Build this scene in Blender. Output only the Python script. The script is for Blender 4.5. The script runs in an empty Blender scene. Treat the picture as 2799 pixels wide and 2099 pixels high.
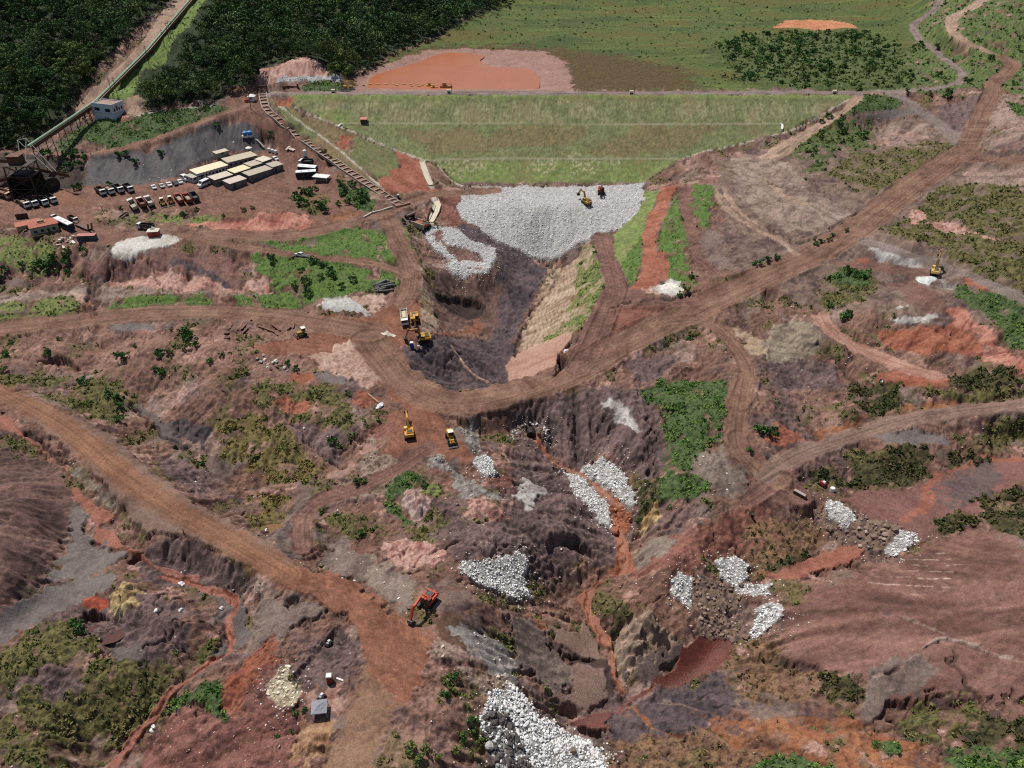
import bpy, math, random
import numpy as np
from mathutils import Vector, Matrix
from mathutils.geometry import delaunay_2d_cdt
R = math.radians
sc = bpy.context.scene
col = sc.collection
random.seed(7)
rng = np.random.default_rng(11)

# ---------------------------------------------------------------- camera, sky, sun, exposure
PITCH = R(35.0); TX = 0.657; TY = 0.4928; CZ = 135.0
cam_d = bpy.data.cameras.new('camera'); cam = bpy.data.objects.new('camera', cam_d); col.objects.link(cam)
cam.location = (0, 0, CZ); cam.rotation_euler = (math.pi/2 - PITCH, 0, 0)
cam_d.sensor_width = 36.0; cam_d.lens = 18.0/TX; cam_d.clip_start = 1; cam_d.clip_end = 6000
sc.camera = cam
SUN_EL, SUN_AZ = 63.0, -42.0                      # azimuth from +Y (away from the camera), negative = to the left
sd = Vector((math.sin(R(SUN_AZ))*math.cos(R(SUN_EL)), math.cos(R(SUN_AZ))*math.cos(R(SUN_EL)), math.sin(R(SUN_EL))))
sun_d = bpy.data.lights.new('sun', 'SUN'); sun_d.energy = 4.3; sun_d.angle = R(0.5); sun_d.color = (1.0, 0.965, 0.91)
sun = bpy.data.objects.new('sun', sun_d); col.objects.link(sun)
sun.rotation_euler = (-sd).to_track_quat('-Z', 'Y').to_euler(); sun.location = (0, 300, 400)
w = bpy.data.worlds.new("World"); sc.world = w; w.use_nodes = True
nt = w.node_tree; bg = nt.nodes['Background']; sky = nt.nodes.new('ShaderNodeTexSky')
sky.sky_type = 'NISHITA'; sky.sun_disc = False; sky.sun_elevation = R(SUN_EL); sky.sun_rotation = R(SUN_AZ)
nt.links.new(sky.outputs[0], bg.inputs[0]); bg.inputs[1].default_value = 0.07
sc.view_settings.view_transform = 'Standard'; sc.view_settings.look = 'None'
sc.view_settings.exposure = 0.12; sc.view_settings.gamma = 1.0
sc.cycles.use_denoising = False; sc.cycles.pixel_filter_type = 'BLACKMAN_HARRIS'; sc.cycles.filter_width = 1.15
sc.cycles.max_bounces = 4; sc.cycles.diffuse_bounces = 2; sc.cycles.transparent_max_bounces = 4

# ---------------------------------------------------------------- photo point -> ray -> world
SP, CP = math.sin(PITCH), math.cos(PITCH)
def tile_xy(t, s):
    p = [tuple(float(q) for q in a.split(',')) for a in s.split()]
    if t == 'F': return p
    r, c = int(t[0]), int(t[1])
    return [(c*553.2 + a[0]*.25, r*414.9 + a[1]*.25) + tuple(a[2:]) for a in p]
def ray(x, y):
    u = (x-1106.0)/1106.0*TX; v = (829.5-y)/829.5*TY
    return u, CP + v*SP, -(SP - v*CP)
def at_z(x, y, z):
    dx, dy, dz = ray(x, y); t = (z-CZ)/dz
    return dx*t, dy*t, z
# ---------------------------------------------------------------- land survey: break lines "x,y,height"
TIN = '''
-500,197,26 300,200,28 610,197,27 1000,196,27 1400,196,27 1852,196,27
622,204,27 1000,205,27 1400,206,27 1850,205,27
640,230,23.6 735,268,17.9 850,322,10.6 917,345,7.8
735,266,18 1000,266,18 1350,267,18 1690,268,18
1850,207,26.8 1760,250,20.6 1690,285,15.6 1560,317,11.2 1470,343,8
917,345,8 1200,342,8 1460,342,8
945,352,7 985,393,1.6 1200,396,1.5 1390,393,1.5 1450,346,7.5
1003,446,.3 1200,447,0 1385,441,0
1000,480,-1.5 1080,522,-7 1150,553,-12 1182,557,-14 1240,530,-9 1300,507,-6 1345,488,-3.5
780,188,25.6 803,165,25.4 900,135,25.2 960,116,25.4 1050,122,25.5 1160,160,25.2 1165,190,25.2 900,190,24.9 1000,150,24.8
765,183,26.2 800,150,26.3 900,110,26.4 1000,104,26.5 1100,106,26.5 1220,138,26.6 1240,190,26.6
770,160,27 900,110,27.5 1000,90,27.5 1300,80,27.5 1600,100,28 1900,120,29 1900,185,27.5
1100,20,28.5 1400,15,28.5 1700,40,28.5 1950,40,30
1000,-60,44 1400,-45,36 1800,-45,36 2100,-60,50 2500,-80,70
590,212,26 640,255,20 700,312,14 780,375,7.5 870,446,2
575,225,24 620,270,19 690,330,12 760,392,6.5 830,440,3
545,205,26 520,235,24 560,262,20 640,305,12
610,165,32 560,160,33 690,130,36 740,170,30 640,190,27.5
0,0,58 200,-20,58 420,0,52 600,0,50 800,0,46 1000,0,36
-450,0,62 -450,150,45 -450,300,18
0,100,42 150,100,42 300,110,38 500,100,38 700,80,35 900,60,31
0,230,24 150,240,21 300,180,27 450,190,28
180,232,22.5 280,130,36 350,65,45
200,275,17 240,258,20 290,240,21.5 350,250,21 480,232,24
-450,322,11 0,322,11.5 100,331,12 230,330,13 330,302,16 430,264,20 500,240,23.5
190,400,5 300,395,5 400,385,5 500,345,7 560,330,8 620,330,8.5
0,380,8 100,350,9.5 150,390,6
-450,420,5 0,430,5 100,440,5 200,440,4.8 320,440,4.8 450,425,4.8 560,410,5 640,400,5 700,370,6
690,410,4.6 760,440,3 620,460,4 520,450,4.2 420,458,4 300,458,4.2
280,470,2.8 420,478,2.8 520,490,1.5 640,492,1.5 720,480,1.8
0,480,4.5 100,500,4 200,530,3.6 300,538,3.4 400,525,3 470,530,2.6
470,510,3 553,514,2.6 628,510,2.4 703,497,2.3 778,472,2.2 828,462,2.2 878,442,2 953,417,1.8 1060,408,1.6
390,500,3.2 553,537,1.6 650,556,.2 780,568,-1.2 850,577,-2 880,595,-3
560,530,1.6 700,520,.6 820,500,.8 850,530,-.6
880,470,1.5 895,540,-1 905,590,-2.8 890,640,-4.6 830,685,-7
0,560,0 100,600,-4 190,600,-4 250,605,-4.5 350,600,-3.5 450,615,-3.5 560,610,-3
-450,600,-5 0,625,-5 200,635,-5.2 450,635,-5 600,635,-4.5
200,600,-1 232,560,2.4 300,545,3 380,545,2.2 470,560,0 520,590,-2.5
600,590,-2 700,610,-3 750,640,-5 680,655,-6.2 850,620,-3.6
-450,720,-8 0,700,-7.6 100,694,-7.5 200,680,-7.4 300,670,-7.2 450,668,-7 600,670,-6.8 700,680,-7
-450,735,-8 0,722,-8 200,698,-7.6 400,686,-7.2 600,692,-7.2 720,706,-7.6 800,725,-8
900,456,.6 960,478,0 1000,500,-2 1075,545,-7 1082,580,-9 1030,598,-9.5 960,562,-6.5 915,505,-2.5
905,560,-2.6 930,600,-6 912,660,-5 915,700,-7
940,640,-9 1000,640,-15 1060,640,-17 1010,690,-19 1060,700,-20.5 960,690,-13 985,735,-15 1060,740,-20
1182,562,-15 1203,590,-16.5 1175,640,-18 1135,700,-19.5 1112,770,-21 1092,828,-22 1050,836,-22 1000,826,-20 940,800,-14
1262,530,-6.5 1303,560,-4 1312,612,-4 1280,685,-5.5 1243,752,-7.5 1205,802,-9
1130,560,-12 1100,640,-17
880,780,-9.3 895,820,-9.5 950,848,-9.3 1050,855,-9.3 1110,846,-9.2 1200,815,-9
870,720,-8 960,742,-9 930,760,-10
800,760,-8.6 860,830,-9.4 900,880,-9.6 1000,884,-9.5 1100,870,-9.3 1250,820,-8.5 1330,770,-7
1000,905,-11.5 1100,917,-13.5 1180,912,-13.5 1290,872,-11.5 1380,820,-9.5
1050,935,-15.5 1200,935,-16.5
1148,945,-20 1190,1000,-22 1240,1025,-22.5 1290,1080,-23.5 1325,1130,-24.5 1340,1180,-25 1355,1235,-25.5 1275,1268,-26 1257,1310,-26.3 1290,1380,-27 1310,1440,-27.3 1332,1490,-27.6 1290,1550,-28 1235,1568,-28.2
1580,1375,-25 1500,1450,-26 1400,1510,-27.2 1320,1540,-28
1545,1340,-22 1620,1370,-22 1520,1290,-20 1640,1300,-19
2500,960,-8 2212,960,-9 2150,990,-10 2060,1020,-11 1980,1060,-12 1880,1090,-13 1780,1060,-12.6
1760,1090,-12.4 1860,1130,-11.5 1980,1190,-12
1755,1120,-15.5 1850,1195,-17 1760,1220,-18 1660,1260,-19 1590,1290,-20
1060,930,-15 1110,1010,-15.5 1180,1060,-17 1230,1120,-18 1290,1200,-20
1050,960,-13 1100,1100,-12.5 1200,1150,-14 1240,1190,-16 1180,1210,-18 1225,1250,-23
1000,1150,-10 1060,1180,-10.5 1140,1190,-14 1150,1285,-20 1050,1262,-13 990,1222,-9
870,900,-9.8 880,960,-10 980,970,-10 1010,930,-11 920,990,-10.6
1050,1300,-10 1110,1330,-15 1180,1400,-22 1240,1430,-25
980,1260,-7.5 940,1310,-6 1000,1380,-8 1090,1420,-14 1180,1480,-21 1240,1520,-25
1040,1500,-9.5 1130,1520,-15.5 1200,1580,-21 1290,1640,-25
980,1440,-6 1000,1560,-6.5 1040,1620,-10 1150,1700,-16 1300,1750,-24
1350,1300,-20 1400,1310,-17 1470,1370,-18.5 1450,1410,-22 1370,1450,-23
1420,1250,-16 1480,1200,-14 1400,1180,-18 1380,1100,-18 1420,1060,-13
1310,1000,-19 1360,1040,-18 1280,950,-18 1350,950,-14
1415,850,-11 1430,900,-11.5 1432,1010,-14 1405,1050,-16
1445,870,-8.5 1450,1010,-11 1470,1060,-11.5 1540,1060,-11.5
1500,760,-5 1580,780,-4.5 1500,900,-7
1400,810,-9 1440,740,-7 1340,800,-9
1560,700,-4 1600,740,-4 1620,800,-4.6 1605,900,-6.5 1605,960,-8 1650,1035,-10.8
1560,1110,-11.6 1480,1140,-12.5 1700,1110,-12.5
2400,920,-2 2212,890,-2 2100,888,-3.2 1930,918,-7 1780,980,-9.8 1680,1035,-11
2400,850,5 2212,855,3 2100,858,1 1960,865,-2 1865,887,-5
2400,878,-1 2212,877,-1.2 2100,880,-3 1960,889,-6.6 1868,910,-9 1780,950,-9.6
1650,925,-7.5 1700,935,-8 1760,880,-7
1900,985,-9 1980,1010,-10 2100,945,-6.5 2212,920,-4 1800,1015,-11
2150,1080,-9 2100,1150,-9.5 2212,1100,-6 2500,1100,0
1700,1230,-17 1700,1300,-16 1690,1400,-18 1800,1250,-12.5 2000,1250,-7 2212,1200,-1 2500,1200,4
2212,1400,-3 2500,1400,0 2000,1450,-8 1850,1450,-12 1890,1540,-14
1650,1470,-21 1500,1540,-25.5 1400,1600,-25.5 1350,1600,-27 1500,1680,-21 1700,1620,-15 2000,1600,-10 2212,1600,-6 2500,1600,-2
1400,1780,-22 1700,1780,-14 2100,1780,-8 2600,1780,-2
-300,700,-7 -400,740,-8 -400,800,-9
-400,800,-8 0,855,-8.2 150,930,-8.2 300,1050,-8.2 400,1115,-8 550,1200,-7.4 700,1270,-6.4 800,1350,-5.2
0,900,-9.5 90,985,-11.6 150,1062,-12.8 255,1125,-13.4 275,1185,-14 330,1230,-15 450,1260,-16 510,1310,-17 490,1380,-18 420,1450,-19.2 330,1560,-21 240,1659,-23 200,1780,-25
150,985,-9 250,1070,-9.2 320,1150,-9
-400,950,0 0,960,-5.5 110,1050,-9.5 150,1150,-12.6 120,1260,-13
-400,1100,8 0,1100,0 0,1250,-4
-400,1380,-11 0,1370,-13 100,1290,-13.2 220,1220,-13.8
320,1180,-10 420,1190,-10 520,1260,-9 600,1330,-8
285,1290,-9.5 250,1330,-10.5 330,1340,-10 450,1370,-13 430,1440,-16 330,1400,-12
210,1375,-15.5 260,1380,-15
-400,1450,-8 0,1440,-11 150,1400,-12 220,1500,-15 120,1560,-15 -400,1659,-8 0,1659,-14 100,1780,-16
560,1440,-9 500,1500,-12 420,1590,-16 380,1500,-18 600,1600,-8.5 350,1700,-18 500,1780,-14
620,1300,-8.3 700,1380,-8.2 640,1430,-9 700,1450,-7 690,1540,-6.5 650,1600,-7
760,1400,-5.2 800,1480,-4.4 800,1600,-4 780,1780,-3
870,1330,-5 880,1450,-4.6 900,1560,-4.8 880,1780,-4
-300,790,-9 0,780,-8.5 60,775,-9 150,800,-12 200,800,-12 260,770,-8.5
80,850,-11 200,880,-12.2 290,890,-14 400,990,-17 500,1050,-18 590,1110,-18.4 600,1140,-18
350,770,-7.5 500,770,-6.5 620,760,-7 720,800,-8
400,830,-9.5 480,880,-10 600,850,-8.5 700,880,-9 760,950,-11.5 660,1000,-14 560,960,-13.5 470,980,-15 740,1000,-14
300,980,-10 420,1080,-11 550,1160,-10
880,1000,-11 800,1030,-12.6 700,1075,-13.6 650,1130,-12.6 650,1200,-9.2
930,1030,-10.5 900,1080,-8.8 940,1110,-8 850,1080,-12.5 860,1140,-14 980,1080,-9 1050,1110,-10.5 950,1150,-12
750,1130,-14 850,1170,-13.4 780,1200,-10.5 700,1200,-11 700,1150,-13
830,1250,-8 900,1220,-9.5
1470,350,7 1440,450,3 1408,550,-1.5 1400,610,-2.5 1370,630,-3
1480,370,7.2 1505,480,3.2 1530,580,0 1545,640,-2
1390,440,.2 1350,520,-3 1345,590,-3.5 1450,520,.5 1470,600,-2 1490,630,-2.4
2060,260,21.5 2100,290,19.5 2010,370,15.5 1900,455,10.4 1800,530,6.5 1650,600,1.5 1550,645,-2 1430,700,-5 1320,755,-7.4 1270,790,-8.2
2124,-5,50 2060,40,43 2056,70,40 2130,120,33.5 2190,145,30 2150,180,27.5 2140,210,25.5 2110,260,21.5
2030,-5,44 1975,45,34 1970,70,32 2010,105,30 2070,155,28 2070,170,27 1960,195,27
2000,60,36 2090,130,31.5 2212,50,44 2212,140,31 2500,150,38
1560,340,10 1700,450,7.4 1840,462,8.6 1720,550,4 1580,480,4.2 1640,340,11.5 1750,380,11.5 1900,330,14.5 1820,290,15.5
1870,225,25 1960,240,21.5 2000,300,17.5 1930,250,20 1900,285,16 2050,220,25
2120,345,19 2212,347,22 2500,350,28 2212,300,27 2160,260,26
2130,370,17 2212,380,20 2212,460,18 2000,480,12.5 2100,560,13 2500,450,26
1880,520,9.3 2000,560,10 2100,605,11 2212,645,12 2500,750,16
2212,600,14 2500,650,20
1950,565,7 2020,600,8 2060,660,7 1850,590,3.5 1840,680,1.5 1960,640,5 2040,680,5 2000,730,1.5
2212,770,8 2100,790,1 1900,745,-2.5 1770,640,0 1700,760,-5 1650,690,-3 1750,830,-7 1850,820,-5 2000,840,-1.5 2212,820,4 2500,800,9
1650,870,-6 1700,870,-6.5
'''
RES = 1.0; GX0, GX1, GY0, GY1 = -600.0, 600.0, 20.0, 960.0
NX, NY = int((GX1-GX0)/RES)+1, int((GY1-GY0)/RES)+1
def gauss(a, s):
    r = max(1, int(s*3)); k = np.exp(-.5*(np.arange(-r, r+1)/s)**2); k /= k.sum()
    for ax in (0, 1):
        pd = [(0, 0), (0, 0)]; pd[ax] = (r, r); b = np.pad(a, pd, mode='edge'); o = np.zeros_like(a)
        n = a.shape[ax]
        for i, q in enumerate(k):
            o += q*(b[i:i+n] if ax == 0 else b[:, i:i+n])
        a = o
    return a
def build_macro():
    pts = {}
    for ln in TIN.strip().splitlines():
        q = [tuple(float(c) for c in a.split(',')) for a in ln.split()]
        q = [np.array(at_z(*a)) for a in q]
        for a, b in zip(q, q[1:]):
            n = max(1, int(np.hypot(*(b-a)[:2])/7))
            if n > 12: n = 12
            for i in range(n+1):
                c = a + (b-a)*i/n; pts[(round(c[0]/2.5), round(c[1]/2.5))] = c
    for x, y, z in ((-700, 20, -8), (0, 20, -15), (700, 20, 0), (-900, 500, 70), (900, 400, 60), (-700, 200, 10), (700, 200, 20), (0, 1100, 70),
                    (-700, 1100, 90), (800, 1100, 110), (400, 900, 60), (-400, 900, 85), (0, 800, 45), (250, 800, 45), (600, 700, 80)):
        pts[(x, y)] = np.array((x, y, z))
    P = np.array(list(pts.values()))
    vs, _, fs, *_ = delaunay_2d_cdt([Vector((p[0], p[1])) for p in P], [], [], 0, 1e-4)
    H = np.zeros((NY, NX))
    zz = P[:, 2]
    for f in fs:
        a, b, c = P[f[0]], P[f[1]], P[f[2]]
        x0, x1 = min(a[0], b[0], c[0]), max(a[0], b[0], c[0]); y0, y1 = min(a[1], b[1], c[1]), max(a[1], b[1], c[1])
        i0, i1 = max(0, int((x0-GX0)/RES)), min(NX-1, int((x1-GX0)/RES)+1); j0, j1 = max(0, int((y0-GY0)/RES)), min(NY-1, int((y1-GY0)/RES)+1)
        if i1 < i0 or j1 < j0: continue
        X, Y = np.meshgrid(GX0+np.arange(i0, i1+1)*RES, GY0+np.arange(j0, j1+1)*RES)
        d = (b[0]-a[0])*(c[1]-a[1])-(c[0]-a[0])*(b[1]-a[1])
        if abs(d) < 1e-6: continue
        l1 = ((X-a[0])*(c[1]-a[1])-(c[0]-a[0])*(Y-a[1]))/d; l2 = ((b[0]-a[0])*(Y-a[1])-(X-a[0])*(b[1]-a[1]))/d
        m = (l1 >= -1e-4) & (l2 >= -1e-4) & (l1+l2 <= 1.0001)
        Z = a[2]+l1*(b[2]-a[2])+l2*(c[2]-a[2])
        H[j0:j1+1, i0:i1+1][m] = Z[m]
    return gauss(H, 1.6)
def bil(G, x, y):
    fx = np.clip((x-GX0)/RES, 0, NX-1.001); fy = np.clip((y-GY0)/RES, 0, NY-1.001)
    i = fx.astype(int); j = fy.astype(int); a = fx-i; b = fy-j
    return (G[j, i]*(1-a)+G[j, i+1]*a)*(1-b)+(G[j+1, i]*(1-a)+G[j+1, i+1]*a)*b
MAC = build_macro()
def march(x, y, f, far=1200.0):
    """first point of the ray through photo point (x, y) that lies under the height function f"""
    d = np.array(ray(x, y)); t = np.arange(60.0, far, 1.0)
    q = CZ + d[2]*t - f(d[0]*t, d[1]*t)
    k = np.argmax(q < 0)
    if q[k] >= 0: k = len(t)-1
    if k == 0: tt = t[0]
    else: tt = t[k-1] + (t[k]-t[k-1])*q[k-1]/(q[k-1]-q[k])
    return d[0]*tt, d[1]*tt, CZ+d[2]*tt
_mf = lambda x, y: bil(MAC, x, y)
def G(x, y): return march(x, y, _mf)[:2]
# ---------------------------------------------------------------- ground cover: kind -> three colours, roughness of relief, edge wobble (m)
PAL = {
 'mudgrey': ('675550', '74625c', '584743', .1, 3), 'drypatch': ('aca27c', 'bcb28c', '8e9060', .08, 2),
 'berm': ('a39a7a', 'aca486', '958e6e', .02, .1), 'roadtan': ('8a6753', '98765f', '745645', .07, 1.2), 'meadow': ('587034', '6c8440', '465e2c', .3, 1.6),
 'redrock': ('94583f', 'a86a4e', '7a4632', .5, 1), 'rubblepile': ('a89880', 'bcae96', '8a7a64', .4, .8),
 'greywash': ('b0aeaa', 'c4c2be', '94928e', .3, 1),
 'base': ('775546', '8f6c5c', '573f39', 1.0, 2), 'forest': ('2c3a20', '3c4526', '1f2a18', .5, 2), 'roadpink': ('a58872', 'b89a84', '8c7060', .15, .5),
 'verge': ('6f8440', '82924e', '566c34', .3, 1), 'lush': ('4a5a32', '5a6b3e', '3a492a', .35, 1.2), 'grass': ('6c7a3e', '83874c', '566236', .4, 1.5),
 'slag': ('504a4c', '5e5656', '433e42', .35, 1), 'yard': ('7c5849', '926b5b', '66483c', .15, 1.2), 'dark': ('453b38', '57493f', '362e2e', .5, 1.5),
 'pink': ('bb8c7c', 'cda394', 'a27062', 1.1, 1.5), 'pinkcream': ('b5907e', 'c9a894', '9a7463', .4, 2), 'palegrey': ('b3aaa2', 'c9c2ba', '948a84', .4, 1.5),
 'white': ('cdc6bb', 'dcd6cc', 'b0a698', .3, 1.2), 'damgrass': ('797b50', '868a5c', '696e46', .08, .5), 'drygrass': ('98906a', 'a89e7a', '848256', .08, 3),
 'browngrass': ('80704c', '8e7a56', '6b6640', .08, 2), 'dampatch': ('6f7248', '7d7e52', '60643e', .1, .6), 'damlush': ('6c7e44', '7f8e4c', '8f8f62', .12, 1),
 'red': ('98583f', 'a96a52', '7c4636', .9, 1.5), 'redcut': ('b3705a', 'c68c78', '96584a', .8, 1.2), 'reddirt': ('9e5f49', 'ad705a', '8a503d', .25, 1.2), 'reddark': ('7f5346', '946456', '6a4338', .8, 2),
 'mud': ('9c7466', 'a98274', '8e6658', .04, 2), 'marsh': ('55622e', '646f38', '4a582a', .1, 3), 'marshbrown': ('5a482a', '665430', '4a3c24', .05, 9),
 'scrubgreen': ('505e34', '626c3c', '444e2c', .5, 8), 'sand': ('c68058', 'd19068', 'b06f4c', .1, 2), 'hill': ('56693a', '6b7a42', '47562f', .6, 2),
 'greyroad': ('837268', '94837a', '6f6058', .15, .6), 'concrete': ('b9ad9c', 'c8bdac', 'a09484', .02, .2), 'purplegrey': ('7c6559', '917869', '64504a', .45, 2),
 'purple': ('6b5652', '806863', '524340', 1.0, 2), 'darkpurple': ('5a4c4e', '6c5a5a', '473e42', .9, 1.6), 'pinkgrey': ('907467', 'a78c7f', '725a52', .9, 2),
 'palepurple': ('97806f', 'aa9384', '826b60', .5, 1.5), 'cliff': ('7e5c52', '8f6b60', '684a41', .55, 1.2), 'mauvepink': ('876456', '9d7868', '6b4c43', .9, 3),
 'greysand': ('786d68', '877b75', '695f5c', .15, 1.5), 'roadred': ('885843', '9b6a54', '724937', .14, 1.5), 'road': ('7e5c4c', '92705d', '66483a', .1, .6), 'roadbrown': ('76544a', '8a665a', '62453c', .18, 1),
 'orange': ('925c40', 'a56e4e', '774a33', .8, 1.2), 'scrub': ('5f5a34', '746c40', '4a4129', .8, 2.5), 'scrubyellow': ('6e6238', '827344', '564a2c', .8, 2.5), 'darkscrub': ('46412a', '565030', '352f22', .7, 1.8),
 'tan': ('b0947a', 'c4aa90', '96795f', .5, 2), 'tangrey': ('90806c', 'a2927c', '7a6a5c', .6, 2), 'ramp': ('b68b78', 'bf9784', 'a87c6a', .04, .4), 'ramppink': ('a87c6a', 'b98f7c', '926656', .2, 1.5),
 'rockbedfar': ('bab6b0', 'c8c4c0', 'a8a29c', .3, .9), 'rockbed': ('aea8a2', 'c0bab4', '908a84', .35, .9), 'brownrock': ('7a6454', '8e7664', '61504a', .5, 1.2), 'greyrock': ('938a82', 'a89f96', '766c66', 1.1, 1.5), 'rubble': ('8d7466', 'a48c7c', '735c50', .6, 2),
 'roadgrey': ('82675b', '937769', '6e554b', .12, .9), 'roadorange': ('8b6047', '966b50', '7c543d', .06, 2), 'hillbrown': ('6c5149', '7d5f55', '57423d', .5, 2), 'redmud': ('9a5e4a', 'a96d58', '84503f', .15, 1),
 'slaggrey': ('665a55', '756964', '554a47', .2, 1.4), 'mudwater': ('8c6842', '95724b', '80603e', .02, .5), 'gravel': ('7e6c60', '917f72', '68584f', .4, 2.5), 'pinkwhite': ('c9aca0', 'dcc4b8', 'a98478', 1.3, 1),
 'river': ('9c5f46', 'a96e52', '8a523c', .04, .5), 'yellowtan': ('b99a68', 'ccb080', '98794e', 1.4, 1), 'redmudpurple': ('80574e', '8c635a', '704a44', .08, 1.5), 'hillred': ('7c574c', '8a655a', '6e4e45', .3, 2),
 'redbright': ('a64c34', 'b65c42', '8c4030', .7, 1), 'greybrown': ('75625a', '88756a', '5f4f4a', .35, 2), 'brownwet': ('5c4234', '6b4e3e', '4c372c', .4, 1), 'greygravel': ('8d837c', 'a0968f', '746b66', .6, 2),
 'mudbrown': ('866a5c', '93776a', '755c52', .06, .8), 'darkbrown': ('4e3e38', '5c4a42', '403330', .3, .8), 'redwater': ('743f34', '7c463a', '6a382f', .02, .5), 'tanrock': ('9c8270', 'b39a86', '7c6658', 1.4, 1.5),
 'redmauve': ('85584c', '98695e', '6c463e', .6, 2), 'orangetan': ('a98060', 'bc9674', '8d6448', 1.2, 1.5), 'scrubred': ('7c5c44', '917054', '5f4734', .9, 2), 'pit': ('6b5048', '7c5f54', '574139', .7, 1.5),
}
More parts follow.
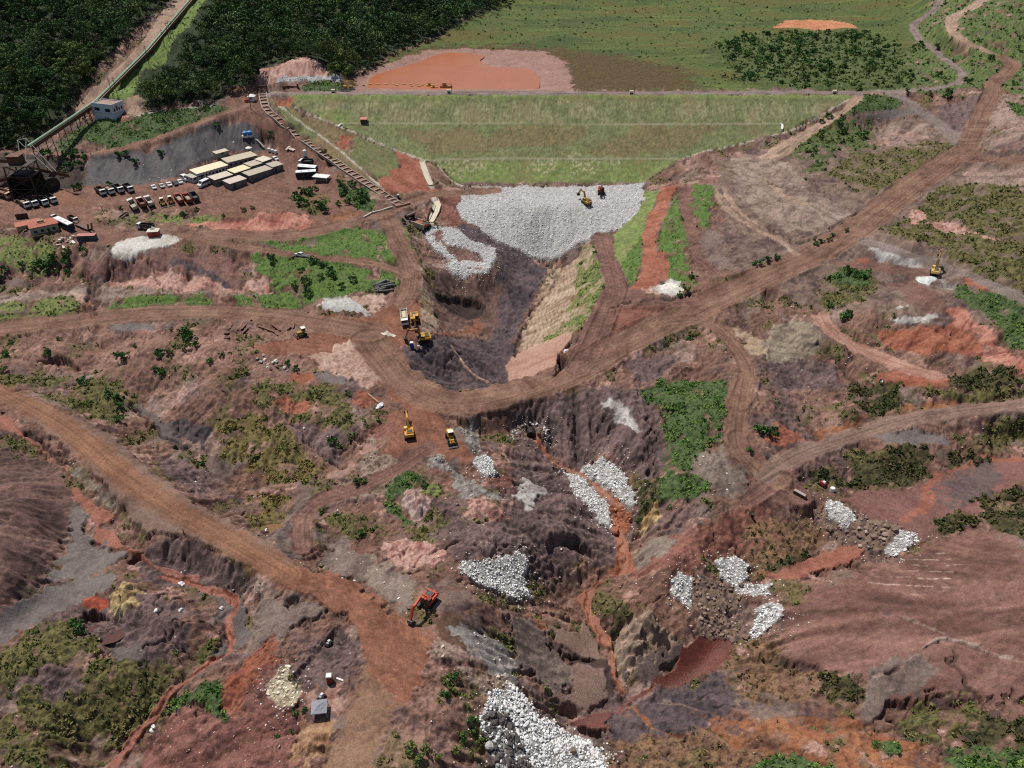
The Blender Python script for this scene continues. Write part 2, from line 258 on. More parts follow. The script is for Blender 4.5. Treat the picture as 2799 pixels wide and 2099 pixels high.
# ---------------------------------------------------------------- areas traced on the ground, in the order they lie over one another
Z = '''
purplegrey F 1560,340 1640,330 1850,280 2000,250 2212,200 2400,200 2400,700 2000,700 1700,640 1560,560
palepurple F 1580,345 1640,338 1700,350 1740,395 1760,420 1830,450 1840,465 1780,490 1700,500 1640,470 1590,420
mauvepink F -400,700 700,710 760,800 700,860 500,800 300,790 0,790 -400,780
forest F -500,-160 430,-160 378,0 148,238 40,330 -500,330
forest F 450,-160 1130,-160 1105,0 1050,30 960,75 850,115 760,165 720,172 690,150 640,125 560,155 545,182 480,216 330,232 290,215 290,170 330,120 400,20
hill F 1900,190 1960,100 2000,20 2020,-160 2900,-160 2900,420 2300,360 2212,260 2160,200 2100,190 2000,205
marsh F 760,172 860,112 960,78 1060,25 1100,-120 2030,-120 2000,40 1960,110 1960,190 1900,195 760,197
marshbrown F 770,190 775,165 880,112 930,98 1100,98 1200,104 1330,120 1480,150 1500,178 1490,196 1000,200
scrubgreen F 1540,95 1650,72 1850,66 1950,100 1965,185 1900,192 1580,180 1590,150
sand 03 55,240 120,190 180,170 600,180 700,205 770,242 650,240 560,250 400,262 300,245 200,240
mud F 766,192 768,172 800,150 880,122 930,107 1000,105 1105,108 1180,112 1215,130 1235,155 1236,200 766,200
roadpink 00 1540,-60 1700,-60 1690,0 1480,240 1290,460 1060,700 840,860 690,985 640,930 740,810 1010,590 1270,310
verge 00 1720,-60 1830,-60 1640,230 1500,340 1400,560 1200,640 1140,830 1090,850 1000,850 840,880 1000,720 1300,450 1500,260
roadpink 00 1100,840 1200,820 1260,860 1190,900 1230,990 1090,1000
lush 00 780,1040 830,1020 1010,1010 1090,1060 1250,980 1400,950 1700,930 1900,905 1995,930 1800,1010 1450,1150 1100,1270 960,1275 850,1230 700,1190 640,1300 500,1290 480,1230 600,1150 700,1080
yard F -200,405 60,405 150,400 240,400 320,392 400,392 480,330 560,320 640,310 700,345 760,420 840,452 700,490 600,505 480,512 450,480 430,455 280,455 250,455 200,445 200,490 300,505 300,530 200,528 100,490 -200,490
yard F 490,190 560,180 575,215 620,270 700,340 640,330 560,280 520,262 500,235
slag 00 960,1330 1350,1300 1500,1200 1850,1060 2090,1050 2250,1130 2300,1290 2000,1300 1850,1350 1640,1430 1600,1480 1450,1550 1300,1590 1150,1600 1000,1590 720,1610 740,1480 760,1400
dark 00 -300,1350 0,1330 300,1340 560,1400 740,1380 760,1500 700,1630 0,1640 -300,1640
pink 01 0,620 60,590 150,600 300,530 380,490 460,500 580,570 630,610 600,650 450,645 250,665 180,700 60,745 10,720
lush 01 380,750 460,700 600,675 740,705 750,785 640,792 520,785 400,788
damgrass F 622,206 1850,206 1760,250 1690,287 1560,317 1470,344 1390,394 985,394 945,352 917,346 850,322 735,272 640,230
drygrass F 655,219 900,221 1200,219 1700,224 1810,225 1740,262 1200,262 740,262
browngrass F 1100,272 1270,275 1260,305 1110,316 1030,310
browngrass F 860,285 1000,275 1090,320 930,330
browngrass F 1560,270 1400,272 1260,330 1340,340 1480,318
damlush F 622,206 1850,206 1845,212 640,214
damlush 01 560,960 700,930 800,1000 780,1070 700,1090 540,1010
damlush F 945,349 1450,347 1390,393 987,393
drypatch 01 1560,1390 1960,1390 1900,1480 1750,1530 1600,1470
drypatch 02 140,1380 380,1380 370,1470 200,1500
drypatch 02 490,1375 740,1375 730,1480 520,1510
drypatch 02 820,1400 930,1400 900,1470 830,1460
drypatch 02 470,1320 640,1310 630,1350 480,1350
browngrass 01 90,860 300,900 560,1050 720,1110 840,1160 830,1370 1030,1550 1120,1659 1000,1659 600,1300 250,1040
dampatch 01 150,890 300,960 540,1150 500,1210 250,1030
dampatch 01 840,1160 1160,1290 1230,1370 1240,1440 1160,1520 1050,1530 820,1370
red 01 690,1240 740,1180 830,1170 820,1280 760,1290
reddirt 01 1210,1300 1440,1390 1430,1440 1520,1600 1640,1659 1100,1659 1030,1540 1170,1520 1160,1470 1250,1440
red 01 130,830 260,810 310,860 280,910 190,910
lush 03 830,820 1080,810 1190,890 1150,930 900,970 700,1000 590,1000 720,940
scrubgreen 03 600,1010 440,1090 150,1270 90,1310 300,1350 420,1400 400,1500 460,1480 500,1330 620,1280 900,1270 900,1080
pinkgrey 03 920,1070 1350,1080 1390,1180 1370,1290 1180,1260 950,1250
slaggrey 03 790,1010 1000,950 1240,930 1300,1000 1000,1040
purple 03 1430,930 1830,840 1890,850 1790,1050 1720,1220 1640,1180
pinkgrey 03 2000,830 2400,790 2400,1310 1900,1310 1890,1150 1940,950
scrub 03 1400,1220 1560,1240 1600,1300 1400,1430 1150,1659 750,1659 500,1500 700,1330 1000,1300
lush 03 2050,880 2209,900 2250,1010 2140,1000
pinkgrey 03 1700,1430 2209,1430 2400,1430 2400,1640 1760,1640 1690,1520
grass 10 -200,370 0,370 150,390 350,440 470,470 480,640 300,700 200,690 0,600 -200,600
redcut 10 1600,290 1750,250 2250,210 2250,330 1700,310
grass 10 1100,200 1350,190 1600,230 2000,190 1850,250 1580,290 1300,260 1110,230
cliff 10 700,570 850,560 1150,570 1500,480 1800,500 2050,600 2130,700 2060,830 1900,770 1700,700 1500,650 1320,680 1250,740 930,760 750,720
pink 10 900,740 1250,740 1400,660 1550,690 1700,700 1900,790 2080,850 2220,730 2380,720 2340,850 1900,865 1700,855 1500,860 950,810
darkpurple 10 1560,560 1750,640 2000,800 1900,770 1700,690 1500,600
palepurple 10 -300,930 0,900 400,860 700,830 1000,830 1500,855 2212,870 2500,850 2400,900 1600,880 1300,900 900,930 650,900 0,980 -300,1000
grass 10 -300,1000 0,970 250,930 500,900 650,900 710,950 680,1010 560,1070 250,1130 -300,1160
meadow 10 1000,960 1100,900 1300,890 1650,880 1800,910 1810,990 1650,1000 1340,1000 1000,1040 860,1010
meadow 10 2000,900 2212,900 2212,1030 2150,1000
pinkcream 10 640,880 780,900 770,1060 730,1060 700,960
greysand 10 950,1150 1300,1150 1350,1190 1000,1215
scrub 10 -300,1540 0,1560 300,1540 600,1600 600,1700 -300,1700
meadow 11 30,430 400,420 700,350 850,310 1050,330 1110,360 1170,480 1230,580 900,580 500,550 200,510
meadow 11 -20,540 100,540 500,600 800,630 1100,670 1230,740 1220,800 1180,790 1000,790 1000,830 900,860 700,910 500,940 420,970 380,900 300,830 150,830 140,720 0,680
meadow 11 0,880 320,840 400,930 390,980 250,1040 0,1000
grass 11 1230,340 1300,340 1360,470 1350,550 1290,500
redcut 11 0,190 200,170 430,200 510,270 440,330 300,310 0,330
orange 11 640,210 760,150 850,160 920,210 720,260 650,260
scrub 11 330,0 600,0 620,150 500,200 330,120
lush 11 820,-30 940,-30 1060,130 980,170 860,80
lush F 735,395 780,415 815,450 800,460 770,450 730,420
palegrey 11 540,970 600,930 720,920 860,930 1000,1050 960,1070 560,1010
pinkcream 11 840,890 930,880 1180,870 1080,950 1020,1060
reddark 11 1560,40 1800,20 1820,100 1760,170 1780,280 1700,320 1560,200
pinkgrey 11 1380,580 1680,570 1640,650 1500,660
tan 11 1400,640 1460,660 1500,800 1530,950 1560,1100 1580,1170 1450,1150 1400,1000 1390,760
pit 11 1510,650 1640,680 1800,760 2000,700 2150,680 2300,700 2300,1300 1900,1200 1600,1180 1540,950 1510,800
darkbrown 11 1540,840 1720,880 1860,900 2000,1000 1900,1100 1850,1130 1700,1060 1580,950
roadred 11 1520,1200 1700,1200 1880,1150 1920,1050 1930,1200 1700,1240 1530,1270
darkpurple 11 1800,280 2000,330 2212,430 2330,500 2330,680 2100,690 2090,520 1900,440 1750,340
darkpurple 12 -30,470 100,490 300,640 280,760 200,850 150,960 60,1200 -30,1400 -200,1300 -100,900
darkpurple 11 1250,1330 1400,1310 1650,1240 2000,1280 2212,1250 2300,1400 2250,1659 1850,1700 1500,1600 1300,1500
roadred 11 -30,1060 600,1060 1000,1080 1180,960 1280,880 1380,880 1420,1020 1430,1180 1330,1300 1240,1350 1260,1480 1420,1659 1000,1659 900,1500 500,1400 0,1420 0,1330 400,1240 560,1210 480,1120 -30,1110
pinkcream 11 480,1420 800,1300 980,1380 1050,1500 1150,1659 900,1659 550,1540
red 11 290,1580 380,1550 510,1590 500,1630 420,1680 290,1630
greysand 11 520,1560 600,1540 700,1600 720,1590 880,1659 560,1680
tan 12 340,620 540,560 640,440 740,450 800,620 820,740 700,1000 500,1290 60,1380 80,1250 170,1050 260,820
grass 12 600,460 740,440 800,600 830,760 700,1000 600,1150 520,1270 250,1290 470,1100 540,850 560,680
damlush 12 1140,-20 1280,-20 1240,110 1170,230 1130,380 1120,640 1090,740 1040,800 990,770 950,650 880,540 870,430 870,370 980,260 1060,170 1120,80
meadow 12 1100,400 1130,380 1120,640 1090,740 1040,800 990,770 960,650 1000,520
meadow 12 1410,-20 1440,100 1480,250 1530,390 1520,460 1480,500 1470,600 1560,750 1600,800 1500,820 1400,760 1340,760 1330,520 1260,500 1240,420 1290,260 1360,120
reddirt 12 1290,-60 1420,-60 1320,200 1270,330 1250,480 1280,530 1330,530 1340,740 1280,800 1150,860 1000,830 1040,800 1110,680 1130,560 1130,380 1170,230 1240,100
roadbrown 12 1430,-60 1540,-60 1570,200 1620,400 1640,600 1740,820 1700,870 1640,850 1600,680 1560,560 1530,420 1470,250
meadow 12 1560,-60 1750,-60 1700,300 1620,310 1570,120
roadbrown 12 740,390 860,390 880,560 960,690 990,760 1000,830 1150,860 1180,920 900,940 840,1010 800,1200 800,1400 700,1500 520,1600 420,1600 520,1380 640,1120 750,930 830,770 800,640 760,500
reddark 12 860,980 960,950 1250,920 1500,900 1560,890 1500,960 1200,1160 1000,1270 850,1340 820,1330 820,1100
pinkcream 12 1150,850 1260,800 1330,870 1240,880
white 12 1220,840 1260,800 1370,760 1440,790 1500,840 1480,870 1380,890 1280,870
ramp 12 0,1410 300,1280 530,1190 520,1260 400,1400 360,1570 -10,1670 -50,1500
tan 12 1860,1080 2000,1200 2200,1300 2212,1400 2080,1430 1980,1280
purple 12 970,1500 1300,1370 1420,1450 1260,1600 1100,1659
scrub 13 1450,-60 2500,-60 2500,900 2209,850 1900,700 1550,540 1450,450 1000,380 930,350 1100,260 1200,170 1350,80
pink 13 1200,150 1360,140 1380,200 1250,290 1210,230
pink 13 1350,260 1580,200 1760,310 1700,360 1450,340
pink 13 1800,340 2000,380 2040,410 1850,430
palegrey 13 870,500 1000,490 1250,560 1420,640 1380,660 1200,640 1000,590
greyrock 13 1480,670 1600,760 1650,820 1580,840 1450,750
scrub 13 490,700 620,660 850,670 960,780 900,860 820,960 600,1000 470,1020 460,800
lush 13 500,720 700,650 860,700 880,790 760,800 600,770
reddirt 13 730,540 870,550 900,620 740,600
white 13 1265,750 1330,730 1460,725 1475,745 1380,805 1300,785
reddirt 13 1620,720 1750,740 1990,860 1980,880 1800,840
lush 13 1610,800 1800,860 2000,880 2209,1000 2400,1080 2400,1450 2209,1380 1950,1130 1780,1000 1620,900
red 13 1080,1200 1330,1150 1600,1140 1800,1200 1870,1300 1860,1400 1600,1390 1400,1380 1200,1410 1000,1340 950,1200
redcut 13 1550,1000 1640,980 1900,1150 2209,1450 2400,1500 2400,1600 2209,1560 1850,1450 1900,1350 1780,1180 1600,1120
roadbrown 13 1000,800 1250,740 1300,800 1500,870 1530,980 1450,1060 1200,960 1150,860
palegrey 13 1010,1060 1100,1080 1240,1060 1450,1060 1400,1100 1150,1115 1020,1100
palegrey 13 1130,980 1200,990 1190,1030 1140,1010
tangrey 13 0,1180 250,1100 380,1150 430,1300 470,1390 370,1420 200,1530 0,1480
purple 13 0,1500 400,1430 550,1480 700,1659 0,1680
darkscrub 13 1560,1560 1800,1520 2209,1560 2400,1560 2400,1700 1560,1659
reddirt 13 1240,1500 1540,1600 1540,1680 900,1680 1000,1560
scrub 20 -200,-100 0,-60 150,0 300,60 660,120 1000,280 950,340 700,260 350,110 0,0 -200,-60
scrub 20 640,-20 1000,-30 1050,130 1080,300 900,300 700,160
slaggrey 20 1050,130 1200,170 1400,300 1640,540 1600,570 1480,510 1360,440 1290,280 1100,190
darkpurple 20 1440,320 1700,310 1850,400 1760,560 1600,480
purple 20 1300,560 1600,650 1800,760 1800,900 1650,920 1400,700
scrubyellow 20 1880,290 2300,240 2600,500 2800,680 2700,850 2500,860 2250,760 2050,700 1900,600
scrub 21 0,0 700,0 830,200 850,330 760,420 450,330 330,330 200,260 0,200
red 21 140,90 250,90 310,150 280,290 240,240 150,150
red 21 300,180 440,150 460,200 350,260 260,250
red 21 820,60 950,60 1080,130 950,220 850,200
purple 21 330,330 700,400 830,520 700,560 770,680 600,650 420,540 340,440
scrubyellow 21 0,900 200,950 300,1000 200,1200 80,1260 -60,1200
roadred 21 1050,-20 1450,-20 1560,90 2212,50 2212,140 1700,210 1560,230 1800,560 1920,640 1850,720 1600,640 1480,520 1150,690 1060,620 1200,350 1050,290 1250,220
greyrock 21 1720,340 1880,310 1950,470 1900,570
reddark 21 1000,330 1170,330 1190,400 1050,550 1000,480
rubble 21 990,470 1050,560 1060,620 1250,640 1400,520 1300,640 1050,830 960,790 880,700 900,600 980,560
mud 21 600,760 790,720 950,550 1000,560 850,700 750,780
lush 21 1120,900 1250,780 1400,760 1500,790 1480,840 1330,850 1380,900 1240,950 1250,1050 1330,1150 1340,1230 1250,1240 1200,1130 1080,1090
pinkwhite 21 1260,930 1400,880 1500,1000 1510,1100 1400,1170 1300,1120 1250,1020
grass 21 1480,840 1560,860 1660,930 1560,950 1450,920
greyrock 21 1430,580 1600,640 1900,830 2100,950 2180,1060 2050,1010 1900,980 1780,930 1680,780 1500,690
pink 21 1800,1000 1960,980 2100,1050 2190,1190 2050,1200 1980,1180 1800,1160
scrub 21 480,1150 700,1130 1000,1200 1100,1270 900,1350 700,1270
scrub 21 1250,1270 1500,1200 1600,1260 1350,1360
purple 21 1480,1300 1850,1200 2212,1200 2300,1450 1800,1530 1600,1400
pink 21 1070,1400 1300,1380 1480,1400 1600,1400 1590,1530 1400,1600 1250,1600 1100,1500
gravel 21 480,1260 760,1340 1000,1480 1300,1659 800,1700 600,1500
reddark 21 1950,700 2212,740 2300,900 2200,900 2050,860
purple 22 0,150 600,60 800,20 1150,100 1300,200 1320,780 1250,830 1100,800 850,600 500,700 300,560 0,560
palegrey 22 760,160 900,140 1000,200 1110,390 1080,420 1010,390 920,330 850,250
purple 22 0,540 300,580 500,800 560,960 870,1260 900,1480 850,1600 540,1380 480,1600 300,1659 0,1659
palegrey 22 30,900 130,800 200,830 300,890 290,920 190,960 160,1080 110,1080 90,990 20,960
darkscrub 22 1100,850 1250,830 1300,1000 1100,1130 1080,1000
yellowtan 22 1130,1130 1200,1020 1250,980 1290,1060 1290,1220 1250,1220 1200,1180 1110,1230
reddark 22 1000,1659 1060,1500 1130,1380 1500,1240 1800,1150 2000,1060 2300,1000 2300,1400 1900,1450 1500,1650
gravel 22 1060,1430 1200,1320 1460,1290 1480,1340 1200,1500 1080,1540
lush 22 1120,80 1300,-30 1930,-30 1850,200 1850,330 1760,480 1620,600 1580,760 1720,880 1650,960 1480,1000 1350,1050 1250,950 1310,780 1320,400 1290,200 1130,120
gravel 22 1620,600 1800,590 2000,760 2000,900 1880,960 1720,880 1580,760
rockbed 22 600,740 760,630 850,650 1000,780 1080,1030 950,1000 740,850
rockbed 22 450,760 560,770 640,800 730,920 870,1050 870,1250 790,1200 560,960
brownrock 22 10,400 100,350 220,340 310,420 300,450 240,440 170,420 110,440 30,440
river 22 110,430 170,420 250,440 290,540 380,660 600,760 750,860 950,1000 960,1080 1010,1250 980,1290 1060,1600 960,1640 760,1680 880,1560 920,1460 870,1260 880,1050 780,950 640,790 560,750 360,690 250,560
redrock 22 850,1060 1060,1060 1030,1220 880,1250
roadbrown 23 -100,700 250,590 300,640 280,760 100,900 260,960 480,1000 350,1060 0,1040
orange 23 1140,170 1500,110 1800,100 2000,110 2300,90 2300,150 1800,180 1500,210 1140,250
orange 23 430,400 600,380 850,280 880,300 550,460 430,470
red 23 0,480 100,350 280,360 340,470 100,540
darkscrub 23 600,180 760,-20 1150,-20 1150,180 950,260 860,250
scrub 23 1200,30 2400,0 2400,80 1500,100 1150,130
scrub 23 1570,430 1900,400 2300,230 2300,450 1990,520 1700,540
greysand 23 900,440 1250,410 1500,440 1560,520 1200,540 1000,500
redmudpurple 23 530,950 800,910 1200,890 1370,830 1400,700 1560,730 1850,620 2400,640 2400,830 1950,950 1850,1050 1900,1130 1650,1100 1450,1180 1440,1320 1300,1330 1100,1230 760,1090 600,980
redmud 23 1300,950 1400,780 1560,730 1850,620 2400,620 2400,655 1850,660 1550,790 1430,880 1450,1000 1400,1100 1250,1150 1090,1200 1200,1090 1330,1020
mudgrey 23 1440,880 1560,800 1900,700 2050,760 1900,950 1650,1040 1480,1000
darkscrub 23 420,800 640,610 750,550 860,560 1190,560 1400,560 1410,640 1340,740 1380,800 1200,880 950,870 800,900 650,880 500,820
darkscrub 23 1480,620 1560,570 1800,520 1960,560 1800,650 1560,720
scrub 23 640,620 760,550 860,570 1000,600 900,650 700,660
darkscrub 23 1450,1180 1650,1120 1850,1160 1700,1230 1650,1300 1560,1340 1450,1300
darkscrub 23 1770,980 2000,940 2300,820 2300,1350 2000,1250 1880,1130 1850,1040
scrubred 23 -200,1100 350,1130 500,1280 480,1380 300,1430 0,1659 -200,1659
darkscrub 23 0,1550 300,1430 500,1390 420,1480 50,1640
hillred 23 1300,1450 1450,1350 1650,1300 1850,1210 2209,1400 2500,1400 2500,1700 600,1700 760,1640 900,1560
redmud 23 -80,1659 30,1640 200,1580 500,1410 700,1380 850,1420 750,1500 500,1590 300,1680
brownrock 23 370,1040 480,1060 760,1130 1050,1210 1130,1280 1280,1310 1290,1350 1100,1470 950,1450 850,1430 700,1350 550,1280 450,1150
rockbed 23 510,990 600,1000 740,1100 740,1150 680,1220 600,1170 480,1060
rockbed 23 1130,1270 1280,1310 1290,1350 1100,1470 980,1440 1060,1370
hillbrown 20 -600,250 0,540 250,580 500,720 600,780 560,870 640,1000 600,1200 500,1500 330,1750 -600,1700
mauvepink 20 -300,-60 0,110 300,330 640,620 800,760 1050,950 1060,1100 900,1250 1000,1130 900,1040 760,960 640,850 590,720 450,640 300,480 80,290 -300,100
redmud 20 -200,200 0,260 80,300 300,500 450,650 590,720 600,860 760,970 900,1050 1010,1120 900,1230 1120,1410 1000,1420 830,1370 760,1130 640,960 560,740 300,520 100,400 -200,300
greysand 20 640,1050 750,1110 740,1250 800,1380 1100,1440 1000,1550 700,1680 400,1680 560,1400 620,1200
tangrey 20 660,760 1000,900 1060,1000 1000,1100 880,1030 700,850
scrub 20 80,430 240,540 330,640 180,600 0,520 -60,430
purple 20 1250,1330 1500,1300 1800,1390 2250,1640 2250,1700 1200,1700 1160,1560
purple 21 -30,1450 100,1560 120,1660 -40,1660
roadgrey 20 -500,-330 -400,-150 0,20 300,160 650,300 1000,460 1300,760 1600,980 2212,1340 2500,1500 2700,1680 2400,1680 2000,1530 1700,1330 1400,1260 1270,1280 1000,1000 650,620 300,330 0,110 -400,-50
gravel 31 600,-100 1400,0 1420,150 1330,330 1150,200 950,60 700,-20
greysand 30 -400,350 0,270 350,100 700,-20 1010,-30 960,120 720,240 400,380 150,480 0,600 -400,750
hillbrown 30 -300,0 330,-30 300,100 0,260 -300,350
purple 30 720,450 800,300 1000,240 1300,200 1650,250 1680,500 1600,700 1300,760 1000,760 900,600
redbright 30 730,210 860,150 930,200 960,270 880,310 760,290
yellowtan 30 950,190 1180,80 1240,150 1120,230 1180,270 1000,370 950,300
slaggrey 30 950,600 1200,580 1250,740 1000,760
slaggrey 30 1400,-30 1900,60 2100,250 2180,450 2080,640 1960,700 1800,690 1960,560 1940,300 1850,180 1600,100
scrub 30 -300,750 0,620 600,380 700,480 900,620 1000,760 1300,760 1680,650 1850,600 1700,800 1500,950 1350,1120 1000,1480 920,1680 -300,1680
purple 30 180,900 400,800 560,770 700,900 500,1050 300,1100
pinkgrey 30 0,1050 80,950 140,1060 130,1130 30,1120
redmauve 30 1180,1690 1400,1250 1560,1100 1700,1100 1900,1250 1900,1000 1950,880 2300,500 2500,900 2700,1300 2700,1690
red 30 1880,1000 1950,880 2250,600 2280,850 2050,1100 1900,1150
lush 30 1400,1180 1560,1000 1800,900 1920,870 1880,1000 1930,1220 1890,1210 1750,1080 1600,1090
greybrown 31 0,100 200,180 450,160 560,240 600,330 400,430 200,560 60,620 0,560
roadred 31 -10,-60 600,-40 900,60 1150,270 1340,330 1560,520 1450,640 1480,760 1200,900 900,860 920,700 900,560 800,400 600,230 300,80
roadtan 31 920,700 1480,700 1460,1000 1200,1200 980,1700 540,1700 740,1300 880,1000
roadred 31 950,560 1500,560 1480,800 1460,1000 1250,1130 1100,1000 980,800
purple 31 700,390 880,560 900,800 850,880 600,920 270,900 260,820 500,600
red 31 0,600 150,520 250,700 180,780 0,850
rubblepile 31 80,960 200,780 270,740 300,900 370,960 350,1080 250,1130 170,1140
orangetan 31 400,1230 650,1230 720,1330 600,1500 430,1640 330,1540
brownwet 31 1500,320 1680,300 1900,480 1900,620 1780,660 1600,540
greygravel 31 1700,450 1950,480 2250,620 2250,950 2000,850 1880,690
rubble 31 1540,700 1560,560 1640,540 1700,640 1870,680 2000,850 2250,950 2250,1100 1900,1100 1990,1000 1700,740
mauvepink 31 1480,760 1600,800 1800,1000 1900,1150 1960,1300 2080,1620 2000,1700 1000,1700 1200,1250 1460,1000
scrub 31 1600,860 1720,820 1780,920 1760,1000 1850,1100 1960,1280 1950,1500 1850,1450 1800,1250 1640,1050
rockbed 31 1940,1130 2060,1030 2212,930 2300,1000 2450,1180 2780,1350 3043,1520 3033,1700 2212,1720 2060,1600 1960,1300
greybrown 32 0,380 150,330 300,430 330,560 540,760 550,860 490,960 300,980 200,870 0,680
orange 32 40,210 150,280 300,430 260,440 90,270
mudbrown 32 330,420 600,480 600,330 700,520 760,640 760,720 600,720 400,600
mudbrown 32 550,740 800,740 840,850 830,1060 640,1160 480,1080 310,1030 500,980
darkbrown 32 480,700 560,680 760,720 870,740 880,1000 840,1060 800,790 600,740
darkscrub 32 860,270 1100,260 1000,400 880,480
rockbed F 990,1222 1040,1215 1090,1197 1138,1190 1140,1230 1148,1285 1110,1290 1060,1265 1010,1245
rockbed F 1030,982 1050,980 1078,1018 1060,1028 1035,1026 1022,1000
tanrock 32 880,470 1100,260 1200,280 1480,560 1440,660 1300,560 1180,540 1160,680 1000,850 900,780
mudgrey 32 1080,850 1200,700 1420,680 1300,850 1170,930
river 32 860,-30 720,100 700,200 710,300 860,520 880,720 900,850 990,980 940,980 870,850 850,600 750,560 640,350 560,190 620,100 760,0
redwater 32 460,1230 700,1190 900,1180 980,1050 1200,950 1450,700 1600,500 1750,490 1910,560 1900,700 1700,840 1450,950 1100,1050 850,1260 840,1310 540,1290
brownrock 32 1500,30 1700,-60 1960,30 2000,250 1860,300 2100,480 2000,540 1850,540 1600,470 1620,330
rockbed 32 1380,30 1450,-40 1560,0 1540,270 1400,160
rockbed 32 1960,120 2060,60 2250,60 2230,150 2030,190
rockbed 32 2120,300 2212,230 2350,230 2330,400 2212,450 2080,530
rockbed 22 1760,1480 1900,1450 2050,1560 2040,1659 1880,1720 1780,1659
darkpurple 32 1050,1100 1350,980 1800,850 1950,1100 1800,1280 1400,1400 900,1400 850,1250 1000,1180
scrubred 32 1940,560 2250,530 2330,600 2700,800 2740,1000 2212,1100 2000,1000 1850,800
hillred 33 170,300 280,160 600,30 700,-60 2500,-60 2500,1000 1700,1050 1000,1100 860,900 500,800 120,640
greybrown 33 900,860 1100,700 1400,680 1500,900 1300,1000 1000,1050
scrubred 32 830,1420 1400,1390 1900,1250 2212,1280 2700,1380 3012,1420 3350,1560 3740,1700 3740,1780 830,1780
orange 33 -600,1200 0,1200 800,1180 850,1250 1150,1330 1400,1440 1540,1500 1530,1750 560,1750 200,1500 -300,1450
darkscrub 33 500,830 700,860 840,1000 850,1050 600,1130 500,1050
scrub 33 1030,1120 1450,1060 1700,1100 1900,1200 1600,1450 1200,1300
darkscrub 33 1850,1200 2400,1150 2400,1750 1550,1750 1560,1500
lush 33 1550,1480 2000,1480 2300,1550 2300,1750 1540,1750
lush 33 -100,1620 60,1550 200,1530 400,1570 560,1656 540,1750 -100,1750
lush 33 960,1430 1100,1420 1200,1500 1130,1540 1000,1520
rockbedfar F 1003,412 1060,404 1300,402 1390,396 1391,430 1376,460 1340,490 1300,506 1240,530 1205,552 1182,557 1150,553 1080,522 1030,491 1000,476 989,452
greywash 01 180,680 350,660 520,640 620,650 720,640 760,680 720,700 600,682 400,692 180,722
rockbedfar 11 1450,340 1560,280 1750,340 1900,440 2060,480 2085,560 2010,680 1890,720 1820,740 1700,700 1630,650 1700,590 1560,500 1480,420
cliff 11 1520,350 1600,330 1640,450 1780,470 1930,530 1980,600 1750,590 1640,490 1550,420
cliff 11 1780,650 1940,650 1900,672
white 10 1020,440 1100,400 1300,380 1420,370 1590,410 1520,440 1250,490 1140,570 950,550 960,510
'''
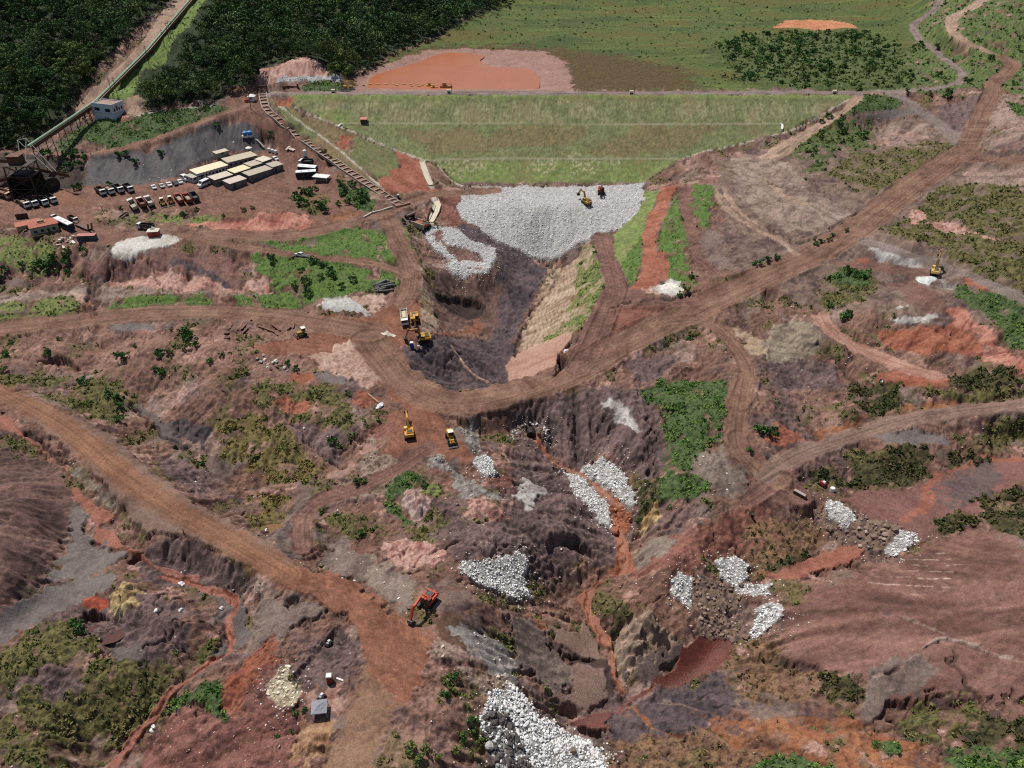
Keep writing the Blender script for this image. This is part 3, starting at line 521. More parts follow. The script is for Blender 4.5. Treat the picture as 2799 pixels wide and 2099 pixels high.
# ---------------------------------------------------------------- roads, tracks, gutters, streams: kind width centre line
L = '''
road 6.0 F -450,322 0,322 60,328 130,335 230,331 330,302 430,264 500,240 530,225
concrete .8 00 1080,1025 1250,985 1400,945 1900,910
greyroad 6.5 F 575,203 700,200 1000,201 1400,201 1855,200
concrete .9 F 640,232 675,250 735,274 850,322 917,347
berm .9 F 735,267 800,265 1030,267 1690,268
berm 1.1 F 917,347 960,343 1300,341 1460,343
concrete .6 F 1850,207 1770,250 1690,290 1560,318 1470,343
concrete .9 F 600,225 690,292 760,345 830,410
concrete 2.6 F 913,350 916,364 923,382 932,402
concrete 1 F 945,355 975,392 1010,402 1060,406
greyroad 5 03 1490,-60 1490,10 1440,90 1270,190 1240,260 1300,340 1370,400 1500,480 1640,600 1700,660 1650,720 1500,760 1250,790 1000,780 780,800
roadpink 5 03 800,810 720,920 600,990 440,1080 250,1180 0,1340 -80,1400
roadpink 4 03 440,1080 300,1200 150,1320 20,1400
greyroad 8 03 1080,810 1200,870 1350,980 1500,1080 1620,1200 1680,1280
roadpink 7 03 1900,-60 1860,0 1720,100 1590,150 1560,220 1590,290 1700,360 1850,420 2030,500 2120,560 2050,640
road 9 03 2030,500 2120,560 2050,640 1930,730 1940,830 1840,960 1780,1150 1720,1280
road 13 F 2090,322 2070,335 2010,372 1900,456 1800,530 1650,600 1550,645 1430,700 1320,755 1270,790 1180,825 1100,850 1020,868 950,868 890,840 845,790 800,735
road 9 F 2090,345 2120,345 2212,348 2450,352
greyroad 6 13 860,440 1100,500 1350,560 1600,650 1900,780 2209,920 2500,1060
roadbrown 6 13 600,620 900,640 1200,680 1350,700
roadbrown 7 F 1296,512 1310,560 1330,620 1322,650 1300,700 1275,760 1245,800
roadbrown 6 F 1500,650 1430,655 1370,650 1330,660
roadpink 2.2 12 1760,-60 1790,60 1850,150 1960,240 2080,310 2212,370 2362,450 2480,570
roadpink 1.6 12 1810,-60 1850,40 1960,170 2100,270 2212,330
roadgrey 2 02 1740,1330 1775,1450 1850,1600 1950,1720
roadpink 2.5 03 0,1490 -30,1540 40,1620 200,1720 380,1790
roadbrown 4 12 1580,560 1680,640 1760,720 1850,700
roadbrown 7 F 1600,950 1640,1015 1690,1048 1725,1066
roadbrown 4 F 1690,1038 1655,1058 1610,1088
road 8 11 -370,370 0,395 300,380 600,330 900,230 1100,190 1300,110 1450,60 1600,10 1850,0 2050,-10
road 8 11 1130,200 1180,340 1250,480 1330,620 1340,760 1310,880 1250,960
road 5 11 -650,370 -300,445 0,490 250,530 600,580 900,600 1150,640 1290,720
road 11 F -450,728 -100,722 0,712 100,700 200,687 312,677 425,674 553,680 640,690 720,702 800,720
concrete 3 11 1540,60 1560,110 1530,200 1500,270
roadorange 8 20 -300,-80 0,60 300,210 600,390 900,650 1200,880 1500,1080 1900,1300 2212,1490 2500,1650
roadbrown 5.5 21 1480,560 1250,720 1050,830 800,920 560,1000 420,1130 400,1250 420,1400
ramppink 6.5 13 430,1000 470,1130 580,1250 800,1360 1100,1480 1500,1600 1600,1640
road 6 F 1440,699 1500,690 1545,703 1575,733 1607,772 1620,805 1612,835 1598,870
road 6 22 1990,-60 1940,200 1900,450 1960,600 2100,730 2300,850
roadgrey 6 23 -40,800 250,600 600,490 1000,360 1500,240 2209,170 2600,140
riverstream 2 30 1400,0 1650,60 1900,130 2030,190 2050,260 1960,340 1980,480 2000,600 1950,690 1750,780 1550,930 1400,1090 1200,1320 1050,1500 950,1700
riverstream 1.2 20 1120,1420 1250,1500 1330,1580 1500,1640 1700,1680
greybrown 3.5 33 940,870 920,1000 960,1100 850,1190
pinkgrey .55 33 2300,760 2200,740 2000,690 1680,590 1500,480 1290,410 1060,330 850,330
pinkgrey .55 33 2100,710 1920,680 1650,580 1500,550 1340,620 1200,740 1080,830 930,830 870,900 880,1060
pinkgrey .45 33 2000,690 1840,600 1700,580
orange .7 32 1060,1130 1150,1230 1200,1330 1450,1390
pinkgrey .9 32 1210,1040 1400,1130 1650,1170 1880,1220
pinkgrey .7 32 1370,1010 1500,1080 1620,1070 1800,1110
pinkgrey .7 32 1800,840 1900,850 2020,930
pinkcream 1 11 1700,1330 1770,1430 1800,1500 1880,1570 2000,1640
redmud 1.5 10 730,680 800,790 790,850 760,930 760,1000 800,1060
'''
# ---------------------------------------------------------------- gullies (width, depth) and hollows (depth) cut into the ground
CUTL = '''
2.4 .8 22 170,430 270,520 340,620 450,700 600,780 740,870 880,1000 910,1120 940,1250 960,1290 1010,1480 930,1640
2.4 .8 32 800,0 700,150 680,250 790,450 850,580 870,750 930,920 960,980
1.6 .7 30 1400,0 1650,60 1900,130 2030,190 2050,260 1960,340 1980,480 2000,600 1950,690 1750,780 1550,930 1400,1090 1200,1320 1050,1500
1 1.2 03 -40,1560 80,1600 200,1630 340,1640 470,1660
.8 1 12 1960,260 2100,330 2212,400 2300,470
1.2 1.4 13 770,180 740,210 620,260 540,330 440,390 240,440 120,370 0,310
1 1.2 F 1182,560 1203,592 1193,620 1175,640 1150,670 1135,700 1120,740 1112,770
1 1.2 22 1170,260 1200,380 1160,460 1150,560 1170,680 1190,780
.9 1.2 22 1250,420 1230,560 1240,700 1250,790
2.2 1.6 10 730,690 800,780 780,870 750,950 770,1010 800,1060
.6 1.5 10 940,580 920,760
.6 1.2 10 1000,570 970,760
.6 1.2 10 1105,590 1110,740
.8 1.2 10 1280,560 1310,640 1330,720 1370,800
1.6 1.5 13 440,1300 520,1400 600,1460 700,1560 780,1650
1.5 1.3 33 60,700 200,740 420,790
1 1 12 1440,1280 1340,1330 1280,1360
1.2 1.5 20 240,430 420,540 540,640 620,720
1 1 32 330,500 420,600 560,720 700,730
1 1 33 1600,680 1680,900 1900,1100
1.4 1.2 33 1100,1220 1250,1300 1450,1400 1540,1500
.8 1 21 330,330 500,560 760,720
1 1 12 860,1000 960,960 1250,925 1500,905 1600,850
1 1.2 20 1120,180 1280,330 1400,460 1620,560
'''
CUTP = '''
3.5 12 400,1380 520,1410 500,1500 370,1590
3.5 22 290,1330 430,1260 560,1300 700,1400 780,1500 500,1570 330,1480
3 20 1150,1440 1250,1400 1260,1440 1170,1560 1090,1560 1080,1510
4 30 690,330 820,300 930,330 945,390 760,430 700,460
1.4 31 700,390 870,560 890,780 600,900 280,890 500,600
2.5 32 400,1130 480,1070 600,1150 600,1200 450,1180
3 32 550,1300 820,1310 835,1400 740,1420 600,1360
3 10 300,1480 500,1400 620,1450 720,1540 640,1560 500,1490
2.5 11 1540,850 1720,885 1860,900 2000,1000 1900,1090 1840,1100 1700,1050 1580,950
2 31 230,170 380,160 380,250 300,280 230,250
2.5 10 710,690 760,690 790,760 740,760
1.6 01 130,830 260,810 310,860 280,910 190,910
2.5 22 110,360 200,360 210,400 140,420
-2.5 30 950,190 1180,80 1240,150 1120,230 1180,270 1000,370 950,300
-3 22 1130,1130 1200,1020 1250,980 1290,1060 1290,1220 1200,1180 1110,1230
-2.5 31 400,1250 650,1250 700,1330 600,1480 430,1600 350,1540
-2.2 21 1260,930 1400,880 1500,1000 1510,1100 1400,1170 1300,1120 1250,1020
-2 21 1820,1000 1960,990 2100,1060 2170,1180 2050,1190 1980,1150 1830,1150
-4 32 900,500 1100,290 1200,300 1450,560 1300,540 1180,540 1150,680 1000,830 910,760
'''
# ---------------------------------------------------------------- noise
PAL['riverstream'] = ('985c48', 'a66a56', '824a3a', .05, .5)
_pt = rng.integers(0, 256, 65536).astype(np.int64)
_ang = rng.uniform(0, 2*math.pi, 65536).astype(np.float32)
def perlin(x, y, seed=0):
    xi = np.floor(x).astype(np.int64); yi = np.floor(y).astype(np.int64)
    xf = (x-xi).astype(np.float32); yf = (y-yi).astype(np.float32)
    u = xf*xf*xf*(xf*(xf*6-15)+10); v = yf*yf*yf*(yf*(yf*6-15)+10)
    def g(i, j, dx, dy):
        a = _ang[(i*7919 + j*104729 + seed*15485863) & 65535]
        return np.cos(a)*dx + np.sin(a)*dy
    n0 = g(xi, yi, xf, yf); n1 = g(xi+1, yi, xf-1, yf); n2 = g(xi, yi+1, xf, yf-1); n3 = g(xi+1, yi+1, xf-1, yf-1)
    a = n0+u*(n1-n0); b = n2+u*(n3-n2)
    return (a+v*(b-a))*1.5
def sstep(a, b, x):
    t = np.clip((x-a)/(b-a), 0, 1); return t*t*(3-2*t)

# ---------------------------------------------------------------- run-off on the 1 m survey grid: streaks down the slope and branching gullies
RX, RY = np.meshgrid(GX0+np.arange(NX)*RES, GY0+np.arange(NY)*RES)
_n = perlin(RX/26, RY/26, 3)*1.4 + perlin(RX/11, RY/11, 4)*.8 + perlin(RX/5, RY/5, 5)*.45
HR = MAC + _n + rng.normal(0, .06, MAC.shape)
def streaks(nst, blur):
    S = gauss(MAC + .5*_n, 2.0); gy, gx = np.gradient(S)
    l = np.hypot(gx, gy)+1e-6; gx /= l; gy /= l
    wn = rng.normal(0, 1, MAC.shape); wn = gauss(wn, blur) if blur else wn; acc = np.zeros_like(wn)
    for sgn in (1, -1):
        jx = np.tile(np.arange(NX, dtype=float), (NY, 1)); jy = np.tile(np.arange(NY, dtype=float)[:, None], (1, NX))
        for k in range(nst):
            ii = np.clip(jx.round().astype(int), 0, NX-1); jj = np.clip(jy.round().astype(int), 0, NY-1)
            acc += wn[jj, ii]; jx += sgn*gx[jj, ii]; jy += sgn*gy[jj, ii]
    return acc/acc.std(), l
STREAK, SLOPE = streaks(9, 0)
RIB, _ = streaks(16, 1.3)
def erode(H, passes, k):
    """let rain cut the soft ground: water gathers down the steepest way and takes soil with it"""
    nb = [(-1, -1), (-1, 0), (-1, 1), (0, -1), (0, 1), (1, -1), (1, 0), (1, 1)]; n = H.size; W_ = H.shape[1]
    idx = np.arange(n).reshape(H.shape)
    for it in range(passes):
        best = np.zeros_like(H); rec = idx.copy()
        for dj, di in nb:
            sh = np.roll(np.roll(H, -dj, 0), -di, 1); drop = (H-sh)/math.hypot(dj, di); m = drop > best; best[m] = drop[m]; rec[m] = np.roll(np.roll(idx, -dj, 0), -di, 1)[m]
        order = np.argsort(H.ravel())[::-1].tolist(); rc = rec.ravel().tolist(); acc = [1.0]*n
        for i in order:
            r = rc[i]
            if r != i: acc[r] += acc[i]
        acc = np.array(acc).reshape(H.shape); cut = np.minimum(k*np.power(acc, .42)*np.minimum(best, 1.2), best*.6)
        H = H-cut
        if it < passes-1: H = H*.8+gauss(H, .8)*.2
    return H, np.log(acc)
_row = int((500-GY0)/RES)
HE = HR.copy(); _fl = np.zeros_like(HR); HE[:_row], _fl[:_row] = erode(HR[:_row], 6, .16)
FLOW = gauss(np.clip((_fl-2.4)/4.0, 0, 1), .5); CUT = HE-MAC

# ---------------------------------------------------------------- ground sheet: finer towards the viewpoint
NC, NRW = 1600, 1290
VMIN, VMAX, SMAX = -.70, .503, 1.45
vv = np.linspace(VMIN, VMAX, NRW); ss = np.linspace(-SMAX, SMAX, NC)
def sheet_xy(s, v):
    D = CZ/(SP-v*CP); return s*TX*D, D*(CP+v*SP)
V2, S2 = np.meshgrid(vv, ss, indexing='ij')
X, Y = sheet_xy(S2, V2); X = X.ravel(); Y = Y.ravel(); N = X.size
def locate(x, y):
    v = (CZ*CP - y*SP)/(-CZ*SP - y*CP) if False else (y*SP-CZ*CP)/(y*CP+CZ*SP)
    D = CZ/(SP-v*CP); return x/(TX*D), v
def sample(A, x, y):
    x = np.asarray(x, float); y = np.asarray(y, float)
    s, v = locate(x, y); fi = np.clip((s+SMAX)/(2*SMAX)*(NC-1), 0, NC-1.001); fj = np.clip((v-VMIN)/(VMAX-VMIN)*(NRW-1), 0, NRW-1.001)
    i = fi.astype(int); j = fj.astype(int); a = fi-i; b = fj-j; A = A.reshape(NRW, NC)
    return (A[j, i]*(1-a)+A[j, i+1]*a)*(1-b)+(A[j+1, i]*(1-a)+A[j+1, i+1]*a)*b
NS = {}
def ns(sc_, seed=0):
    k = (sc_, seed)
    if k not in NS: NS[k] = perlin(X/sc_, Y/sc_, seed).astype(np.float32)
    return NS[k]
def poly_sd(P, pad):
    """vertices near polygon P (world xy): their indices and signed distance (inside > 0)"""
    P = np.array(P); lo = P.min(0)-pad; hi = P.max(0)+pad
    ix = np.nonzero((X > lo[0]) & (X < hi[0]) & (Y > lo[1]) & (Y < hi[1]))[0]
    x, y = X[ix], Y[ix]; d2 = np.full(ix.size, 1e12); ins = np.zeros(ix.size, bool)
    for a, b in zip(P, np.roll(P, -1, 0)):
        e = b-a; L2 = max(e@e, 1e-9); t = np.clip(((x-a[0])*e[0]+(y-a[1])*e[1])/L2, 0, 1)
        d2 = np.minimum(d2, (x-a[0]-t*e[0])**2+(y-a[1]-t*e[1])**2)
        c = (a[1] > y) != (b[1] > y)
        if c.any():
            xx = a[0]+(y-a[1])*(e[0]/(e[1] if abs(e[1]) > 1e-9 else 1e-9)); ins ^= c & (x < xx)
    d = np.sqrt(d2); return ix, np.where(ins, d, -d)
def smooth_line(P, n=3):
    P = [np.array(p) for p in P]
    for _ in range(n):
        Q = [P[0]]
        for a, b in zip(P, P[1:]): Q += [a*.75+b*.25, a*.25+b*.75]
        P = Q+[P[-1]]
    return np.array(P)
def line_sd(P, pad):
    """vertices near polyline P: indices, signed offset, distance along"""
    lo = P.min(0)-pad; hi = P.max(0)+pad
    ix = np.nonzero((X > lo[0]) & (X < hi[0]) & (Y > lo[1]) & (Y < hi[1]))[0]
    x, y = X[ix], Y[ix]; bd = np.full(ix.size, 1e12); off = np.zeros(ix.size); al = np.zeros(ix.size); s0 = 0.0
    for a, b in zip(P, P[1:]):
        e = b-a; L = math.hypot(*e)
        if L < 1e-6: continue
        near = np.nonzero((x > min(a[0], b[0])-pad) & (x < max(a[0], b[0])+pad) & (y > min(a[1], b[1])-pad) & (y < max(a[1], b[1])+pad))[0]
        xn, yn = x[near], y[near]
        t = np.clip(((xn-a[0])*e[0]+(yn-a[1])*e[1])/(L*L), 0, 1); qx = xn-a[0]-t*e[0]; qy = yn-a[1]-t*e[1]
        d = qx*qx+qy*qy; m = d < bd[near]; k = near[m]
        bd[k] = d[m]; off[k] = np.sqrt(d[m])*np.sign(e[0]*qy[m]-e[1]*qx[m]); al[k] = s0+t[m]*L
        s0 += L
    keep = bd < pad*pad
    return ix[keep], off[keep], al[keep]
def lin(h):
    c = np.array([int(h[i:i+2], 16)/255 for i in (0, 2, 4)]); return (np.where(c < .04045, c/12.92, ((c+.055)/1.055)**2.4)*ALB).astype(np.float32)
ALB = .74
Hm = bil(MAC, X, Y); RO = np.full(N, .85, np.float32); COL = np.zeros((N, 3), np.float32); GREEN = np.zeros(N, np.float32); ROCK = np.zeros(N, np.float32)
KINDS = list(PAL); KID = np.zeros(N, np.int16)
GREENS = {'lush': 1, 'meadow': .7, 'grass': .8, 'scrub': .7, 'darkscrub': .9, 'scrubyellow': .8, 'scrubgreen': .9, 'hill': .8, 'forest': .5, 'marsh': .3, 'scrubred': .35, 'verge': .6}
st = bil(STREAK, X, Y).astype(np.float32); fl = bil(FLOW, X, Y).astype(np.float32); slo = bil(SLOPE, X, Y).astype(np.float32)
rb = bil(RIB, X, Y).astype(np.float32); sl_ = np.clip(slo*4, 0, 1)
MIX1 = np.clip(.5+.42*ns(11, 1)+.36*ns(3.2, 2)+.30*ns(1.1, 3)+.22*ns(.45, 4)+(.14*st+.16*rb)*sl_, 0, 1)
MIX2 = sstep(.0, 1.0, .25+.5*ns(7, 6)+.42*ns(2, 7)+.34*ns(.8, 5)-(.12*st+.12*rb)*sl_)
MIX1F = np.clip(.5+.5*ns(2.6, 8)+.5*ns(1.1, 9)+.3*ns(.5, 12), 0, 1); MIX2F = sstep(0, .6, ns(1.5, 10)+.8*ns(.6, 11))
FINE = {'lush', 'meadow', 'grass', 'scrub', 'darkscrub', 'scrubyellow', 'scrubgreen', 'hill', 'forest', 'marsh', 'scrubred', 'verge', 'damgrass', 'drygrass', 'browngrass', 'damlush', 'dampatch', 'rubble', 'rubblepile', 'redrock', 'brownrock', 'rockbed', 'rockbedfar', 'marshbrown'}
def paint(kind, ix, wt):
    c1, c2, c3, ro, ed = PAL[kind]; c1, c2, c3 = lin(c1), lin(c2), lin(c3); q_ = 1.5 if ro > .3 else 1.15; c2 = c1+(c2-c1)*q_; c3 = np.maximum(c1+(c3-c1)*q_*1.1, c1*.3)
    a, b = (MIX1F[ix], MIX2F[ix]) if kind in FINE else (MIX1[ix], MIX2[ix])
    c = c1+(c2-c1)*a[:, None]; c = c+(c3-c)*(b*.85)[:, None]; w_ = wt[:, None].astype(np.float32)
    COL[ix] += (c-COL[ix])*w_; RO[ix] += (ro-RO[ix])*wt; GREEN[ix] += (GREENS.get(kind, 0)-GREEN[ix])*wt; ROCK[ix] += ((1 if kind in ('rockbed', 'rockbedfar', 'brownrock', 'rubble', 'greyrock') else 0)-ROCK[ix])*wt
    KID[ix[wt > .5]] = KINDS.index(kind)
paint('base', np.arange(N), np.ones(N))
# patches of other soil within the bare ground
for kind, sc_, sd_, lo in (('purple', 34, 21, .34), ('mauvepink', 27, 22, .28), ('pinkgrey', 19, 23, .38), ('greybrown', 23, 24, .36), ('scrub', 15, 26, .42)):
    m = sstep(lo-.05, lo+.3, ns(sc_, sd_)+.35*ns(6, sd_+10)+.2*ns(2, sd_+20)); paint(kind, np.arange(N), m*.85)
ZP = {}; SPILL = np.zeros(N, np.float32)
PART = None
for ln in Z.strip().splitlines():
    kind, t, s = ln.split(' ', 2); P = [G(*p) for p in tile_xy(t, s)]
    ZP.setdefault(kind, []).append(P)
    ed = PAL[kind][4]; ix, d = poly_sd(P, max(ed*3+1, 8 if 'rock' in kind or kind in ('rubblepile', 'greywash') else 0))
    if kind in ('rockbed', 'rockbedfar', 'brownrock', 'rubblepile', 'redrock'): SPILL[ix] = np.maximum(SPILL[ix], sstep(-7, 0, d+2*ns(4.5, 31)[ix])**2)
    d = d+(ns(9, 30)[ix]*.8+ns(4.5, 31)[ix]*1.0+ns(1.7, 32)[ix]*.8+ns(.7, 33)[ix]*.3)*ed
    wt = sstep(-.25-.1*ed, .25+.1*ed, d)
    if kind == 'drypatch': wt = wt*sstep(0, .4, ns(1.7, 32)[ix]+.5*ns(.9, 85)[ix])
    if kind == 'drygrass': wt = wt*sstep(-.25, .3, ns(14, 33)[ix]+perlin(X[ix]/1.2, Y[ix]/9, 34))*.8
    elif kind == 'browngrass': wt = wt*.8
    elif kind in ('lush', 'meadow', 'grass', 'scrub', 'scrubyellow', 'darkscrub', 'hill'):
        lo_ = {'lush': -.75, 'meadow': -.6, 'grass': -.35, 'scrub': -.4, 'scrubyellow': -.4, 'darkscrub': -.5, 'hill': -.4}[kind]
        wt = wt*(1-.8*(1-sstep(lo_, lo_+.25, ns(7, 35)[ix]+.5*ns(2.2, 36)[ix])))
    elif kind in ('scrubred', 'orange'): wt = wt*(.35+.65*sstep(-.35, .1, ns(4, 37)[ix]+.5*ns(1.4, 38)[ix]))
    paint(kind, ix, wt)
# vegetation creeping into bare ground, pale and red seams in it
bare = (RO > .7) & (GREEN < .3) & np.isin(KID, [KINDS.index(k) for k in ('base', 'mauvepink', 'pinkgrey', 'greybrown', 'redmauve', 'gravel', 'rubble')]); ix = np.nonzero(bare)[0]
m = sstep(.32, .5, ns(12, 41)[ix]+.45*ns(3, 42)[ix]+.2*ns(1, 43)[ix]); paint('scrub', ix, m*.6)
m = sstep(.38, .6, ns(8, 44)[ix]*.9+.12*st[ix]+.4*ns(2.2, 45)[ix]); paint('pink', ix, m*.6)
m = sstep(.4, .6, ns(9, 46)[ix]*.9-.12*st[ix]+.4*ns(2.5, 47)[ix]); paint('darkpurple', ix, m*.4)
# roads: tyre streaks along them, a level bed, a low windrow along each edge
ROADS = {'road', 'roadbrown', 'greyroad', 'roadgrey', 'roadpink', 'roadorange', 'ramppink'}
DH = np.zeros(N, np.float32)
for ln in L.strip().splitlines():
    kind, wd, t, s = ln.split(' ', 3); wd = float(wd); P = smooth_line([G(*p) for p in tile_xy(t, s)]); big = kind in ROADS
    ix, off, al = line_sd(P, wd/2+(4 if big else 1.2)); hw = wd/2; wob = ns(9, 50)[ix]*(.9 if big else .3)+ns(3.5, 51)[ix]*(.9 if big else .6)+ns(1.2, 52)[ix]*(.35 if big else .12)
    d = hw-np.abs(off)+wob
    if kind == 'roadorange': wt = sstep(-1.2, 2.2, d)*.9
    else: wt = sstep(-.15-.05*wd, .15+.05*wd, d)
    if kind == 'berm': wt = sstep(-.3, .2, hw-np.abs(off))*.8
    if kind in ('ramppink', 'roadpink', 'pinkgrey'): wt = wt*sstep(0, 7, al+2*ns(3.5, 51)[ix])*sstep(0, 7, al.max()-al+2*ns(3.5, 51)[ix])
    paint(kind, ix, wt)
    if big:
        tr = perlin(off*1.5, al*.03, 53)*.9+perlin(off*3.6, al*.07, 54)*.7+perlin(off*.5, al*.012, 55)*.5
        f = 1+np.clip(tr, -.8, .8)*.34+.14*ns(6, 88)[ix]+.1*ns(2, 7)[ix]; COL[ix] *= (1+(f-1)*wt)[:, None].astype(np.float32)
        zc = bil(MAC, P[:, 0], P[:, 1]); kk = np.ones(9)/9; zc = np.convolve(np.pad(zc, 4, mode='edge'), kk, 'valid')
        cum = np.concatenate([[0], np.cumsum(np.hypot(*np.diff(P, axis=0).T))]); zt = np.interp(al, cum, zc)
        bl = sstep(hw+3.5, hw-.3, np.abs(off))*.9; Hm[ix] += (zt-Hm[ix])*bl
        if kind in ('road', 'roadbrown'):
            DH[ix] += (np.exp(-((np.abs(off)-hw-.5)/.55)**2)*(.45+.5*perlin(al*.08, np.sign(off)*7.3, 56))).astype(np.float32)
            DH[ix] -= (wt*np.clip(perlin(off*1.6, al*.03, 53), 0, 1)*.12).astype(np.float32)
def tracks(P, n, seed, amp=.22):
    """faint loops of tyre marks over open ground"""
# tyre marks across the open yards
yk = np.isin(KID, [KINDS.index(k) for k in ('yard', 'roadred', 'roadbrown', 'reddirt')]); ix = np.nonzero(yk)[0]
wx, wy = X[ix]+6*ns(22, 57)[ix], Y[ix]+6*ns(22, 58)[ix]
f = 1+.2*np.clip(perlin(wx*.9+wy*.5, (wy*.9-wx*.5)*.06, 59)+perlin((wx*.95-wy*.3)*.07, (wy*.95+wx*.3)*1.1, 60), -1, 1)
COL[ix] *= f[:, None]
# dry contour lines left by sinking water on the settled tailings
ix = np.nonzero(np.isin(KID, [KINDS.index(k) for k in ('purplegrey', 'tangrey', 'tan', 'palepurple')]))[0]
ph = bil(gauss(MAC, 4), X[ix], Y[ix])*1.15+ns(16, 61)[ix]*1.5+ns(5, 62)[ix]*.5
COL[ix] *= (1-.3*sstep(.80, .97, np.abs(np.sin(ph*math.pi))))[:, None]
# planted rows of pale tufts on the red hill
for t, q in (('23', '860,1640 1300,1450 1450,1400 1700,1430 1850,1560 1600,1700 900,1700'), ('33', '650,60 900,-40 1500,-60 1750,60 1500,200 1000,140'), ('33', '1900,420 2300,380 2300,520 1950,500')):
    ix, d = poly_sd([G(*p) for p in tile_xy(t, q)], 3); a_ = X[ix]*.93-Y[ix]*.36; b_ = X[ix]*.36+Y[ix]*.93
    wt = sstep(.80, .97, np.sin(b_*2.1+.5*ns(9, 63)[ix]))*sstep(.05, .5, perlin(a_*.8, b_*.33, 64)+.3)*sstep(0, 4, d+3*ns(5, 65)[ix]); COL[ix] += (lin('c8ac98')-COL[ix])*(wt*.75)[:, None]
# ---------------------------------------------------------------- relief
rid = lambda a: 1-np.abs(a)*2
Hf = Hm + DH
r_ = RO
rel = bil(CUT, X, Y)*1.15 + rid(ns(5.5, 73)+.25*ns(2.3, 74))*.32 + rb*.34*np.clip(slo*5, .25, 1) + rid(ns(2.4, 75))*.36 + ns(1.1, 76)*.26 + ns(.5, 77)*.11
Hf += rel*r_*np.where(r_ < .3, .5, 1)
Hf += -fl*np.clip(r_, 0, 1)*(.25+.5*np.clip(slo*2.5, 0, 1)) + st*.10*np.clip(slo*4, 0, 1)*np.clip(r_*1.3, 0, 1.1)
Hf += GREEN*np.clip(r_*2, 0, 1)*(np.abs(ns(1.3, 78))*.5+np.abs(ns(3, 79))*.25)
Hf += ROCK*np.abs(ns(.9, 80))*.5
COL *= (1-.30*fl*np.clip(r_, 0, 1))[:, None]
# meandering rills cut by run-off in soft ground
for a_, b_, dp_, sd_ in ((9, 2.6, .9, 91), (4.5, 1.6, .45, 95)):
    q_ = np.abs(ns(a_, sd_)+.35*ns(b_, sd_+1)); mk = sstep(-.1, .35, ns(24, sd_+2)+.4*ns(7, sd_+3))*np.clip((r_-.3)*1.8, 0, 1.1)*(1-.6*GREEN)
    Hf -= dp_*mk*sstep(.09, .0, q_)
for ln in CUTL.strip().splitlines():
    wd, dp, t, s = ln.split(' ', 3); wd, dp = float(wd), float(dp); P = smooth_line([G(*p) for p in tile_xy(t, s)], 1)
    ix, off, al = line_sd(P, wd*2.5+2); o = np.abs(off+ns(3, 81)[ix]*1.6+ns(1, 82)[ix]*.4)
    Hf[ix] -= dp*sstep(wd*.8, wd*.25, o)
    if dp >= 1: COL[ix] += (lin('4a3a36')-COL[ix])*(sstep(wd*.7, wd*.2, o)*.7)[:, None]      # gully shade painted into the bed as a darker colour
for ln in CUTP.strip().splitlines():
    dp, t, s = ln.split(' ', 2); dp = float(dp); P = [G(*p) for p in tile_xy(t, s)]
    ix, d = poly_sd(P, 3); d = d+ns(3, 83)[ix]*.9+ns(1, 84)[ix]*.4
    if dp > 0: Hf[ix] -= dp*sstep(-.2, 1.1, d)
    else: Hf[ix] -= dp*sstep(-.5, 2.5, d)*(.75+.5*rid(ns(2.2, 85)[ix])*.6)
ix = np.nonzero(np.isin(KID, [KINDS.index(k) for k in ('hillred', 'hillbrown')]))[0]; COL[ix] *= np.clip(1+.13*st[ix]+.10*rb[ix], .5, 1.5)[:, None]
ix = np.nonzero(np.isin(KID, [KINDS.index(k) for k in ('damgrass', 'drygrass', 'browngrass', 'damlush', 'dampatch')]))[0]; COL[ix] *= np.clip(1+.16*ns(9, 1)[ix]+.16*ns(2.6, 8)[ix]+.1*perlin(X[ix]/1.1, Y[ix]/7, 34), .6, 1.4)[:, None]; COL[ix] += (lin('8a7a54')-COL[ix])*(sstep(.15, .7, ns(14, 33)[ix]+.5*ns(3, 2)[ix])*.55)[:, None]
ix = np.nonzero(KID == KINDS.index('marsh'))[0]; a_ = perlin(X[ix]/70, Y[ix]/26, 66)+.5*perlin(X[ix]/22, Y[ix]/9, 67)+.3*ns(4, 68)[ix]
COL[ix] += (lin('6a5c30')-COL[ix])*(sstep(.0, .6, a_)*.65)[:, None]; COL[ix] += (lin('3c4a24')-COL[ix])*(sstep(.05, .6, -a_)*.6)[:, None]; a_ = perlin(X[ix]/45+3, Y[ix]/6, 69)+.4*ns(3, 70)[ix]; COL[ix] += (lin('76803c')-COL[ix])*(sstep(.35, .75, a_)*.6)[:, None]
COL = np.clip(COL*np.clip(1+.17*ns(.9, 85)+.17*ns(.45, 86)+.13*ns(.22, 87), .4, 1.7)[:, None], .004, .85).astype(np.float32)
# ground levelled where machines and tents stand
for v_, x_, y_, rd_ in (('31', 1470, 260, 8), ('31', 556, 1172, 4), ('31', 640, 912, 3), ('21', 1320, 440, 7), ('21', 1690, 490, 6), ('13', 1435, 710, 6), ('23', 468, 880, 4), ('23', 272, 965, 3), ('10', 1300, 340, 7)):
    cx, cy = G(*tile_xy(v_, '%g,%g' % (x_, y_))[0]); d = np.hypot(X-cx, Y-cy); ix = np.nonzero(d < rd_*1.6)[0]; z_ = np.median(Hf[d < rd_]) if (d < rd_).any() else 0; b_ = sstep(rd_*1.6, rd_*.7, d[ix])*.92; Hf[ix] += (z_-Hf[ix])*b_
WET = np.isin(KID, [KINDS.index(k) for k in ('river', 'redwater', 'riverstream', 'mudwater')]).astype(np.float32)*.8+np.isin(KID, [KINDS.index(k) for k in ('mud', 'redmud', 'redmudpurple', 'mudbrown', 'slag')])*.3
HF = Hf.astype(np.float64)
_hf = lambda x, y: sample(HF, x, y)
def gz(x, y): return float(sample(HF, x, y))
def P3(x, y): return march(x, y, _hf)           # photo point -> the ground seen there
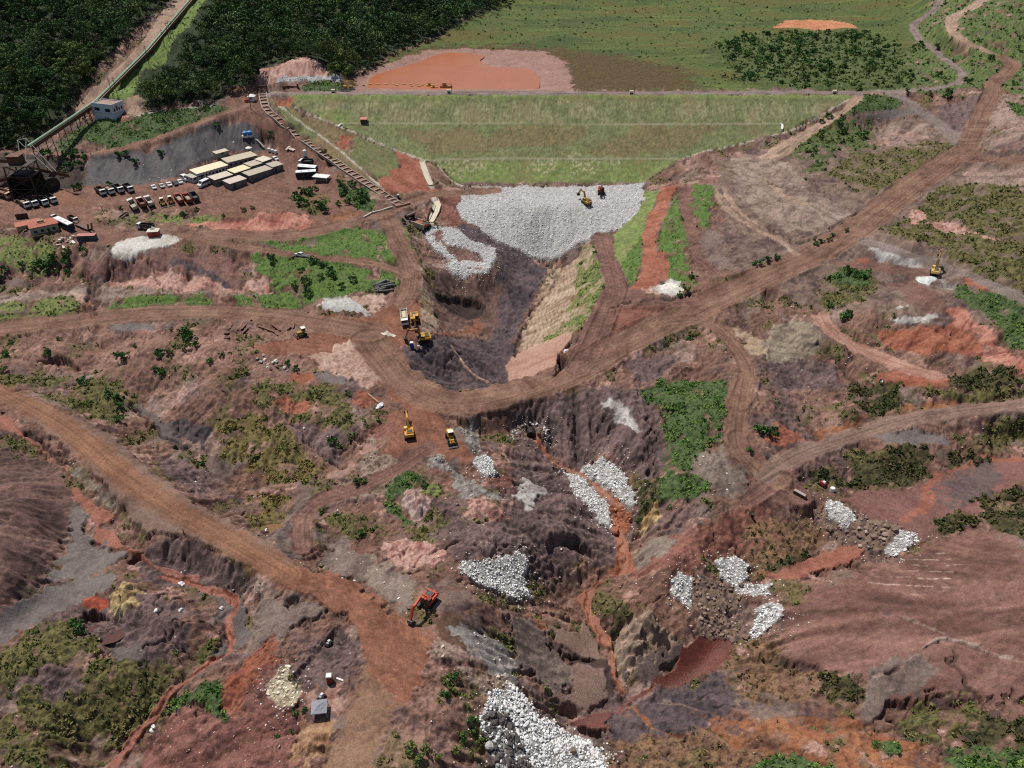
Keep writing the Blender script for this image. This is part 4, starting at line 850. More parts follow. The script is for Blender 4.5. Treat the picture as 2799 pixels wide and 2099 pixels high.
# ---------------------------------------------------------------- materials
def mat(name, c, rough=.7, metal=0.0, var=.12, scale=3.0, bump=0.0):
    m = bpy.data.materials.new(name); m.use_nodes = True; t = m.node_tree; b = t.nodes['Principled BSDF']
    if isinstance(c, str): c = [float(q)/ALB*.85 for q in lin(c)]
    b.inputs['Roughness'].default_value = rough; b.inputs['Metallic'].default_value = metal; b.inputs['Specular IOR Level'].default_value = .3
    tc = t.nodes.new('ShaderNodeTexCoord'); n = t.nodes.new('ShaderNodeTexNoise'); n.inputs['Scale'].default_value = scale; n.inputs['Detail'].default_value = 4
    r = t.nodes.new('ShaderNodeValToRGB'); r.color_ramp.elements[0].position = .3; r.color_ramp.elements[1].position = .7
    r.color_ramp.elements[0].color = [q*(1-var) for q in c]+[1]; r.color_ramp.elements[1].color = [min(.9, q*(1+var)) for q in c]+[1]
    t.links.new(tc.outputs['Object'], n.inputs['Vector']); t.links.new(n.outputs['Fac'], r.inputs['Fac']); t.links.new(r.outputs['Color'], b.inputs['Base Color'])
    if bump:
        bp = t.nodes.new('ShaderNodeBump'); bp.inputs['Strength'].default_value = bump; bp.inputs['Distance'].default_value = .2
        t.links.new(n.outputs['Fac'], bp.inputs['Height']); t.links.new(bp.outputs['Normal'], b.inputs['Normal'])
    return m
def attr_mat(name, attr, rough=.9, bump=.7, bscale=3.2, amp=.36):
    m = bpy.data.materials.new(name); m.use_nodes = True; t = m.node_tree; b = t.nodes['Principled BSDF']; b.inputs['Roughness'].default_value = rough; b.inputs['Specular IOR Level'].default_value = .12
    a = t.nodes.new('ShaderNodeAttribute'); a.attribute_name = attr
    tc = t.nodes.new('ShaderNodeTexCoord'); n = t.nodes.new('ShaderNodeTexNoise'); n.inputs['Scale'].default_value = bscale; n.inputs['Detail'].default_value = 7; n.inputs['Roughness'].default_value = .72
    mr = t.nodes.new('ShaderNodeMapRange'); mr.inputs['From Min'].default_value = .3; mr.inputs['From Max'].default_value = .7; mr.inputs['To Min'].default_value = 1-amp; mr.inputs['To Max'].default_value = 1+amp
    mx = t.nodes.new('ShaderNodeVectorMath'); mx.operation = 'SCALE'
    t.links.new(tc.outputs['Object'], n.inputs['Vector']); t.links.new(n.outputs['Fac'], mr.inputs['Value']); t.links.new(a.outputs['Color'], mx.inputs[0]); t.links.new(mr.outputs[0], mx.inputs['Scale'])
    t.links.new(mx.outputs[0], b.inputs['Base Color'])
    bp = t.nodes.new('ShaderNodeBump'); bp.inputs['Strength'].default_value = bump; bp.inputs['Distance'].default_value = .3
    t.links.new(n.outputs['Fac'], bp.inputs['Height']); t.links.new(bp.outputs['Normal'], b.inputs['Normal'])
    return m
def tagit(o, label=None, cat=None, group=None, kind=None):
    if label: o['label'] = label
    if cat: o['category'] = cat
    if group: o['group'] = group
    if kind or label: o['kind'] = kind or 'thing'
    return o
def np_mesh(name, V, F, m, colr=None, smooth=True):
    """V n x 3, F k x 4 or k x 3 -> one mesh object"""
    me = bpy.data.meshes.new(name); k = F.shape[1]; me.vertices.add(len(V)); me.vertices.foreach_set('co', V.astype(np.float32).ravel())
    me.loops.add(F.size); me.loops.foreach_set('vertex_index', F.astype(np.int32).ravel()); me.polygons.add(len(F))
    me.polygons.foreach_set('loop_start', np.arange(0, F.size, k, dtype=np.int32))
    me.polygons.foreach_set('use_smooth', np.full(len(F), smooth)); me.update(); me.validate()
    if colr is not None:
        ca = me.color_attributes.new('cover', 'FLOAT_COLOR', 'POINT'); ca.data.foreach_set('color', np.hstack([colr, np.ones((len(V), 1))]).astype(np.float32).ravel())
    me.materials.append(m); o = bpy.data.objects.new(name, me); col.objects.link(o); return o
jj, ii = np.meshgrid(np.arange(NRW-1), np.arange(NC-1), indexing='ij'); q0 = (jj*NC+ii).ravel()
ground = np_mesh('ground', np.stack([X, Y, HF], 1), np.stack([q0, q0+1, q0+NC+1, q0+NC], 1), attr_mat('ground_cover', 'cover'), COL)
tagit(ground, kind='structure')
wa = ground.data.attributes.new('wet', 'FLOAT', 'POINT'); wa.data.foreach_set('value', WET.astype(np.float32)); t_ = ground.data.materials[0].node_tree; b_ = t_.nodes['Principled BSDF']; b_.inputs['Specular IOR Level'].default_value = .3
a_ = t_.nodes.new('ShaderNodeAttribute'); a_.attribute_name = 'wet'; mr_ = t_.nodes.new('ShaderNodeMapRange'); mr_.inputs['To Min'].default_value = .95; mr_.inputs['To Max'].default_value = .22; t_.links.new(a_.outputs['Fac'], mr_.inputs['Value']); t_.links.new(mr_.outputs[0], b_.inputs['Roughness'])
# land beyond the surveyed sheet
bo = np_mesh('outer_ground', np.array([[-3000, -1500, -60], [3000, -1500, -60], [3000, 4000, -60], [-3000, 4000, -60.]]), np.array([[0, 1, 2, 3]]), mat('outer_soil', '6a5a44', .95, var=.3, scale=.01)); tagit(bo, kind='structure')
# ---------------------------------------------------------------- standing water
def water(name, t, s, z, c, rough=.12):
    pts = [at_z(*p, z)[:2] for p in tile_xy(t, s)]
    P = smooth_line(pts+[pts[0]], 2)
    me = bpy.data.meshes.new(name); me.from_pydata([(p[0], p[1], z) for p in P[:-1]], [], [list(range(len(P)-1))]); me.update()
    m = mat(name, c, rough, var=.05, scale=.05); m.node_tree.nodes['Principled BSDF'].inputs['Specular IOR Level'].default_value = .5
    me.materials.append(m); o = bpy.data.objects.new(name, me); col.objects.link(o); tagit(o, kind='structure'); return o
water('pond_water', 'F', '800,198 793,182 803,165 840,152 903,135 948,115 978,113 1020,115 1047,119 1045,125 1034,131 1053,145 1106,145 1144,147 1162,160 1167,180 1163,198', 25.9, 'b0683e', .3)
def pool(name, p, rx, ry, dz, c):
    x, y, _ = P3(*p); z = min(gz(x+a, y+b) for a in (-1, 0, 1) for b in (-1, 0, 1))+dz; me = bpy.data.meshes.new(name); n = 28
    me.from_pydata([(x+rx*math.cos(k*6.2832/n)*(1+.12*math.sin(k*6.2832/n*2+1)+.06*math.sin(k*6.2832/n*5)), y+ry*math.sin(k*6.2832/n)*(1+.14*math.cos(k*6.2832/n*3)), z) for k in range(n)], [], [list(range(n))]); me.update(); m = mat(name, c, .1, var=.05, scale=.1); m.node_tree.nodes['Principled BSDF'].inputs['Specular IOR Level'].default_value = .5
    me.materials.append(m); o = bpy.data.objects.new(name, me); col.objects.link(o); tagit(o, kind='structure')
pool('puddle_water', (0+880*.25, 1244.7+500*.25), 5, 3.2, .3, '5a3a30')
pool('puddle_water', (553.2+165*.25, 829.8+1265*.25), 5.5, 3.0, .45, '86623e')
# ---------------------------------------------------------------- plants and rocks: shapes repeated as merged masses (numpy) or single things
AREA = None
_dv = vv[1]-vv[0]; _D = CZ/(SP-V2*CP); _dD = CZ*CP/(SP-V2*CP)**2*_dv
AREA = (2*SMAX/(NC-1)*TX*_D * np.abs(_dD*(CP+V2*SP)+_D*_dv*SP)).ravel()
INVIEW = (np.abs(S2.ravel()) < 1.16) & (V2.ravel() > -.58)
def tuft_shape(nl, seed, flat=.6, leaf=.42):
    r = np.random.default_rng(seed); V = []; F = []
    for k in range(nl):
        th = r.uniform(0, 6.283); ph = r.uniform(.1, 1.45); rad = r.uniform(.35, 1.0)
        c = np.array([math.cos(th)*math.sin(ph)*rad, math.sin(th)*math.sin(ph)*rad, math.cos(ph)*rad*flat+.05])
        n = c+r.normal(0, .45, 3); n /= np.linalg.norm(n)+1e-6; u = np.cross(n, r.normal(0, 1, 3)); u /= np.linalg.norm(u)+1e-6; v = np.cross(n, u)
        l = leaf*r.uniform(.6, 1.3); b = len(V)
        V += [c-u*l, c+v*l*.6, c+u*l, c-v*l*.6]; F.append([b, b+1, b+2, b+3])
    return np.array(V), np.array(F)
def scatter_mesh(name, shapes, pos, size, colr, m, cvar=.25, smooth=False, squash=None, r=None):
    """every shape at pos (n x 3), scaled, turned and tinted -> one mesh"""
    r = r or np.random.default_rng(5); Vs = []; Fs = []; Cs = []; base = 0; pick = r.integers(0, len(shapes), len(pos))
    for k, (V, F) in enumerate(shapes):
        ix = np.nonzero(pick == k)[0]
        if not ix.size: continue
        a = r.uniform(0, 6.283, ix.size); ca, sa = np.cos(a), np.sin(a); S = size[ix][:, None]
        x = (V[None, :, 0]*ca[:, None]-V[None, :, 1]*sa[:, None])*S; y = (V[None, :, 0]*sa[:, None]+V[None, :, 1]*ca[:, None])*S; z = V[None, :, 2]*S
        if squash is not None: z = z*squash[ix][:, None]
        P = np.stack([x, y, z], 2)+pos[ix][:, None, :]
        f = F[None]+(np.arange(ix.size)*len(V))[:, None, None]+base; base += ix.size*len(V)
        per = np.repeat(1+r.uniform(-cvar, cvar, (ix.size, len(V)//4+1)), 4, axis=1)[:, :len(V)]
        Vs.append(P.reshape(-1, 3)); Fs.append(f.reshape(-1, F.shape[1])); Cs.append((colr[ix][:, None, :]*per[:, :, None]).reshape(-1, 3))
    return np_mesh(name, np.vstack(Vs), np.vstack(Fs), m, np.vstack(Cs), smooth)
def leaf_mat(name):
    m = attr_mat(name, 'cover', .75, .0, 3.0, .2); return m
LEAF = leaf_mat('leaf_cover')
DENS = {'meadow': (.35, .22, .5), 'lush': (1.0, .35, .95), 'grass': (.22, .4, .8), 'scrub': (.55, .4, 1.0), 'scrubyellow': (.7, .4, 1.0), 'darkscrub': (.6, .6, 1.3), 'scrubgreen': (.2, .6, 1.9), 'hill': (.08, .7, 1.6), 'marsh': (.02, .6, 1.4), 'scrubred': (.2, .4, .9), 'verge': (.12, .5, 1), 'damlush': (.05, .3, .6), 'orange': (.08, .4, 1.0)}
TCOL = {'meadow': ('648038', '587230', '74904a', '4a6428'), 'lush': ('527533', '6b8e3e', '3f5d26', '7e974b'), 'grass': ('7c9044', '687b3c', '929c54', '586b35'), 'scrub': ('656f38', '7b7c47', '515d33', '857a50'), 'scrubyellow': ('7c7a40', '91884d', '646837', '9a8050'),
        'darkscrub': ('47502c', '565633', '384226', '635b39'), 'scrubgreen': ('485f2e', '5a6f37', '384d26', '6f8144'), 'hill': ('5c7639', '4c6433', '728844', '405426'), 'marsh': ('687439', '566230', '7a7842', '5d6833'), 'scrubred': ('7b683e', '656237', '8e744b', '565630'),
        'verge': ('7f9e44', '6b8c3c', '97ae56', '5d7835'), 'damlush': ('768a44', '8a9756', '687c40', '9e9e66'), 'orange': ('686839', '565f30', '7c6f42', '8c6844')}
tr_ = np.random.default_rng(21); Ppos = []; Psz = []; Pc = []
for k, (dn, s0, s1) in DENS.items():
    ok = np.nonzero((KID == KINDS.index(k)) & INVIEW & ((GREEN > GREENS.get(k, 0)*.45)))[0]
    patch = np.clip(.55+ns(6, 101)[ok]*.9+ns(2.3, 102)[ok]*.5, .05, 1.6)
    ok = ok[tr_.random(ok.size) < dn*AREA[ok]*patch*np.where(Y[ok] < 300, 2.4, 1.3)]
    if k == 'orange': ok = ok[tr_.random(ok.size) < .5]
    j = lambda: tr_.uniform(-.2, .2, ok.size)
    x, y = X[ok]+j(), Y[ok]+j(); Ppos.append(np.stack([x, y, sample(HF, x, y)-.08], 1)); Psz.append(tr_.uniform(s0, s1, ok.size)*np.clip(.8+ns(5, 103)[ok]*.6, .4, 1.5))
    cs = np.array([lin(c) for c in TCOL[k]]); pk = (sstep(-.5, .5, ns(8, 104)[ok]+.5*tr_.normal(0, 1, ok.size))*3.99).astype(int); Pc.append(cs[pk])
Ppos = np.vstack(Ppos); Psz = np.concatenate(Psz); Pc = np.vstack(Pc)
print('tufts', len(Ppos))
und = scatter_mesh('undergrowth', [tuft_shape(9, s, .65, .52) for s in range(6)], Ppos, Psz, Pc, LEAF, .3); tagit(und, kind='stuff')
# ---- rocks
def rock_shape(seed, sub=1):
    r = np.random.default_rng(seed); t = (1+5**.5)/2
    V = [np.array(v, float) for v in [(-1, t, 0), (1, t, 0), (-1, -t, 0), (1, -t, 0), (0, -1, t), (0, 1, t), (0, -1, -t), (0, 1, -t), (t, 0, -1), (t, 0, 1), (-t, 0, -1), (-t, 0, 1)]]; V = [v/np.linalg.norm(v) for v in V]
    F = [(0, 11, 5), (0, 5, 1), (0, 1, 7), (0, 7, 10), (0, 10, 11), (1, 5, 9), (5, 11, 4), (11, 10, 2), (10, 7, 6), (7, 1, 8), (3, 9, 4), (3, 4, 2), (3, 2, 6), (3, 6, 8), (3, 8, 9), (4, 9, 5), (2, 4, 11), (6, 2, 10), (8, 6, 7), (9, 8, 1)]
    for _ in range(sub):
        mid = {}; nf = []
        def m(a, b):
            k = (min(a, b), max(a, b))
            if k not in mid: q = V[a]+V[b]; V.append(q/np.linalg.norm(q)); mid[k] = len(V)-1
            return mid[k]
        for a, b, c in F: ab, bc, ca = m(a, b), m(b, c), m(c, a); nf += [(a, ab, ca), (b, bc, ab), (c, ca, bc), (ab, bc, ca)]
        F = nf
    W = np.array(V)
    for k in range(9):                                    # flat broken faces
        n = r.normal(0, 1, 3); n /= np.linalg.norm(n); d = W@n; lim = r.uniform(.5, .8); W -= np.outer(np.clip(d-lim, 0, None), n)
    W *= r.uniform(.75, 1.25, 3); W += r.normal(0, .02, W.shape); return W, np.array(F)
ROCKM = attr_mat('broken_rock', 'cover', .85, .3, 2.5, .2)
BIG = {}
def inpoly(P, x, y):
    P = np.array(P); ins = np.zeros(np.shape(x), bool)
    for a, b in zip(P, np.roll(P, -1, 0)):
        c = (a[1] > y) != (b[1] > y); ins ^= c & (x < a[0]+(y-a[1])*(b[0]-a[0])/(b[1]-a[1] if abs(b[1]-a[1]) > 1e-9 else 1e-9))
    return ins
FARBED = Y > 225
ROCKP = {'rockbedfar': (3.6, ('e8e6e2', 'd8d5d0', 'f0eeea', 'b8b4b0'), .11, .27), 'greywash': (.8, ('dcdad6', 'c8c5c0', 'e6e4e0', 'aeaaa6'), .15, .35), 'rockbed': (3.6, ('e8e6e2', 'd4d1cc', 'f0eeea', 'b4b0aa'), .11, .28), 'brownrock': (.7, ('7d675a', '8c7666', '69584e', 'a08c7c'), .28, .75), 'rubble': (.35, ('b09a8a', '9a8474', 'c4b4a4', '84705f'), .15, .4),
         'greyrock': (.15, ('a8a098', 'c0b8b0', '8c847c', 'b4a898'), .2, .45), 'gravel': (.07, ('b8aea4', 'd0c6bc', '9c8e84', 'c4b8a8'), .12, .3), 'greygravel': (.3, ('b4aca4', 'ccc4bc', '968c84', 'a89c90'), .12, .32), 'purple': (.05, ('a8988c', 'c8bcb0', '84746a', '645650'), .09, .3),
         'redmauve': (.3, ('a88878', 'b89c8c', 'd0c0b0', '80604f'), .07, .22), 'mauvepink': (.1, ('a89488', 'c4b4a8', '907c72', '70605a'), .07, .25), 'redrock': (1.0, ('9c6448', 'b07454', '864f3a', '70402e'), .25, .5), 'rubblepile': (1.8, ('d8ccb0', 'c4b494', 'e2d8c0', 'a8987c'), .2, .42), 'base': (.08, ('a08c80', 'c4b4a8', '8a766c', '6c5a52'), .08, .28), 'slag': (.04, ('c8c0b8', 'd8d0c8', 'a09890', '807870'), .15, .4), 'slaggrey': (.03, ('c0b8b0', 'd8d0c8', 'a09890', '807870'), .12, .4)}
Rp = []; Rs = []; Rc = []; Rk = []
rr = np.random.default_rng(31)
for k, (dn, cs, s0, s1) in ROCKP.items():
    ok = np.nonzero((KID == KINDS.index(k)) & INVIEW)[0]; ok = ok[rr.random(ok.size) < dn*AREA[ok]*(1.5 if 'rockbed' in k else 1)]
    x, y = X[ok]+rr.uniform(-.2, .2, ok.size), Y[ok]+rr.uniform(-.2, .2, ok.size); sz = rr.uniform(s0, s1, ok.size)*rr.choice([.6, .8, 1, 1.5], ok.size)*(np.where(Y[ok] < 125, 1.3, 1.0) if k == 'rockbed' else 1)
    c = np.array([lin(q) for q in cs])[rr.choice(4, ok.size, p=[.34, .28, .22, .16])]
    Rp.append(np.stack([x, y, sample(HF, x, y)+sz*.18], 1)); Rs.append(sz); Rc.append(c); Rk += [k]*ok.size
ok = np.nonzero(INVIEW & (SPILL > .02) & (RO > .25) & ~np.isin(KID, [KINDS.index(k) for k in ('rockbed', 'rockbedfar', 'brownrock', 'rubblepile', 'redrock', 'river', 'redwater')]))[0]; ok = ok[rr.random(ok.size) < .9*AREA[ok]*SPILL[ok]]
sz = rr.uniform(.09, .3, ok.size); Rp.append(np.stack([X[ok], Y[ok], HF[ok]+sz*.15], 1)); Rs.append(sz); Rc.append(np.array([lin(q) for q in ('dcd8d2', 'c0bab2', 'a89c92', '80726a')])[rr.integers(0, 4, ok.size)]); Rk += ['spill']*ok.size
Rp = np.vstack(Rp); Rs = np.concatenate(Rs); Rc = np.clip(np.vstack(Rc)*1.38*rr.uniform(.82, 1.1, (len(Rs), 1)), 0, .84); Rk = np.array(Rk)
# the near chute: dark coarse boulders along its outer side
xy = lambda t, s: [G(*p) for p in tile_xy(t, s)]
darkz = xy('31', '1950,1200 2060,1130 2212,1240 2320,1500 2420,1700 2080,1600 1960,1300')
dk = inpoly(darkz, Rp[:, 0], Rp[:, 1]) & (Rk == 'rockbed') & (rr.random(len(Rk)) < .55)
Rc[dk] = np.array([lin(q) for q in ('5c5450', '6e6460', '4c4644')])[rr.integers(0, 3, dk.sum())]; Rs[dk] *= 1.8
# the ground where the bench of the rock slope is packed down to a pale running surface
bench = xy('F', '1003,412 1060,404 1300,402 1330,420 1260,440 1150,425 1000,440'); fl_ = inpoly(bench, Rp[:, 0], Rp[:, 1]) & (Rk == 'rockbedfar') & (rr.random(len(Rk)) < .8)
keep = ~fl_; Rp, Rs, Rc, Rk, dk = Rp[keep], Rs[keep], Rc[keep], Rk[keep], dk[keep]
dist = np.hypot(np.hypot(Rp[:, 0], Rp[:, 1]), CZ-Rp[:, 2]); near = Rs/dist; inpic = np.zeros(len(Rs), bool)
fwd = Rp[:, 1]*CP-(Rp[:, 2]-CZ)*SP; uu = Rp[:, 0]/fwd/TX; v_ = (Rp[:, 1]*SP+(Rp[:, 2]-CZ)*CP)/fwd/TY; inpic = (np.abs(uu) < .99) & (np.abs(v_) < .99)
rank = np.argsort(-(near*inpic*(Rk == 'rockbed'))); big = rank[:290]; rest = np.ones(len(Rs), bool); rest[big] = False
print('rocks', len(Rs))
RS = [rock_shape(s, 0) for s in range(8)]
o = scatter_mesh('riprap', RS, Rp[rest], Rs[rest], Rc[rest], ROCKM, .06, False, rr.uniform(.6, 1, rest.sum())); tagit(o, kind='stuff')
RMESH = {}
def rock_obj(p, s, tone, label, group, name='boulder'):
    k = (tone, random.randrange(6))
    if k not in RMESH:
        V, F = rock_shape(100+k[1], 1); me = bpy.data.meshes.new(name); me.from_pydata(V.tolist(), [], F.tolist()); me.update()
        me.materials.append(ROCKMATS[tone]); RMESH[k] = me
    o = bpy.data.objects.new(name, RMESH[k]); col.objects.link(o); o.location = p; q = random.uniform(.8, 1.2); o.scale = (s*q, s/q, s*.75); o.rotation_euler = (random.uniform(-.3, .3), random.uniform(-.3, .3), random.uniform(0, 6.28))
    tagit(o, label, 'boulder', group); return o
ROCKMATS = {'white': mat('pale_rock', 'e2e0dc', .85, var=.18, scale=2.5, bump=.5), 'dark': mat('dark_rock', '5c5450', .85, var=.25, scale=2.5, bump=.5), 'brown': mat('brown_rock', '7d675a', .9, var=.25, scale=2.5, bump=.5), 'grey': mat('grey_rock', 'b4afa9', .85, var=.2, scale=2.5, bump=.5), 'red': mat('red_rock', '96604c', .9, var=.25, scale=2.5, bump=.5)}
for i in big:
    tone = 'dark' if dk[i] else ('grey' if Rc[i].mean() < .36 else 'white')
    rock_obj(Rp[i], Rs[i]*1.05, tone, {'dark': 'dark grey boulder among paler rocks of the riprap chute', 'grey': 'mid grey rock lying in the bed of white riprap', 'white': 'whitish angular rock in the bed of broken riprap'}[tone], tone+' rocks of the riprap beds')
# single big rocks
for x, y, s, tone, lb in ((1327, 1150, 1.5, 'red', 'large reddish block of rock on the right edge of the orange stream'), (1238, 1625, 1.0, 'brown', 'brown boulder at the right foot of the riprap chute'), (1058, 1612, 1.1, 'grey', 'tan boulder at the left foot of the riprap chute'),
                      (575, 1147, .6, 'white', 'single white rock beside the haul road berm'), (338, 1320, .6, 'white', 'white rock by the red stream below the culvert')):
    p = P3(x, y); rock_obj((p[0], p[1], gz(p[0], p[1])+s*.25), s, tone, lb, None)
for i, (x, y) in enumerate(((556, 775), (563, 783), (572, 778), (580, 788), (590, 784), (598, 793), (606, 789), (585, 797), (614, 796), (570, 768), (596, 781), (622, 802), (577, 794))):
    p = P3(x, y); s = random.uniform(.5, 1.0); rock_obj((p[0], p[1], gz(p[0], p[1])+s*.3), s, random.choice(('white', 'brown', 'grey')), 'loose rock in the heap along the edge of the bare pink fan', 'loose rocks by the pink fan')
# ring of stones round the culvert mouth
for k in range(34):
    a = math.pi*(1.12-1.24*k/33); p = P3(1147+38*math.cos(a)*random.uniform(.8, 1.1), 942-26*math.sin(a)*random.uniform(.75, 1.1)); s = random.uniform(.35, .6)
    rock_obj((p[0], p[1], p[2]+s*.3), s, random.choice(('white', 'brown', 'grey')), 'stone in the ring round the culvert mouth of the orange stream', 'stones round the culvert mouth')
# ---- trees and shrubs
BARK = mat('bark', '6a5a4a', .9, var=.3, scale=2)
def crown_arrays(seed, nclump, nleaf, rad, hgt, leaf, cols, base=0.0):
    r = np.random.default_rng(seed); V = []; F = []; C = []
    for k in range(nclump):
        th = r.uniform(0, 6.283); rr_ = rad*math.sqrt(r.uniform(0, 1))*.8; ph = r.uniform(0, 1); c0 = np.array([math.cos(th)*rr_, math.sin(th)*rr_, base+hgt*(.25+.6*ph)*(1-.35*(rr_/rad)**2)]); cr = rad*r.uniform(.26, .44)
        cc = lin(cols[r.integers(0, len(cols))])*r.uniform(.75, 1.3)
        for _ in range(nleaf):
            d = r.normal(0, 1, 3); d /= np.linalg.norm(d); d[2] = abs(d[2])*.9-.15; c = c0+d*cr*r.uniform(.7, 1.05)
            n = d+r.normal(0, .5, 3); n /= np.linalg.norm(n); u = np.cross(n, r.normal(0, 1, 3)); u /= np.linalg.norm(u); v = np.cross(n, u); l = leaf*r.uniform(.6, 1.4); b = len(V)
            V += [c-u*l, c+v*l*.6, c+u*l, c-v*l*.6]; F.append([b, b+1, b+2, b+3]); q = cc*r.uniform(.75, 1.3); C += [q]*4
    return np.array(V), np.array(F), np.array(C)
def mesh_only(name, V, F, m, C=None, smooth=False):
    o = np_mesh(name, V, F, m, C, smooth); me = o.data; bpy.data.objects.remove(o); return me
def trunk_mesh(h, r0, seed, limbs=5):
    r = np.random.default_rng(seed); V = []; F = []
    def limb(a, b, ra, rb):
        a, b = np.array(a, float), np.array(b, float); d = b-a; d /= np.linalg.norm(d); u = np.cross(d, (0, 1, .3)); u /= np.linalg.norm(u); v = np.cross(d, u); i = len(V)
        for p, q in ((a, ra), (b, rb)):
            for k in range(6): V.append(p+(u*math.cos(k*1.0472)+v*math.sin(k*1.0472))*q)
        for k in range(6): F.append([i+k, i+(k+1) % 6, i+6+(k+1) % 6, i+6+k])
    limb((0, 0, -.5), (.1, 0, h*.5), r0, r0*.7); limb((.1, 0, h*.5), (.2, .1, h*.85), r0*.7, r0*.25)
    for k in range(limbs):
        a = k*6.283/limbs+r.uniform(-.4, .4); z = h*r.uniform(.35, .6); limb((.1, 0, z), (math.cos(a)*h*.33, math.sin(a)*h*.33, z+h*.25), r0*.4, r0*.12)
    return mesh_only('trunk', np.array(V), np.array(F), BARK)
FC = ('4c6834', '5a7840', '3e562c', '68824a', '526c46', '74844e', '5c6a3e')
TREES = []; TINTS = (FC[:4], FC, ('3c542a', '48602f', '344a26'), ('5c7038', '6e8044', '4c6032'), ('4a6a3c', '587a48', '3e5a34'), ('6c7640', '7c844c', '586236'), FC[2:], ('3a4c30', '465a38', '32422a'))
for s in range(12):
    rad = (3.2, 4.4, 2.6, 5.4, 3.8, 3.0, 4.8, 3.5, 2.8, 6.0, 4.1, 3.3)[s]; h = (9, 11, 7.5, 12, 9.5, 11.5, 9, 8, 10, 12.5, 10, 7)[s]
    V, F, Cc = crown_arrays(200+s, 10+int(rad*2.2), 42, rad, h*.75, .36, TINTS[s % 8] if s != 6 else ('6c8040', '7e8e4c', '5c7038'), h*.18); TREES.append((mesh_only('crown', V, F, LEAF, Cc), trunk_mesh(h, .22, s)))
def plant(kit, name, label, cat, p, s, group, parts=('crown', 'trunk')):
    e = bpy.data.objects.new(name, None); col.objects.link(e); e.location = p; e.rotation_euler = (0, 0, random.uniform(0, 6.28)); e.scale = (s, s, s*random.uniform(.85, 1.15)); e.empty_display_size = .5
    tagit(e, label, cat, group)
    for n, me in zip(parts, kit): c = bpy.data.objects.new(n, me); col.objects.link(c); c.parent = e
    return e
# forest: points on a jittered lattice inside the traced woods
fp = []
for P in ZP['forest']:
    A = np.array(P); lo, hi = A.min(0), A.max(0); sp = 5.6
    gx, gy = np.meshgrid(np.arange(max(lo[0], -480), hi[0], sp), np.arange(lo[1], min(hi[1], 800), sp)); gx = gx.ravel()+rr.uniform(-2, 2, gx.size); gy = gy.ravel()+rr.uniform(-2, 2, gy.size); m = inpoly(P, gx, gy); fp.append(np.stack([gx[m], gy[m]], 1))
fp = np.vstack(fp); fz = sample(HF, fp[:, 0], fp[:, 1])
fw = fp[:, 1]*CP-(fz-CZ)*SP; fu = fp[:, 0]/fw/TX; fv = (fp[:, 1]*SP+(fz-CZ)*CP)/fw/TY; m = (np.abs(fu) < 1.14) & (fv < 1.1) & (fv > -1); fp, fz, fw, fu, fv = fp[m], fz[m], fw[m], fu[m], fv[m]
clear = np.array([KINDS.index(k) for k in ('roadpink', 'verge', 'road', 'pink', 'greywash', 'mud', 'marshbrown', 'lush', 'concrete', 'roadorange')])
def hides(x, y, z):
    """whether a crown standing here would stand in front of the cleared strip, the road or the pond shore"""
    d = np.array((x, y, z-CZ)); t = np.arange(1.004, 1.9, .006); q = CZ+d[2]*t-sample(HF, d[0]*t, d[1]*t); k = np.argmax(q < 0)
    if q[k] >= 0: return False
    s_, v_ = locate(d[0]*t[k], d[1]*t[k]); i = int(np.clip((s_+SMAX)/(2*SMAX)*(NC-1), 0, NC-1)); j = int(np.clip((v_-VMIN)/(VMAX-VMIN)*(NRW-1), 0, NRW-1)); return KID[j*NC+i] in clear
kp = np.array([not any(hides(x+dx, y, z+h) for h, dx in ((2, 0), (5, -3), (5, 3), (8, 0), (9, -2), (9, 2))) for (x, y), z in zip(fp, fz)]); fp, fz, fw, fu, fv = fp[kp], fz[kp], fw[kp], fu[kp], fv[kp]
vis = (np.abs(fu) < .99) & (fv < .97); order = np.argsort(fw+1e6*(~vis)); print('forest trees', len(fp), vis.sum())
for i in order[:280]:
    q_ = float(perlin(np.array([fp[i, 0]/38]), np.array([fp[i, 1]/38]), 7)[0])*1.3+rr.normal(0, .45); k = rr.choice((2, 7, 10)) if q_ < -.35 else (rr.choice((3, 5, 6, 11)) if q_ > .5 else rr.choice((0, 1, 4, 8, 9))); e = plant(TREES[k], 'forest_tree', 'dark green tree in the dense forest on the hillside', 'tree', (fp[i, 0], fp[i, 1], fz[i]-.3), rr.uniform(.6, 1.3), 'trees of the hillside forest')
rest = order[280:]; sh = []
FS = []
for s in range(8):
    V, F, Cc = crown_arrays(260+s, 12, 28, (3.8, 2.8, 5.0, 3.2, 4.4, 2.4, 5.6, 3.6)[s], (8, 9, 10, 6.5, 8, 7, 10, 9)[s], .5, FC, 2.0); FS.append((V, F))
pc = np.array([lin(c) for c in FC])[rr.integers(0, len(FC), len(rest))]*rr.uniform(.7, 1.35, (len(rest), 1))*(1+.5*perlin(fp[rest, 0]/38, fp[rest, 1]/38, 7))[:, None]
o = scatter_mesh('forest_canopy', FS, np.stack([fp[rest, 0], fp[rest, 1], fz[rest]], 1), rr.uniform(.75, 1.25, len(rest)), pc, LEAF, .35); tagit(o, kind='stuff')
SHR = []
for s in range(6):
    V, F, Cc = crown_arrays(300+s, 7, 34, 1.0, 1.5, .17, (('4a7038', '587e42', '3e6432') if s < 4 else ('6a7c40', '7c8c4c', '5a6c36')), .05); SHR.append((mesh_only('crown', V, F, LEAF, Cc), trunk_mesh(1.3, .05, 50+s, 4)))
